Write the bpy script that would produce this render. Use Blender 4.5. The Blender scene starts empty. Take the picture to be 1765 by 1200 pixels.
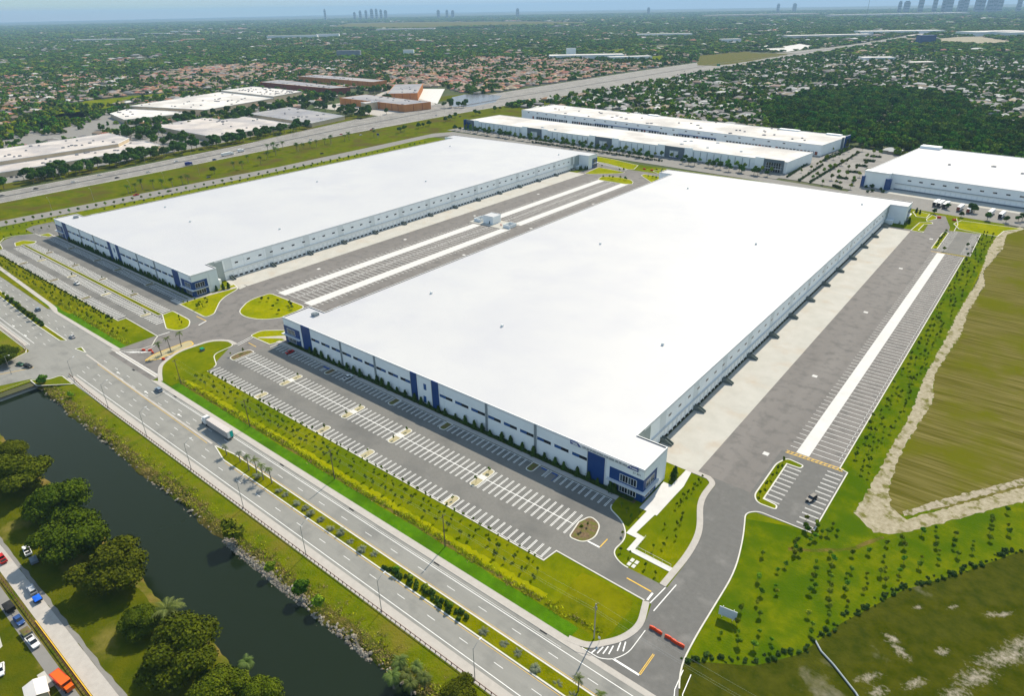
import bpy, math, random
import numpy as np
from mathutils import Vector, Matrix
from mathutils.geometry import tessellate_polygon

random.seed(11)
rng = np.random.default_rng(11)
sc = bpy.context.scene
COL = sc.collection
R_ = math.radians

# ------------------------------------------------------------------ camera
# world: x runs along the warehouse fronts, y away from the arterial road, z up, metres
CAM_H = 156.68
FPX, PW, PH = 1147.25, 1765.0, 1200.0
yaw, pitch, roll = R_(-39.314), 0.472793, -0.018493
fwd = Vector((math.sin(yaw) * math.cos(pitch), math.cos(yaw) * math.cos(pitch), -math.sin(pitch)))
rgt = fwd.cross(Vector((0, 0, 1))).normalized()
upv = rgt.cross(fwd)
c_r = rgt * math.cos(roll) + upv * math.sin(roll)
c_u = -rgt * math.sin(roll) + upv * math.cos(roll)
cam_d = bpy.data.cameras.new('camera')
cam = bpy.data.objects.new('camera', cam_d)
COL.objects.link(cam)
cam.matrix_world = Matrix(((c_r.x, c_u.x, -fwd.x, 0), (c_r.y, c_u.y, -fwd.y, 0),
                           (c_r.z, c_u.z, -fwd.z, CAM_H), (0, 0, 0, 1)))
cam_d.sensor_fit = 'HORIZONTAL'
cam_d.sensor_width = 36.0
cam_d.lens = 36.0 * FPX / PW
cam_d.clip_start = 1.0
cam_d.clip_end = 90000.0
sc.camera = cam

# ------------------------------------------------------------------ sky, sun, exposure
SUN_EL, SUN_STR, SKY_STR, EXPO = R_(46), 3.05, 0.15, 1.22
sun_v = Vector((-0.18, 0.984, 0)).normalized()
w = bpy.data.worlds.new('World')
sc.world = w
w.use_nodes = True
nt = w.node_tree
bg = nt.nodes['Background']
sky = nt.nodes.new('ShaderNodeTexSky')
sky.sky_type = 'NISHITA'
sky.sun_disc = False
sky.sun_elevation = SUN_EL
sky.sun_rotation = math.atan2(sun_v.x, sun_v.y)
sky.air_density = 1.0
sky.dust_density = 2.2
sky.ozone_density = 3.0
cap = nt.nodes.new('ShaderNodeVectorMath')            # even bright haze: no glare ring at the horizon
cap.operation = 'MINIMUM'
cap.inputs[1].default_value = (1.62, 1.98, 2.25)
nt.links.new(sky.outputs['Color'], cap.inputs[0])
nt.links.new(cap.outputs[0], bg.inputs['Color'])
bg.inputs['Strength'].default_value = SKY_STR
sun_d = bpy.data.lights.new('sun', 'SUN')
sun_d.energy = SUN_STR
sun_d.angle = R_(0.6)
sun_d.color = (1.0, 0.90, 0.74)
sun = bpy.data.objects.new('sun', sun_d)
COL.objects.link(sun)
to_sun = Vector((sun_v.x * math.cos(SUN_EL), sun_v.y * math.cos(SUN_EL), math.sin(SUN_EL)))
sun.rotation_euler = to_sun.to_track_quat('Z', 'Y').to_euler()
sun.location = (-200, 300, 400)
sc.view_settings.view_transform = 'Standard'
sc.view_settings.look = 'None'
sc.view_settings.exposure = EXPO
sc.view_settings.gamma = 1.0
sc.view_settings.use_curve_mapping = False
sc.render.engine = 'CYCLES'
sc.cycles.max_bounces = 6
sc.cycles.diffuse_bounces = 3
sc.cycles.glossy_bounces = 3
sc.cycles.volume_bounces = 0
sc.cycles.use_denoising = True


def G(px, py, z=0.0):
    """point of the photograph -> place on the level plane at height z"""
    d = c_r * ((px - PW / 2) / FPX) + c_u * (-(py - PH / 2) / FPX) + fwd
    t = (CAM_H - z) / -d.z
    return (d.x * t, d.y * t)


def GC(x0, y0, s, pts, z=0.0):
    return [G(x0 + s * a, y0 + s * b, z) for a, b in pts]


# ------------------------------------------------------------------ materials
def srgb(r, g, b):
    f = lambda v: (v / 12.92 if v <= 0.04045 else ((v + 0.055) / 1.055) ** 2.4)
    return tuple(f(v / 255.0) for v in (r, g, b))


M = {}


def mat(name, c1, c2=None, scale=0.5, detail=4.0, lo=0.35, hi=0.65, rough=0.9, spec=0.12, c3=None, scale3=0.05,
        lo3=0.45, hi3=0.62, bump=0.0, bscale=2.0, stretch=None, metal=0.0, rand=None, coat=0.0):
    m = bpy.data.materials.new(name)
    m.use_nodes = True
    n, l = m.node_tree.nodes, m.node_tree.links
    b = n['Principled BSDF']
    b.inputs['Roughness'].default_value = rough
    b.inputs['Specular IOR Level'].default_value = spec
    b.inputs['Metallic'].default_value = metal
    b.inputs['Coat Weight'].default_value = coat
    b.inputs['Base Color'].default_value = (*c1, 1)
    geo = n.new('ShaderNodeNewGeometry')
    pos = geo.outputs['Position']
    if stretch:
        mp = n.new('ShaderNodeMapping')
        mp.inputs['Scale'].default_value = stretch
        l.new(pos, mp.inputs['Vector'])
        pos = mp.outputs['Vector']
    col = None
    if c2:
        t = n.new('ShaderNodeTexNoise')
        t.inputs['Scale'].default_value = scale
        t.inputs['Detail'].default_value = detail
        t.inputs['Roughness'].default_value = 0.62
        l.new(pos, t.inputs['Vector'])
        r = n.new('ShaderNodeValToRGB')
        r.color_ramp.elements[0].position = lo
        r.color_ramp.elements[1].position = hi
        r.color_ramp.elements[0].color = (*c1, 1)
        r.color_ramp.elements[1].color = (*c2, 1)
        l.new(t.outputs['Fac'], r.inputs['Fac'])
        col = r.outputs['Color']
    if c3:
        t = n.new('ShaderNodeTexNoise')
        t.inputs['Scale'].default_value = scale3
        t.inputs['Detail'].default_value = 5.0
        t.inputs['Roughness'].default_value = 0.6
        l.new(geo.outputs['Position'], t.inputs['Vector'])
        r = n.new('ShaderNodeMapRange')
        r.inputs['From Min'].default_value = lo3
        r.inputs['From Max'].default_value = hi3
        l.new(t.outputs['Fac'], r.inputs['Value'])
        mx = n.new('ShaderNodeMix')
        mx.data_type = 'RGBA'
        l.new(r.outputs['Result'], mx.inputs['Factor'])
        if col:
            l.new(col, mx.inputs['A'])
        else:
            mx.inputs['A'].default_value = (*c1, 1)
        mx.inputs['B'].default_value = (*c3, 1)
        col = mx.outputs['Result']
    if rand:
        oi = n.new('ShaderNodeObjectInfo')
        hs = n.new('ShaderNodeHueSaturation')
        for k, (inp, a, bb) in enumerate((('Hue', 0.5 - rand[0], 0.5 + rand[0]), ('Value', 1 - rand[1], 1 + rand[1]))):
            mr = n.new('ShaderNodeMapRange')
            mr.inputs['To Min'].default_value = a
            mr.inputs['To Max'].default_value = bb
            src = oi.outputs['Random']
            if k:
                mt = n.new('ShaderNodeMath')
                mt.operation = 'MULTIPLY'
                mt.inputs[1].default_value = 7.31
                fr = n.new('ShaderNodeMath')
                fr.operation = 'FRACT'
                l.new(src, mt.inputs[0])
                l.new(mt.outputs[0], fr.inputs[0])
                src = fr.outputs[0]
            l.new(src, mr.inputs['Value'])
            l.new(mr.outputs['Result'], hs.inputs[inp])
        if col:
            l.new(col, hs.inputs['Color'])
        else:
            hs.inputs['Color'].default_value = (*c1, 1)
        col = hs.outputs['Color']
    if col:
        l.new(col, b.inputs['Base Color'])
    if bump:
        t = n.new('ShaderNodeTexNoise')
        t.inputs['Scale'].default_value = bscale
        t.inputs['Detail'].default_value = 6.0
        l.new(pos, t.inputs['Vector'])
        bp = n.new('ShaderNodeBump')
        bp.inputs['Strength'].default_value = bump
        bp.inputs['Distance'].default_value = 0.3
        l.new(t.outputs['Fac'], bp.inputs['Height'])
        l.new(bp.outputs['Normal'], b.inputs['Normal'])
    M[name] = m
    return m


# ground and paving
mat('far_ground', (.030, .045, .008), (.085, .080, .045), .02, 8, .40, .66, c3=(.04, .065, .010), scale3=.004)
mat('lawn', (.100, .122, .0006), (.150, .158, .0008), .35, 8, .36, .64, c3=(.075, .108, .0006), scale3=.035, lo3=.42, hi3=.6, bump=.5, bscale=2.5, spec=.0)
mat('lawn_bright', (.175, .186, .0006), (.23, .228, .0008), .5, 8, .34, .66, c3=(.14, .165, .0006), scale3=.08, bump=.4, bscale=3, spec=.0)
mat('sod', (.045, .125, .001), (.068, .155, .002), .5, 8, .36, .64, c3=(.04, .10, .001), scale3=.09, bump=.4, bscale=3, spec=.02)
mat('swale', (.070, .090, .0006), (.125, .130, .0008), .3, 8, .36, .64, c3=(.15, .148, .001), scale3=.05, bump=.6, bscale=1.5, spec=.0)
mat('bank_grass', (.075, .105, .001), (.11, .125, .001), .25, 8, .36, .64, c3=(.13, .115, .012), scale3=.08, lo3=.48, hi3=.66, bump=.7, bscale=1.6, spec=.02)
mat('bank_dry', (.085, .070, .010), (.14, .105, .03), .4, 8, .36, .62, c3=(.055, .075, .003), scale3=.12, lo3=.4, hi3=.6, bump=.8, bscale=1.5, spec=.02)
mat('park_grass', (.042, .058, .0008), (.075, .078, .001), .16, 8, .36, .66, c3=(.15, .125, .03), scale3=.06, lo3=.57, hi3=.74, bump=.6, bscale=1.6, spec=.02)
mat('meadow', (.058, .095, .0006), (.110, .128, .0008), .25, 9, .36, .66, c3=(.045, .085, .0006), scale3=.06, bump=.6, bscale=1.4, spec=.0)
mat('hwy_grass', (.055, .080, .001), (.105, .110, .002), .12, 9, .36, .66, c3=(.075, .065, .014), scale3=.03, lo3=.48, hi3=.62, bump=.5, bscale=1, spec=.0)
mat('field', (.066, .062, .006), (.148, .128, .040), .55, 9, .38, .64, c3=(.088, .092, .004), scale3=.035, stretch=(.045, 1.0, 1), bump=.5, bscale=1, spec=.0)
mat('scrub', (.026, .036, .0008), (.052, .055, .003), .22, 8, .36, .64, c3=(.17, .155, .11), scale3=.05, lo3=.60, hi3=.74, bump=.6, bscale=1.2, spec=.02)
mat('dirt', (.215, .185, .115), (.33, .295, .215), .6, 9, .35, .65, c3=(.11, .105, .02), scale3=.22, lo3=.52, hi3=.64, bump=.5, bscale=2)
mat('sand', (.22, .19, .13), (.33, .29, .225), .6, 9, .35, .65, c3=(.10, .095, .02), scale3=.35, lo3=.50, hi3=.62, bump=.4, bscale=2)
mat('mud', (.16, .15, .13), (.24, .22, .20), .3, 6, .35, .65, rough=.5)
mat('asphalt', (.138, .134, .124), (.162, .157, .146), .9, 9, .3, .7, c3=(.115, .113, .107), scale3=.06, lo3=.45, hi3=.65)
mat('asphalt_worn', (.142, .132, .124), (.178, .166, .156), .07, 10, .3, .7, c3=(.118, .112, .106), scale3=.20, lo3=.48, hi3=.68, stretch=(1.0, .10, 1))
mat('asphalt_new', (.110, .108, .103), (.132, .129, .123), .5, 9, .3, .7, c3=(.165, .16, .152), scale3=.12, lo3=.54, hi3=.72)
mat('road', (.195, .193, .178), (.232, .228, .210), .35, 9, .3, .7, c3=(.168, .167, .156), scale3=.1, lo3=.5, hi3=.68, stretch=(.12, 1, 1))
mat('highway_grey', (.20, .19, .178), (.24, .228, .21), .2, 7, .3, .7, c3=(.17, .162, .152), scale3=.05, stretch=(1, .08, 1))
mat('street_grey', (.17, .165, .155), (.21, .20, .185), .2, 7, .3, .7)
mat('sidewalk', (.335, .312, .285), (.39, .365, .335), .5, 6, .3, .7)
mat('concrete', (.355, .345, .310), (.415, .40, .365), .11, 7, .32, .68, c3=(.37, .33, .275), scale3=.07, lo3=.52, hi3=.7)
mat('strip_concrete', (.48, .47, .455), (.54, .53, .51), .2, 6, .3, .7)
mat('kerb', (.46, .45, .40), (.55, .53, .48), .4, 4, .3, .7)
mat('paint_white', (.60, .60, .58), (.72, .71, .69), .8, 5, .3, .7, rough=.6)
mat('paint_yellow', (.55, .33, .03), (.66, .42, .06), .8, 5, .3, .7, rough=.6)
mat('paint_blue', (.02, .06, .22), rough=.6)
mat('mulch', (.09, .06, .035), (.16, .11, .06), 1.2, 6, .35, .65, c3=(.10, .11, .02), scale3=.5)
mat('shell_bed', (.30, .26, .15), (.36, .32, .2), 1, 6, .35, .65)
# buildings
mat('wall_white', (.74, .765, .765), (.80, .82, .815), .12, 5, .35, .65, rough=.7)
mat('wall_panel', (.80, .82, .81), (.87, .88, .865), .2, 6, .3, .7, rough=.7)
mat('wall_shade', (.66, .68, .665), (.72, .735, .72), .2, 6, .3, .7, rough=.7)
mat('wall_recess_shade', (.30, .335, .325), (.33, .365, .355), .2, 5, .3, .7, rough=.7)
mat('roof_white', (.405, .408, .430), (.455, .455, .458), .012, 6, .3, .7, c3=(.40, .403, .43), scale3=.03, lo3=.45, hi3=.7, rough=.5, spec=.2)  # lilac patches: sky sheen on the membrane put into the colour
mat('parapet', (.64, .64, .64), (.70, .70, .69), .3, 4, .3, .7, rough=.6)
mat('joint', (.20, .205, .21), rough=.9)
mat('blue_paint', (.004, .040, .165), (.006, .048, .185), .3, 4, .3, .7, rough=.45, spec=.4)
mat('blue_light', (.008, .075, .24), rough=.4, spec=.4)
mat('glass_dark', (.010, .013, .016), rough=.08, spec=.6)
mat('glass_grey', (.05, .075, .09), rough=.1, spec=.6)
mat('frame_white', (.55, .56, .56), rough=.5)
mat('grey_metal', (.24, .27, .285), rough=.5, metal=.2)
mat('wing_green', (.125, .15, .14), (.155, .18, .168), .4, 4, .3, .7, rough=.75)
mat('dark', (.02, .021, .022), rough=.7)
mat('door_white', (.84, .85, .84), rough=.6)
mat('grey_paint', (.13, .155, .175), rough=.6)
mat('roof_tan', (.40, .36, .335), (.50, .46, .43), .05, 7, .35, .65, c3=(.30, .285, .29), scale3=.02)
mat('roof_grey', (.19, .19, .21), (.26, .26, .28), .05, 7, .35, .65, c3=(.30, .29, .29), scale3=.02)
mat('roof_pale', (.52, .49, .46), (.62, .59, .56), .05, 7, .35, .65, c3=(.42, .40, .38), scale3=.02)
mat('wall_cream', (.46, .37, .25), (.54, .44, .31), .1, 5, .35, .65)
mat('wall_orange', (.46, .18, .05), (.54, .23, .08), .06, 5, .35, .65)
mat('brick_red', (.22, .06, .035), rough=.85)
mat('wood', (.10, .075, .05), (.16, .125, .09), .8, 5, .3, .7)
mat('pole_grey', (.32, .32, .31), rough=.5, metal=.4)
mat('rail_brown', (.115, .055, .045), rough=.7)
mat('orange_plastic', (.62, .055, .012), rough=.45)
mat('orange_truck', (.62, .10, .01), rough=.35, coat=.3)
mat('red_truck', (.45, .02, .012), rough=.35, coat=.3)
mat('sign_face', (.50, .54, .58), rough=.5)
mat('banner_blue', (.02, .035, .20), rough=.5)
mat('letter_dark', (.02, .03, .06), rough=.6)
mat('white_plain', (.68, .68, .67), rough=.5)
mat('tyre', (.012, .012, .013), rough=.8)
mat('chrome', (.45, .45, .46), rough=.3, metal=.8)
mat('lamp_red', (.4, .01, .01), rough=.3)
mat('lamp_clear', (.6, .6, .58), rough=.2)
mat('teal', (.015, .42, .34), rough=.4)
mat('trailer', (.42, .385, .37), (.47, .43, .41), .5, 4, .3, .7, rough=.5)
mat('tarp_blue', (.01, .10, .55), rough=.5)
mat('rock', (.15, .13, .10), (.27, .24, .195), .6, 5, .3, .7, rand=(.02, .35))
mat('green_sign', (.0, .20, .10), rough=.5)
mat('blue_sign', (.03, .06, .28), rough=.5)
mat('tower_grey', (.16, .18, .21), (.24, .26, .29), .05, 4, .3, .7)
mat('blue_glass', (.01, .05, .17), rough=.2, spec=.6)
# bare sand breaking through the scrub: the share of sand follows the 'sandy' attribute of the ground mesh
mm = mat('scrub_sand', (.026, .036, .0008), (.052, .055, .003), .22, 8, .36, .64, bump=.6, bscale=1.2, spec=.0)
n_, l_ = mm.node_tree.nodes, mm.node_tree.links
at_ = n_.new('ShaderNodeAttribute')
at_.attribute_name = 'sandy'
tn = n_.new('ShaderNodeTexNoise')
tn.inputs['Scale'].default_value = .8
tn.inputs['Detail'].default_value = 9
tn.inputs['Roughness'].default_value = .7
gp = n_.new('ShaderNodeNewGeometry')
l_.new(gp.outputs['Position'], tn.inputs['Vector'])
ad = n_.new('ShaderNodeMath')
ad.operation = 'ADD'
l_.new(at_.outputs['Fac'], ad.inputs[0])
l_.new(tn.outputs['Fac'], ad.inputs[1])
mr_ = n_.new('ShaderNodeMapRange')
mr_.inputs['From Min'].default_value = .90
mr_.inputs['From Max'].default_value = 1.22
l_.new(ad.outputs[0], mr_.inputs['Value'])
mx_ = n_.new('ShaderNodeMix')
mx_.data_type = 'RGBA'
bs = n_['Principled BSDF']
src_ = bs.inputs['Base Color'].links[0].from_socket
l_.new(mr_.outputs['Result'], mx_.inputs['Factor'])
l_.new(src_, mx_.inputs['A'])
mx_.inputs['B'].default_value = (.31, .275, .225, 1)
l_.new(mx_.outputs['Result'], bs.inputs['Base Color'])
# plants
mat('leaf_deep', (.022, .065, .008), (.065, .125, .010), .9, 6, .3, .7, rand=(.02, .30), rough=.85, spec=.03)
mat('leaf_near', (.030, .050, .002), (.085, .108, .004), .5, 6, .32, .68, rand=(.02, .18), rough=.8, spec=.03)
mat('leaf_mid', (.060, .125, .010), (.165, .230, .014), .6, 6, .3, .7, rand=(.045, .45), rough=.85, spec=.0)
mat('leaf_forest', (.026, .085, .009), (.085, .145, .009), .12, 6, .32, .68, rand=(.04, .5), rough=.85, spec=.0)
mat('leaf_young', (.050, .095, .005), (.110, .150, .007), 1.5, 5, .3, .7, rand=(.02, .25), rough=.8, spec=.0)
mat('leaf_hedge', (.020, .055, .005), (.050, .090, .008), 1.2, 5, .3, .7, rand=(.01, .2), rough=.75)
mat('leaf_silver', (.09, .11, .065), (.15, .17, .115), 1.5, 5, .3, .7, rand=(.01, .15), rough=.7)
mat('leaf_palm', (.045, .075, .012), (.10, .125, .025), 1.0, 5, .3, .7, rand=(.02, .2), rough=.65)
mat('leaf_dry', (.24, .20, .05), (.34, .27, .10), .7, 5, .3, .7, rand=(.02, .2), rough=.85)
mat('reed', (.42, .42, .012), (.34, .40, .012), .6, 5, .3, .7, rand=(.02, .2), rough=.85, spec=.0)
mat('bark', (.12, .095, .07), (.20, .165, .125), 2, 5, .3, .7)
mat('bark_palm', (.17, .145, .115), (.24, .21, .17), 2, 5, .3, .7)
mat('house_wall', (.30, .26, .21), rough=.85, rand=(.02, .3))
mat('house_roof_tan', (.23, .175, .13), rough=.85, rand=(.03, .4))
mat('house_roof_red', (.26, .125, .075), rough=.85, rand=(.03, .3))
mat('house_roof_white', (.34, .335, .32), rough=.8, rand=(.02, .45))
mat('house_roof_grey', (.16, .15, .145), rough=.85, rand=(.02, .35))


def water_mat(name, c, rough=.06, bump=.08, scale=.6):
    m = mat(name, c, rough=rough, spec=.15)
    n, l = m.node_tree.nodes, m.node_tree.links
    t = n.new('ShaderNodeTexNoise')
    t.inputs['Scale'].default_value = scale
    t.inputs['Detail'].default_value = 4
    geo = n.new('ShaderNodeNewGeometry')
    l.new(geo.outputs['Position'], t.inputs['Vector'])
    bp = n.new('ShaderNodeBump')
    bp.inputs['Strength'].default_value = bump
    bp.inputs['Distance'].default_value = .2
    l.new(t.outputs['Fac'], bp.inputs['Height'])
    l.new(bp.outputs['Normal'], n['Principled BSDF'].inputs['Normal'])


water_mat('canal_water', (.008, .014, .006), .12, .05)
water_mat('lake_water', (.13, .14, .165), .2)
water_mat('pale_water', (.42, .40, .38), .4)


# ------------------------------------------------------------------ mesh helpers
class MB:
    def __init__(s):
        s.v, s.f, s.m = [], [], []

    def add(s, vs, fs, mi=0):
        o = len(s.v)
        s.v.extend(vs)
        for f in fs:
            s.f.append([i + o for i in f])
            s.m.append(mi)
        return s

    def box(s, x0, y0, z0, x1, y1, z1, mi=0):
        vs = [(x0, y0, z0), (x1, y0, z0), (x1, y1, z0), (x0, y1, z0), (x0, y0, z1), (x1, y0, z1), (x1, y1, z1), (x0, y1, z1)]
        return s.add(vs, [(0, 3, 2, 1), (4, 5, 6, 7), (0, 1, 5, 4), (1, 2, 6, 5), (2, 3, 7, 6), (3, 0, 4, 7)], mi)

    def obox(s, cx, cy, z0, lx, ly, lz, a=0.0, mi=0, taper=1.0):
        ca, sa = math.cos(a), math.sin(a)
        vs = []
        for z, k in ((z0, 1), (z0 + lz, taper)):
            for u, v in ((-.5, -.5), (.5, -.5), (.5, .5), (-.5, .5)):
                x, y = u * lx * k, v * ly * k
                vs.append((cx + x * ca - y * sa, cy + x * sa + y * ca, z))
        return s.add(vs, [(0, 3, 2, 1), (4, 5, 6, 7), (0, 1, 5, 4), (1, 2, 6, 5), (2, 3, 7, 6), (3, 0, 4, 7)], mi)

    def poly(s, pts, z, mi=0):
        p3 = [Vector((p[0], p[1], 0)) for p in pts]
        tr = tessellate_polygon([p3])
        a = sum((p3[i - 1].x * p3[i].y - p3[i].x * p3[i - 1].y) for i in range(len(p3)))
        fs = []
        for t in tr:
            A, B, C = (p3[i] for i in t)
            fs.append(tuple(t) if (B - A).cross(C - A).z > 0 else (t[0], t[2], t[1]))
        return s.add([(p.x, p.y, z) for p in p3], fs, mi)

    def prism(s, pts, z0, z1, mi=0, mtop=None):
        n = len(pts)
        a = sum(pts[i - 1][0] * pts[i][1] - pts[i][0] * pts[i - 1][1] for i in range(n))
        if a < 0:
            pts = pts[::-1]
        s.poly(pts, z1, mi if mtop is None else mtop)
        vs = [(p[0], p[1], z0) for p in pts] + [(p[0], p[1], z1) for p in pts]
        return s.add(vs, [(i, (i + 1) % n, n + (i + 1) % n, n + i) for i in range(n)], mi)

    def tube(s, p0, p1, r0, r1=None, n=6, mi=0, cap=True):
        r1 = r0 if r1 is None else r1
        p0, p1 = Vector(p0), Vector(p1)
        d = (p1 - p0).normalized()
        a = d.orthogonal().normalized()
        b = d.cross(a)
        vs = []
        for p, r in ((p0, r0), (p1, r1)):
            for k in range(n):
                t = 2 * math.pi * k / n
                vs.append(tuple(p + a * (r * math.cos(t)) + b * (r * math.sin(t))))
        fs = [(k, (k + 1) % n, n + (k + 1) % n, n + k) for k in range(n)]
        if cap:
            fs += [tuple(range(n))[::-1], tuple(range(n, 2 * n))]
        return s.add(vs, fs, mi)

    def ribbon(s, pts, wd, z, closed=False, mi=0, z0=None, off=0.0):
        """flat strip along a polyline; with z0 it becomes a raised kerb"""
        P = [Vector((p[0], p[1])) for p in pts]
        n = len(P)
        L, Rr = [], []
        for i in range(n):
            a = P[i] - P[i - 1] if (closed or i > 0) else P[1] - P[0]
            b = P[(i + 1) % n] - P[i] if (closed or i < n - 1) else P[-1] - P[-2]
            a, b = a.normalized(), b.normalized()
            t = (a + b)
            t = t.normalized() if t.length > 1e-4 else a
            nr = Vector((-t.y, t.x))
            k = max(0.45, abs(nr.dot(Vector((-a.y, a.x)))))
            L.append(P[i] + nr * ((wd / 2 + off) / k))
            Rr.append(P[i] + nr * ((-wd / 2 + off) / k))
        vs = [(p.x, p.y, z) for p in L] + [(p.x, p.y, z) for p in Rr]
        seg = range(n if closed else n - 1)
        fs = [(n + i, n + (i + 1) % n, (i + 1) % n, i) for i in seg]
        if z0 is not None:
            vs += [(p.x, p.y, z0) for p in L] + [(p.x, p.y, z0) for p in Rr]
            for i in seg:
                j = (i + 1) % n
                fs += [(i, j, 2 * n + j, 2 * n + i), (n + j, n + i, 3 * n + i, 3 * n + j)]
        return s.add(vs, fs, mi)

    def mesh(s, name, mats):
        me = bpy.data.meshes.new(name)
        me.from_pydata(s.v, [], s.f)
        if isinstance(mats, str):
            mats = [mats]
        for k in mats:
            me.materials.append(M[k])
        if len(mats) > 1:
            me.polygons.foreach_set('material_index', s.m)
        me.update()
        return me

    def build(s, name, mats, parent=None, loc=None, rz=0.0):
        return put(name, s.mesh(name, mats), parent, loc, rz)


def put(name, me, parent=None, loc=None, rz=0.0, scale=None):
    o = bpy.data.objects.new(name, me)
    COL.objects.link(o)
    if parent:
        o.parent = parent
    if loc is not None:
        o.location = loc
    if rz:
        o.rotation_euler = (0, 0, rz)
    if scale is not None:
        o.scale = scale if hasattr(scale, '__len__') else (scale,) * 3
    return o


def empty(name, loc=(0, 0, 0), rz=0.0, scale=None):
    o = put(name, None, None, loc, rz, scale)
    o.empty_display_size = .5
    return o


def tag(o, label=None, cat=None, group=None, kind=None):
    if label:
        o['label'] = label
    if cat:
        o['category'] = cat
    if group:
        o['group'] = group
    if kind:
        o['kind'] = kind
    return o


def struct(name, mb, mats):
    return tag(mb.build(name, mats), kind='structure')


def copy_tree(o, loc, rz=0.0, scale=None, label=None, group=None):
    c = o.copy()
    COL.objects.link(c)
    c.location = loc
    c.rotation_euler = (0, 0, rz)
    if scale is not None:
        c.scale = scale if hasattr(scale, '__len__') else (scale,) * 3
    for ch in o.children:
        d = ch.copy()
        COL.objects.link(d)
        d.parent = c
        for g in ch.children:
            e = g.copy()
            COL.objects.link(e)
            e.parent = d
    if label:
        c['label'] = label
    if group:
        c['group'] = group
    return c


def rp(pts, seg=5):
    """polygon with rounded corners: entries (x, y) or (x, y, radius)"""
    out = []
    n = len(pts)
    for i, p in enumerate(pts):
        if len(p) < 3 or p[2] <= 0:
            out.append((p[0], p[1]))
            continue
        P, A, B = (Vector(q[:2]) for q in (p, pts[i - 1], pts[(i + 1) % n]))
        a, b = (A - P), (B - P)
        r = min(p[2], a.length * .48, b.length * .48)
        s, e = P + a.normalized() * r, P + b.normalized() * r
        for k in range(seg + 1):
            t = k / seg
            q = s * (1 - t) ** 2 + P * 2 * t * (1 - t) + e * t * t
            out.append((q.x, q.y))
    return out
# ================================================================== the setting
XW, XE = -352.0, 140.0
mb = MB()
big = 30000.0
for (x0, y0, x1, y1) in ((-big, -big, big, 36), (-big, 36, XW, 83), (XE, 36, big, 83), (-big, 83, big, big)):
    mb.add([(x0, y0, -.3), (x1, y0, -.3), (x1, y1, -.3), (x0, y1, -.3)], [(0, 1, 2, 3)])
struct('ground', mb, 'far_ground')


def bank(rows, name, mats, seed, y_jit):
    r = np.random.default_rng(seed)
    xs = np.arange(XW, XE + 1, 2.5)
    ph = r.uniform(0, 6, 4)
    mb = MB()
    vs = []
    for k, (y, z, j) in enumerate(rows):
        wob = (np.sin(xs * .11 + ph[0]) + np.sin(xs * .27 + ph[1]) * .7 + r.normal(0, .5, len(xs))) * j
        zz = z + r.normal(0, .10, len(xs)) * (1 if j else 0)
        vs += [(float(x), float(y + q), float(h)) for x, q, h in zip(xs, wob, zz)]
    n = len(xs)
    for k in range(len(rows) - 1):
        for i in range(n - 1):
            a = k * n + i
            mb.f.append([a, a + 1, a + n + 1, a + n])
            mb.m.append(min(k, 99))
    mb.v = vs
    mi = mats[1]
    mb.m = [mi[k] for k in mb.m]
    return struct(name, mb, mats[0])


bank([(69.2, -2.9, .55), (70.6, -1.9, .55), (72.2, -1.2, .5), (74.5, -.75, .4), (77.5, -.35, .2), (80.5, -.06, 0), (84, 0, 0)],
     'canal_bank_slope', (['bank_dry', 'bank_grass'], [0, 0, 0, 1, 1, 1]), 3, .5)
bank([(21.5, 0, 0), (30, .02, 0), (38, -.2, .3), (42.5, -.9, .5), (44.6, -1.7, .6), (46.4, -2.9, .6)],
     'canal_south_bank', (['park_grass', 'bank_dry'], [0, 0, 0, 1, 1]), 4, .5)
mb = MB()
mb.add([(XW - 2, 44, -2.2), (XE, 44, -2.2), (XE, 73, -2.2), (XW - 2, 73, -2.2)], [(0, 1, 2, 3)])
struct('water', mb, 'canal_water')
mb = MB()
mb.add([(-359, 43, .02), (-359, 73.5, .02), (-350, 72, -2.9), (-350, 44.5, -2.9)], [(0, 3, 2, 1)])
struct('concrete_slope', mb, 'concrete')

ZL = [0.0]


def sheet(name, pts, m, z=None):
    if z is None:
        ZL[0] += .004
        z = ZL[0]
    mb = MB()
    mb.poly(pts, z)
    return struct(name, mb, m)


RC = lambda x0, y0, x1, y1: [(x0, y0), (x1, y0), (x1, y1), (x0, y1)]
sheet('lawn', RC(-690, 100, -20, 668), 'lawn', 0)
sheet('highway_verge', [(-780, 60), (-690, 60), (-690, 1250), (-800, 1250), (-812, 860), (-790, 430)], 'hwy_grass', -.02)
sheet('highway_verge_far', [(-1010, 60), (-818, 60), (-856, 470), (-904, 700), (-960, 1000), (-960, 1250), (-1010, 1000), (-940, 690), (-890, 470), (-845, 60)], 'hwy_grass', -.03)
sheet('canal_lawn', RC(-700, 40, XW - 5, 84), 'bank_grass', -.01)
sheet('meadow', [(-62, 95), (140, 95), (140, 420), (-34, 420), (-34, 192), (-62, 180)], 'meadow', .003)

# field, dirt track and scrub at the right
dirtW = [(-22, 211), (-21, 230), (-21, 248), (-20.5, 270), (-20, 294), (-21.5, 333), (-21, 375), (-21, 429), (-19.5, 483), (-20.5, 520), (-22, 552), (-21, 607), (-10, 632)]
dirtE = [(-7, 627), (-16, 603), (-14.5, 563), (-19, 506), (-15, 478), (-17, 427), (-15.5, 388), (-18.5, 335), (-14.5, 309), (-16.5, 270), (-17, 251), (-15.5, 232), (-12, 219)]
rag = lambda pts, j, sd: [(p[0] + random.Random(sd + i).uniform(-j, j), p[1] + random.Random(sd * 3 + i).uniform(-j, j)) for i, p in enumerate(pts)]


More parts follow.
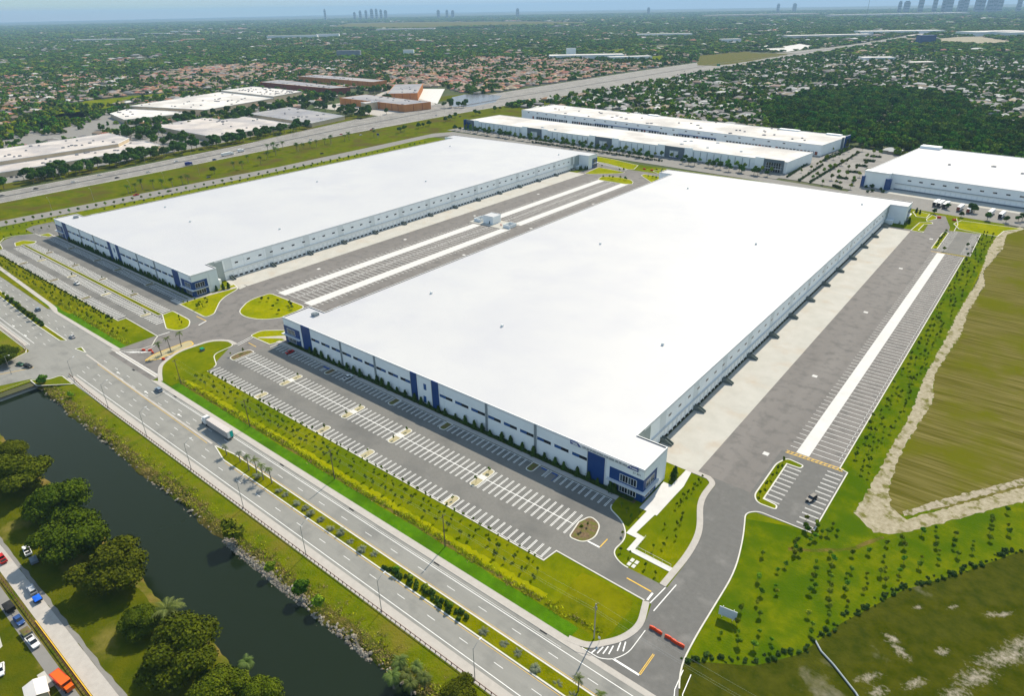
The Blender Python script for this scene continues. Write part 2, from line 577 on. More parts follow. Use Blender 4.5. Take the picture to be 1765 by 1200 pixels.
def dens(pts, step, j, sd, closed=False):
    out = []
    r = random.Random(sd)
    n = len(pts)
    for i in range(n if closed else n - 1):
        a, b = pts[i], pts[(i + 1) % n]
        k = max(1, int(math.dist(a, b) / step))
        for t in range(k):
            out.append((a[0] + (b[0] - a[0]) * t / k + r.uniform(-j, j), a[1] + (b[1] - a[1]) * t / k + r.uniform(-j, j)))
    if not closed:
        out.append(pts[-1])
    return out


sheet('field', [(-14, 214), (150, 400), (150, 640), (-6, 632)] + dirtE[1:-1], 'field', .012)
mudp = [(12, 452), (26, 470), (20, 500), (34, 540), (60, 520), (80, 470), (40, 440)]
sheet('mud_flat', dens(mudp, 5, 1.6, 5, True), 'mud', .017)
tr = dens(dirtW, 1.5, .5, 1) + dens(dirtE, 1.5, .5, 2)
sheet('dirt_track', tr, 'dirt', .022)
sheet('dirt_lane', dens([(-22, 211), (-14, 204.5), (-7, 209.5), (23, 253), (60, 306), (58, 312), (22, 262), (-7, 218), (-13, 222)], 1.4, .4, 7, True), 'dirt', .026)
sheet('dirt_windrow', dens([(-8, 219), (1, 232), (22, 264), (45, 297), (43, 300), (21, 267.5), (-1, 235), (-9, 221.5)], 1.0, .35, 8, True), 'sand', .030)
hl = [G(*p) for p in ((1178, 1134), (1300, 1143), (1380, 1123), (1450, 1070), (1555, 1014), (1660, 983), (1765, 944), (1900, 890))]
sheet('scrub_ground', [(-36, 60)] + [(p[0] + .3, p[1] - 1) for p in hl] + [(140, 300), (140, 60)], 'scrub', .008)
sc_ = lambda pts: GC(1380, 780, .35, pts)
blobs = [(G(1380 + .35 * a, 780 + .35 * b), r1, r2) for a, b, r1, r2 in ((1010, 1010, 14, 3.6), (860, 1110, 9, 3.2), (1110, 940, 12, 3.0), (490, 980, 2.2, 4.4), (450, 920, 2.6, 3.0), (330, 1110, 5, 1.8), (560, 1140, 5.0, 1.8), (700, 980, 3, 1.8), (580, 765, 2.6, 1.2), (750, 765, 2.4, 1.2), (940, 800, 3, 1.4), (760, 1190, 6, 2.4), (380, 1180, 4, 2), (1000, 800, 5, 1.2))]
gx, gy = np.meshgrid(np.arange(-12, 62, .8), np.arange(132, 212, .8))
sw_ = np.zeros_like(gx)
for (cx_, cy_), r1_, r2_ in blobs:
    u_, v_ = (gx - cx_) * .6 + (gy - cy_) * .8, -(gx - cx_) * .8 + (gy - cy_) * .6
    sw_ = np.maximum(sw_, .62 - .30 * np.sqrt((u_ / r1_) ** 2 + (v_ / r2_) ** 2))
ok_ = sw_ > .05
mb = MB()
ny_, nx_ = gx.shape
mb.v = [(float(x), float(y), .014) for x, y in zip(gx.ravel(), gy.ravel())]
mb.f = [[j * nx_ + i, j * nx_ + i + 1, (j + 1) * nx_ + i + 1, (j + 1) * nx_ + i] for j in range(ny_ - 1) for i in range(nx_ - 1) if ok_[j:j + 2, i:i + 2].any()]
mb.m = [0] * len(mb.f)
so_ = struct('sandy_ground', mb, 'scrub_sand')
ta_ = so_.data.attributes.new('sandy', 'FLOAT', 'POINT')
ta_.data.foreach_set('value', np.clip(sw_, 0, 1).astype(np.float32).ravel())
sheet('worn_path', dens(sc_([(-60, 470), (60, 478), (240, 470), (400, 412), (410, 424), (260, 484), (60, 490), (-60, 484)]), 2, .25, 14, True), 'bank_dry', .013)

# roadside grass bands
sheet('roadside_sod', dens(RC(-306, 108.2, -70, 112.8), 6, .3, 15, True), 'sod', .006)
sheet('roadside_sod', dens(RC(-470, 110.5, -358, 115.5), 6, .3, 16, True), 'sod', .006)
sheet('swale_strip', dens(RC(-300, 116.5, -86, 127.3), 6, .6, 17, True), 'lawn', .0065)
sheet('swale_strip', dens(RC(-80, 113, -62, 131), 4, .8, 18, True), 'swale', .0066)
sheet('swale_strip', dens(RC(-600, 114, -430, 127.3), 6, .8, 19, True), 'swale', .0065)
sheet('grass_ridge', dens(RC(-300, 115.0, -84, 117.2), 1.5, .45, 61, True), 'lawn_bright', .0072)
sheet('grass_furrow', dens(RC(-300, 113.1, -84, 114.2), 1.5, .35, 62, True), 'bank_dry', .0071)
sheet('lawn_panel', RC(-76, 142, -57, 198), 'lawn', .005)
sheet('lawn_band', RC(-33, 190, -21, 612), 'meadow', .005)

# arterial road
sheet('road', [(-1000, 81.5), (140, 81.5), (140, 106), (-352, 106.5), (-360, 109.6), (-545, 111), (-1000, 112)], 'road', .02)
sheet('side_road', [(-352, 84), (-352, 76), (-360, 70.5), (-368, 50), (-380, -30), (-396, -30), (-385, 60), (-394, 80.5), (-398, 84)], 'road', .025)
sheet('road_shoulder', RC(-346, 81.6, 140, 85.0), 'sidewalk', .045)
sheet('road_shoulder', RC(-1000, 81.6, -404, 84), 'sidewalk', .045)


def slab(name, pts, z1, m, z0=0.0):
    mb = MB()
    mb.prism(pts, z0, z1)
    return struct(name, mb, m)


slab('sidewalk', [(-312, 105.8), (-66, 105.6), (-62, 107.2), (-70, 108.2), (-306, 108.3)], .13, 'sidewalk')
slab('sidewalk', [(-30, 105.6), (140, 105.6), (140, 108.2), (-30, 108.2)], .13, 'sidewalk')
sheet('crossing_apron', RC(-66, 105.6, -30, 107.4), 'sidewalk', .05)
sheet('crossing_apron', RC(-362, 108.6, -312, 110.4), 'sidewalk', .05)
slab('sidewalk', [(-362, 109.7), (-356, 110), (-358, 112), (-440, 111.2), (-446, 113), (-452, 113.6), (-560, 118), (-700, 124), (-700, 121.6), (-560, 115.6), (-455, 111.3), (-440, 109.3)], .13, 'sidewalk')
slab('planting_strip', [(-447, 109.9), (-456, 110.6), (-540, 114.2), (-546, 113.6), (-540, 111.2), (-450, 109.2)], .12, 'swale')


def island(name, pts, top, kw=.5, h=.12, kerb_mat='kerb'):
    g = MB()
    g.prism(pts, 0, h)
    o = struct(name, g, top)
    k = MB()
    k.ribbon(pts, kw, h + .03, True, 0, 0.0)
    e = k.build('kerb', kerb_mat, o)
    return o


island('median', rp([(-236, 96.2, 1), (-224, 93.2), (140, 92.6), (140, 97.2), (-224, 97.9, 1)]), 'swale', .45)
island('median', rp([(-395, 96.2, 1.2), (-392, 98.6, 1.2), (-430, 98.8), (-500, 101.5), (-700, 110), (-700, 105), (-500, 98.5), (-430, 96.2)]), 'swale', .45)
island('traffic_island', rp([(-378, 97.2, .8), (-367.5, 98.8, .8), (-377, 100.2, .8)]), 'lawn', .5)
mb = MB()
mb.ribbon([(-366, 98.2), (-300, 96.9), (-238, 96.2)], .9, .08, False, 0, 0)
struct('median_separator', mb, 'sidewalk')
island('corner_verge', rp([(-352, 81.2, 2), (-352, 76, 2), (-359, 70, 1), (-350, 70), (-338, 81.2)]), 'bank_grass', .4)
island('corner_verge', [(-394, 79.6), (-398, 81), (-470, 81.2), (-470, 70), (-392, 62), (-388, 66)], 'bank_grass', .4)

wl, yl = MB(), MB()
wl.ribbon([(-300, 104.3), (-70, 103.7), (140, 103.5)], .22, .05)
wl.ribbon([(-300, 104.9), (-70, 104.3)], .10, .05)
wl.ribbon([(-346, 86.1), (140, 85.9)], .22, .05)
wl.ribbon([(-640, 88.3), (-403, 86.4)], .22, .05)
wl.ribbon([(-640, 85.9), (-403, 84.4)], .22, .05)
for k in range(-40, 14):
    x = -84.5 + k * 12.7
    if -352 > x > -398:
        continue
    dy = .0 if x > -352 else max(0, (-400 - x) * .03)
    wl.ribbon([(x, 100.9 + dy), (x + 3.2, 100.9 + dy)], .16, .05)
    wl.ribbon([(x + 3, 89.4 + dy * .8), (x + 6.2, 89.4 + dy * .8)], .16, .05)
    if x < -225:
        wl.ribbon([(x, 97.9 + dy), (x + 3.2, 97.9 + dy)], .16, .05) if x > -350 else None
        wl.ribbon([(x, 104.4 + dy), (x + 3.2, 104.4 + dy)], .16, .05) if x < -400 else None
        wl.ribbon([(x, 92.6 + dy), (x + 3.2, 92.6 + dy)], .16, .05)
yl.ribbon([(-222, 98.5), (140, 97.8)], .13, .05)
yl.ribbon([(-222, 92.6), (140, 92.0)], .13, .05)
yl.ribbon([(-350, 97.2), (-240, 95.2)], .18, .05)
yl.ribbon([(-372, 76), (-378, 62), (-386, 10)], .3, .05)
for ax, ay, fl in ((-420, 87.2, 1), (-440, 87.6, 1), (-300, 99.2, -1), (-268, 98.8, -1), (-330, 99.6, -1)):
    wl.add([(ax, ay - .15, .05), (ax + 2.2 * fl, ay - .15, .05), (ax + 2.2 * fl, ay - .6, .05), (ax + 3.6 * fl, ay, .05), (ax + 2.2 * fl, ay + .6, .05), (ax + 2.2 * fl, ay + .15, .05), (ax, ay + .15, .05)],
           [(0, 1, 5, 6), (2, 3, 4)] if fl > 0 else [(6, 5, 1, 0), (4, 3, 2)])

# ---- asphalt of the two sites
A_ = .024
sheet('parking_lot', rp([(-316, 152), (-298, 127.5), (-93, 127.5, 1), (-92, 133.4, 2), (-56, 132.8), (-55, 141.5), (-73, 141, 3), (-77.5, 144, 4), (-77, 152, 6), (-81.5, 158, 4), (-89.5, 161.5, 2), (-90, 166.5), (-299, 166.5), (-300, 170), (-316, 170)]), 'asphalt', .024)
sheet('truck_court', [(-359, 106), (-311, 106), (-313, 152), (-299, 152), (-283, 195), (-283, 590), (-310, 640), (-395, 640), (-395, 170), (-395, 131.6), (-359, 131.6)], 'asphalt_worn', .028)
sheet('parking_lot', rp([(-606, 127.5), (-396.5, 127.5), (-397, 132), (-357, 131.6), (-357, 170), (-395, 170), (-395, 168.5), (-616, 168.8), (-618, 163), (-630, 163, 3), (-638, 148, 6), (-626, 136.5, 6), (-606, 133)]), 'asphalt', .032)
sheet('truck_court', [(-94, 199), (-74, 199), (-69, 199), (-52, 186), (-33, 233), (-33, 529), (-47, 530), (-52, 600), (-60, 632), (-68, 632), (-66, 577), (-94, 577)], 'asphalt_worn', .024)
sheet('entrance_road', rp([(-66, 106), (-58.5, 115.5, 6), (-55.5, 124, 4), (-58, 134), (-57, 141), (-57, 158, 20), (-58.5, 170, 20), (-65.5, 185, 12), (-65.5, 196.5, 3), (-68, 199.5), (-50, 199.5), (-47.5, 193), (-51, 187.5, 3), (-47, 176, 30), (-43.3, 160, 30), (-42.5, 130, 30), (-41.5, 118, 6), (-36, 106)]), 'asphalt_new', .030)
sheet('parking_lot', [(-54, 190), (-30, 192), (-30, 232.5), (-54, 232.5)], 'asphalt_new', .034)
sheet('parking_lot', [(-53, 531), (-30, 532), (-31, 593), (-52, 590)], 'asphalt', .034)
sheet('apron', RC(-93.8, 200, -74, 572), 'concrete', .036)
sheet('apron', [(-408.5, 203), (-385, 203), (-385, 596), (-408.5, 596)], 'concrete', .036)
sheet('apron', [(-300, 197), (-283, 197), (-283, 590), (-300, 590)], 'concrete', .036)
sheet('ramp_slab', [(-94, 206), (-89.5, 206), (-74, 200.5), (-74, 197.6), (-94, 197.6)], 'concrete', .042)
sheet('ramp_slab', [(-408, 206), (-385, 202), (-384, 197), (-394, 197), (-408, 200)], 'concrete', .042)
sheet('trailer_strip', RC(-49, 234, -44.2, 528.5), 'strip_concrete', .040)
sheet('trailer_strip', RC(-359, 208, -351.5, 392), 'strip_concrete', .040)
sheet('trailer_strip', RC(-332, 208, -324.5, 398), 'strip_concrete', .040)
sheet('trailer_strip', RC(-359, 412, -351.5, 586), 'strip_concrete', .040)
sheet('trailer_strip', RC(-332, 410, -324.5, 586), 'strip_concrete', .040)
slab('pump_pad', RC(-366, 394, -327, 412), .15, 'concrete')

# ---- street system behind, highway, frontage road
sheet('frontage_road', [(-701, 60), (-684, 60), (-668, 300), (-672, 520), (-682, 660), (-672, 690), (-640, 700), (-640, 712), (-690, 712), (-702, 690), (-690, 430)], 'street_grey', .006)
sheet('back_street', [(-690, 700), (-413, 684), (-230, 668), (0, 636), (140, 618), (140, 632), (0, 652), (-230, 684), (-413, 700), (-690, 716)], 'street_grey', .010)
sheet('back_street', [(-336, 690), (-324, 690), (-326, 712), (-338, 712)], 'street_grey', .014)
hN = [(-808, -60), (-818, 60), (-820, 195), (-830, 310), (-853, 470), (-895, 700), (-925, 900), (-943, 1100), (-948, 1300), (-948, 1700), (-935, 2062), (-900, 2400), (-800, 3037), (-775, 3500), (-765, 4042), (-750, 5000)]
hS = [(-715, 5000), (-722, 4042), (-720, 3500), (-732, 3037), (-765, 2400), (-785, 2062), (-785, 1700), (-790, 1300), (-805, 1000), (-808, 859), (-802, 622), (-788, 431), (-776, 288), (-770, 180), (-766, 60), (-760, -60)]
sheet('highway', hN + hS, 'highway_grey', .02)
mid = [((a[0] + b[0]) / 2, (a[1] + b[1]) / 2) for a, b in zip(hN, hS[::-1])]
mb = MB()
mb.ribbon(mid, .7, .9, False, 0, 0)
struct('highway_barrier', mb, 'sidewalk')
for off in (-.27, .27, -.12, .12):
    q = [(a[0] + (b[0] - a[0]) * (.5 + off), a[1] + (b[1] - a[1]) * (.5 + off)) for a, b in zip(hN, hS[::-1])]
    for i in range(2, 9):
        L = math.dist(q[i], q[i + 1])
        for k in range(int(L / 14)):
            t0, t1 = k * 14 / L, (k * 14 + 4.5) / L
            f = lambda t: (q[i][0] + (q[i + 1][0] - q[i][0]) * t, q[i][1] + (q[i + 1][1] - q[i][1]) * t)
            wl.ribbon([f(t0), f(t1)], .3, .03)
for off in (-.46, .46):
    q = [(a[0] + (b[0] - a[0]) * (.5 + off), a[1] + (b[1] - a[1]) * (.5 + off)) for a, b in zip(hN, hS[::-1])]
    wl.ribbon(q, .4, .03)

# ---- grass islands with kerbs
tong = rp([(-306, 109), (-314, 112.5, 3), (-322.5, 117, 4), (-329.5, 129, 5), (-328, 146, 4), (-321, 151.5, 4), (-313.5, 151, 3), (-312.5, 138.5, 4), (-300, 133.3, 2), (-298, 127.5), (-298, 109)])
slab('grass_tongue', tong, .12, 'lawn')
mb = MB()
mb.ribbon(rp([(-321, 151.5), (-313.5, 151, 3), (-312.5, 138.5, 4), (-300, 133.3, 2), (-298, 127.5)])[:-1], .45, .15, False, 0, 0)
struct('kerb', mb, 'kerb')
mb = MB()
mb.ribbon(rp([(-306, 109), (-314, 112.5, 3), (-322.5, 117, 4), (-329.5, 129, 5), (-328, 146, 4), (-321, 151.5, 4), (-313.5, 151)]), 2.0, .16, False, 0, 0, .9)
struct('sidewalk', mb, 'sidewalk')
island('grass_oval', rp([(-352, 176.5, 6), (-363, 190, 8), (-362, 204.5, 3), (-326, 204.8, 4), (-322.5, 188, 8), (-331, 178, 5), (-342, 174.5, 6)], 8), 'lawn_bright')
island('corner_lawn', rp([(-394.5, 161.2), (-383, 161), (-360, 160.5, 3), (-360.5, 166, 4), (-379, 181, 10), (-385.5, 197, 4), (-394.5, 199)]), 'lawn_bright')
island('lot_end_island', rp([(-384, 147), (-385, 153.5, 2), (-363, 153, 4), (-355, 147.5, 4), (-355, 141.5, 3), (-363, 139, 3), (-366, 140)]), 'lawn_bright')
island('corner_lawn', rp([(-317, 162.5, 2), (-318, 170, 3), (-308, 178, 3), (-296.5, 181), (-296.5, 172), (-299, 163)]), 'lawn_bright')
island('entrance_island', rp([(-334, 113.5, 1), (-337.5, 120, 4), (-338, 139.5, 2.5), (-331.5, 138.5, 2.5), (-330, 118, 4)]), 'shell_bed', .5, .12, 'paint_yellow')
island('lot_island', rp([(-52.3, 199, 2), (-52.6, 222, 2), (-50.5, 228, 2), (-44, 227, 1), (-44.4, 224.6, 1), (-49.4, 224.4), (-49, 199), (-44, 198.4, 1), (-43.6, 196, 1), (-50, 195.6, 2)]), 'lawn')
island('lot_island', rp([(-54, 536, 1), (-54, 582, 2), (-50.5, 584, 1), (-50.5, 537, 1)]), 'lawn_bright')
island('round_end_island', rp([(-92.6, 141, 1.5), (-94, 149), (-92.5, 154, 2), (-87.5, 152.5, 3), (-85.5, 146, 3), (-87.5, 141.5, 2.5)]), 'mulch', .45)
island('round_end_island', rp([(-302.4, 141.6, 2), (-303.6, 147, 2), (-302, 153, 2), (-297.8, 153, 1), (-297.8, 141.2, 1)]), 'mulch', .45)
island('far_oval', GC(900, 230, .11669, [(1120, 675), (1170, 640), (1300, 635), (1450, 650), (1600, 685), (1640, 715), (1625, 745), (1520, 748), (1330, 715), (1160, 690)]), 'lawn_bright')
island('far_lawn', GC(900, 230, .11669, [(925, 590), (1130, 500), (1300, 530), (1520, 575), (1420, 592), (1010, 600)]), 'lawn_bright')
island('far_lawn', GC(900, 230, .11669, [(1060, 330), (1380, 390), (1714, 470), (1650, 530), (1560, 530), (1240, 440), (1060, 410)]), 'lawn_bright')
island('far_lawn', GC(1080, 250, .11669, [(215, 450), (260, 430), (480, 465), (640, 455), (600, 500), (370, 555)]), 'lawn_bright')
island('far_lawn', GC(1080, 250, .11669, [(390, 385), (470, 365), (640, 375), (640, 430), (500, 435)]), 'lawn_bright')
island('far_lawn', GC(1480, 330, .11669, [(800, 300), (860, 290), (1050, 335), (1000, 390), (850, 370)]), 'lawn_bright')
island('far_lawn', GC(1480, 330, .11669, [(1090, 345), (1160, 385), (1140, 410), (1010, 440), (1000, 410)]), 'lawn_bright')
island('far_lawn', GC(1480, 330, .11669, [(770, 575), (900, 460), (1080, 455), (1095, 480), (960, 490), (880, 575), (960, 600), (940, 608)]), 'lawn_bright')
island('far_lawn', GC(1400, 360, .36667, [(665, 70), (700, 55), (995, 95), (900, 105), (870, 130), (800, 118), (690, 95)]), 'lawn_bright')
sheet('far_parking', GC(900, 230, .11669, [(1070, 430), (1160, 425), (1560, 520), (1600, 545), (1540, 570), (1130, 495), (1060, 480)]), 'asphalt', .05)
wsl = GC(0, 250, .14731, [(300, 985), (385, 945), (625, 895), (680, 960), (690, 1060), (480, 1085), (400, 1040)])
sheet('parking_lot', wsl, 'asphalt', .030)

# ---- kerbs along the outer edges
kb = MB()
for pl in ([(-298, 127.4), (-93, 127.4), (-92.2, 133.3), (-60, 132.8)],
           rp([(-57, 141.4), (-73, 141, 3), (-77.8, 144, 4), (-77.2, 152, 6), (-81.7, 158, 4), (-89.6, 161.6, 2), (-90.1, 166.4)])[1:-1],
           [(-606, 127.4), (-396.5, 127.4), (-396.8, 131.8), (-357.5, 131.4), (-355, 129), (-348.5, 124), (-349, 118), (-355.5, 110.5)],
           [(-606, 127.4), (-606, 133), (-626, 136.6), (-637, 143), (-638.4, 149), (-630, 163), (-618, 163)],
           rp([(-36, 107), (-41.6, 118, 6), (-42.6, 130, 30), (-43.4, 160, 30), (-47.2, 176, 30), (-51.2, 188, 3), (-48, 191.5, 2), (-30, 191.8), (-29.8, 232.5), (-32.8, 233.5), (-32.8, 529)])[1:],
           [(-30, 532), (-31, 593), (-48, 591), (-48.5, 612), (-52, 630)]):
    kb.ribbon(pl, .42, .15, False, 0, 0)
struct('kerb', kb, 'kerb')
mb = MB()
mb.ribbon(rp([(-70, 107.2), (-64, 108.4, 4), (-57.5, 116.5, 5), (-55.6, 124, 5), (-58.6, 133)]), 2.0, .16, False, 0, 0, .8)
struct('sidewalk', mb, 'sidewalk')
mb = MB()
mb.ribbon(rp([(-57.5, 141.2), (-57, 158, 20), (-58.5, 170, 20), (-65.5, 185, 12), (-65.7, 197, 3), (-69, 199.4), (-78, 199.4)]), 2.1, .16, False, 0, 0, 1.0)
struct('sidewalk', mb, 'sidewalk')

# walkway east of the near building
sw = MB()
sw.prism([(-77.9, 199.5), (-76, 199.5), (-74.3, 188), (-74.4, 183), (-76, 156.4), (-72.6, 156), (-72.6, 149.6), (-57.5, 149.4), (-57.5, 147.4), (-74.6, 147.6), (-74.6, 154.2), (-78.6, 154.2)], 0, .14)
struct('walkway', sw, 'strip_concrete')
mb = MB()
mb.prism([(-81.3, 168), (-74.6, 168), (-74.4, 186), (-81.3, 186)], 0, .13)
struct('plaza', mb, 'strip_concrete')
for i, j in ((0, 0), (1, 0), (0, 1), (1, 1)):
    slab('stepping_pad', RC(-71.4 + i * 1.6, 142 + j * 2.0, -70.3 + i * 1.6, 143.5 + j * 2.0), .10, 'strip_concrete')
slab('sidewalk', RC(-299, 166.6, -90, 168.9), .14, 'sidewalk')
slab('sidewalk', RC(-612, 168.9, -395, 170.6), .14, 'sidewalk')
slab('sidewalk', [(-395, 166), (-391, 163.5), (-391, 172), (-387, 199), (-390, 199), (-394.5, 172)], .135, 'sidewalk')
slab('sidewalk', [(-312, 163.8), (-310.5, 163.8), (-300, 171), (-297, 171), (-297, 174), (-302, 174)], .145, 'sidewalk')
slab('sidewalk', RC(-402, 160.4, -391, 163.6), .13, 'sidewalk')
slab('planter_bed', RC(-293, 168.9, -84, 171), .10, 'mulch')
slab('planter_bed', RC(-600, 170.6, -396, 172.4), .10, 'mulch')

# ---- painted markings


def hairpin(x, y0, y1, wd=.20, gap=.46, z=.047):
    for s in (-1, 1):
        wl.ribbon([(x + s * gap / 2, y0), (x + s * gap / 2, y1)], wd, z)


def stalls(x0, x1, y0, y1, pitch, skip=(), hp=True, z=.047, wd=.2, hw=.20):
    n = int(round((x1 - x0) / pitch))
    for k in range(n + 1):
        x = x0 + (x1 - x0) * k / n
        if any(a < x < b for a, b in skip):
            continue
        if hp:
            hairpin(x, y0, y1, hw, z=z)
        else:
            wl.ribbon([(x, y0), (x, y1)], wd, z)


isl1 = [-256, -210, -182, -136]
isl2 = [-257, -211, -181, -136]
isl3 = [-249, -203, -171, -125]
stalls(-296.4, -94.6, 128.2, 133.4, 2.745, [(a - 2.2, a + 2.2) for a in isl1])
stalls(-296.4, -95, 141.5, 152.8, 2.745, [(a - 2.2, a + 2.2) for a in isl2])
wl.ribbon([(-296.5, 147.1), (-95, 147.1)], .28, .051)
stalls(-296.4, -91.5, 161.3, 166.2, 2.745, [(a - 2.2, a + 2.2) for a in isl3] + [(-122.6, -114.6), (-256.5, -251)])
wl.ribbon([(-296.4, 166.0), (-91, 166.0)], .15, .051)
wl.ribbon([(-296.4, 128.1), (-94, 128.1)], .15, .051)
for a in isl1:
    island('lot_island', rp([(a - 1.6, 127.6), (a - 1.6, 133.4, 1.4), (a + 1.6, 133.4, 1.4), (a + 1.6, 127.6)]), 'shell_bed', .4, .10)
for a in isl2:
    island('lot_island', rp([(a - 1.6, 141.2, 1.5), (a - 1.6, 152.9, 1.5), (a + 1.6, 152.9, 1.5), (a + 1.6, 141.2, 1.5)]), 'shell_bed', .4, .10)
    slab('island_walk', RC(a - 1.55, 146, a + 1.55, 148.4), .125, 'strip_concrete')
for a in isl3:
    island('lot_island', rp([(a - 1.6, 161, 1.4), (a - 1.6, 166.4), (a + 1.6, 166.4), (a + 1.6, 161, 1.4)]), 'mulch', .4, .10)
bl = MB()
bl.ribbon([(-122, 165.4), (-119.6, 165.4)], .8, .053)
bl.ribbon([(-117, 165.4), (-114.6, 165.4)], .8, .053)
bl.ribbon([(-256, 165.2), (-251.5, 165.2)], 1.2, .053)
bl.ribbon([(-114.4, 161.3), (-114.4, 165.6)], .25, .053)
struct('accessible_marking', bl, 'paint_blue')
for cx in (-118.3, -253.8):
    for s in (-.75, .75):
        wl.ribbon([(cx + s, 161.3), (cx + s, 166)], .16, .053)
    for k in range(6):
        wl.ribbon([(cx - .75, 161.5 + k * .75), (cx + .75, 162.2 + k * .75)], .16, .053)
# far lot
jsl = [-567, -520, -475, -430]
jss = [-552, -498, -445, -392]
j3 = [-556, -500, -449]
jf = [-565, -519, -486, -440]
stalls(-603, -401, 128.2, 133.4, 2.72, [(a - 2.2, a + 2.2) for a in j3], hw=.30)
stalls(-600, -374, 138.2, 143.8, 2.72, [(a - 2.2, a + 2.2) for a in jss], hw=.30)
stalls(-604, -388, 148.4, 153.4, 2.72, [(a - 2.2, a + 2.2) for a in jsl], hw=.30)
stalls(-604, -397, 163.2, 168.2, 2.72, [(a - 2.2, a + 2.2) for a in jf], hw=.30)
for lst, y0, y1, tp in ((j3, 127.6, 133.2, 'mulch'), (jss, 138, 143.6, 'shell_bed'), (jsl, 148.6, 153.6, 'mulch'), (jf, 163, 168.4, 'mulch')):
    for a in lst:
        island('lot_island', rp([(a - 1.6, y0, 1.2), (a - 1.6, y1, 1.2), (a + 1.6, y1, 1.2), (a + 1.6, y0, 1.2)]), tp, .4, .10)
island('lot_divider', rp([(-606, 145.4, .6), (-606, 147.6, .6), (-385, 147.4), (-385, 144.8)]), 'swale', .35, .12)
island('lot_end_island', rp([(-616, 144, 1), (-618, 150, 2), (-606, 156, 2), (-602, 153, 1), (-605, 141, 2)]), 'lawn_bright')
island('lot_end_island', rp([(-624, 163.4, 1), (-622, 170, 1), (-613, 170, 1), (-612, 166, 1)]), 'lawn_bright')
# right truck yard
for k in range(81):
    y = 237.2 + k * 3.62
    wl.ribbon([(-52.3, y), (-49.1, y)], .20, .047)
    wl.ribbon([(-44.1, y), (-33.2, y)], .20, .047)
# middle court
for k in range(104):
    y = 210 + k * 3.62
    if 392 < y < 413:
        continue
    for x0, x1 in ((-363.5, -359.1), (-351.4, -344.2), (-341.6, -332.1), (-324.4, -320.4)):
        wl.ribbon([(x0, y), (x1, y)], .26, .047)
wl.ribbon([(-343.6, 209), (-343.6, 392)], .22, .047)
wl.ribbon([(-342.2, 209), (-342.2, 392)], .22, .047)
wl.ribbon([(-343.6, 413), (-343.6, 586)], .22, .047)
wl.ribbon([(-342.2, 413), (-342.2, 586)], .22, .047)
# small lots
for k in range(9):
    y = 199.6 + k * 2.9
    for s in (-.2, .2):
        wl.ribbon([(-49, y + s), (-43.6, y + s)], .16, .047)
for k in range(13):
    y = 194.4 + k * 2.9
    for s in (-.2, .2):
        wl.ribbon([(-36, y + s), (-30.6, y + s)], .16, .047)
for k in range(20):
    y = 534 + k * 2.9
    wl.ribbon([(-49.8, y), (-45, y)], .25, .047)
    wl.ribbon([(-36, y), (-31.4, y)], .25, .047)
for k in range(15):
    x = -645 + k * 2.9
    wl.ribbon([(x, 196), (x, 201)], .3, .05) if x < -612 else None
p = GC(900, 230, .11669, [(1160, 432), (1560, 525)])
for k in range(18):
    t = k / 17
    a = (p[0][0] + (p[1][0] - p[0][0]) * t, p[0][1] + (p[1][1] - p[0][1]) * t)
    wl.ribbon([a, (a[0] + .2, a[1] - 5)], .35, .06)
# stop bars, hatching at the entrances
wl.ribbon([(-87, 143.2), (-82, 143.2)], .6, .05)
yl.ribbon([(-82, 143.4), (-82, 148)], .35, .05)
yl.ribbon([(-68.5, 137.2), (-60, 137)], .4, .05)
wl.ribbon([(-59.4, 136.8), (-59.4, 133.4)], .6, .05)
wl.ribbon([(-57.4, 141), (-58.2, 133)], .3, .05)
wl.ribbon([(-55.3, 144), (-56, 131)], .3, .05)
wl.ribbon([(-57, 110), (-49, 110)], .6, .05)
for s in (-.2, .2):
    yl.ribbon([(-49 + s, 110.2), (-49 + s, 118)], .2, .05)
h = rp([(-65.5, 107.8), (-60, 107.9, 1), (-57, 109.6, 2), (-54.6, 114, 4), (-54.6, 123.5)])
wl.ribbon(h, .22, .05)
for k in range(6):
    t = k / 6
    wl.ribbon([(-62.5 + 1.3 * k, 108 + t * 5 + (k > 3) * 1.5), (-62 + 1.0 * k, 110.6 + t * 6 + (k > 3) * 1.2)], .35, .05)
for x0 in (-40.6, -38.4):
    wl.ribbon([(x0, 118.5), (x0 + .8, 112), (x0 + 2.6, 107.6)], .22, .05)
for s in (0, 1.6):
    wl.ribbon([(-356, 108.7 + s), (-313, 108.9 + s)], .3, .06)
for k in range(7):
    wl.ribbon([(-352.5 + k * 1.3, 111.2 + k * .9), (-349.5 + k * 1.3, 115 + k * .9)], .35, .05)
    wl.ribbon([(-327.5 + k * .3, 121 + k * 4.2), (-331 + k * .3, 118.5 + k * 4.2)], .35, .05)
wl.ribbon([(-330.2, 118), (-331, 139)], .2, .05)
wl.ribbon(rp([(-349, 112), (-345, 119, 3), (-348, 126)]), .25, .05)
wl.ribbon([(-358, 132), (-357.5, 138)], .5, .05)
yl.ribbon([(-366, 158.2), (-355.5, 158.2)], .4, .05)
wl.ribbon([(-355.2, 158.4), (-353, 152.5)], .6, .05)
yl.ribbon([(-302.5, 157), (-310, 157.2)], .35, .05)
wl.ribbon([(-313.5, 152), (-315.5, 162)], .3, .05)
wl.ribbon([(-311.8, 152), (-313.8, 162)], .3, .05)
for k in range(2):
    yl.ribbon([(-52.4, 231.6 + k * 1.6), (-31.4, 232.2 + k * 1.6)], .3, .05)
for k in range(14):
    yl.ribbon([(-52 + k * 1.5, 231.8), (-51 + k * 1.5, 233.4)], .3, .05)
yl.ribbon([(-53, 529.6), (-32, 530.6)], .6, .05)
struct('white_marking', wl, 'paint_white')
struct('yellow_marking', yl, 'paint_yellow')
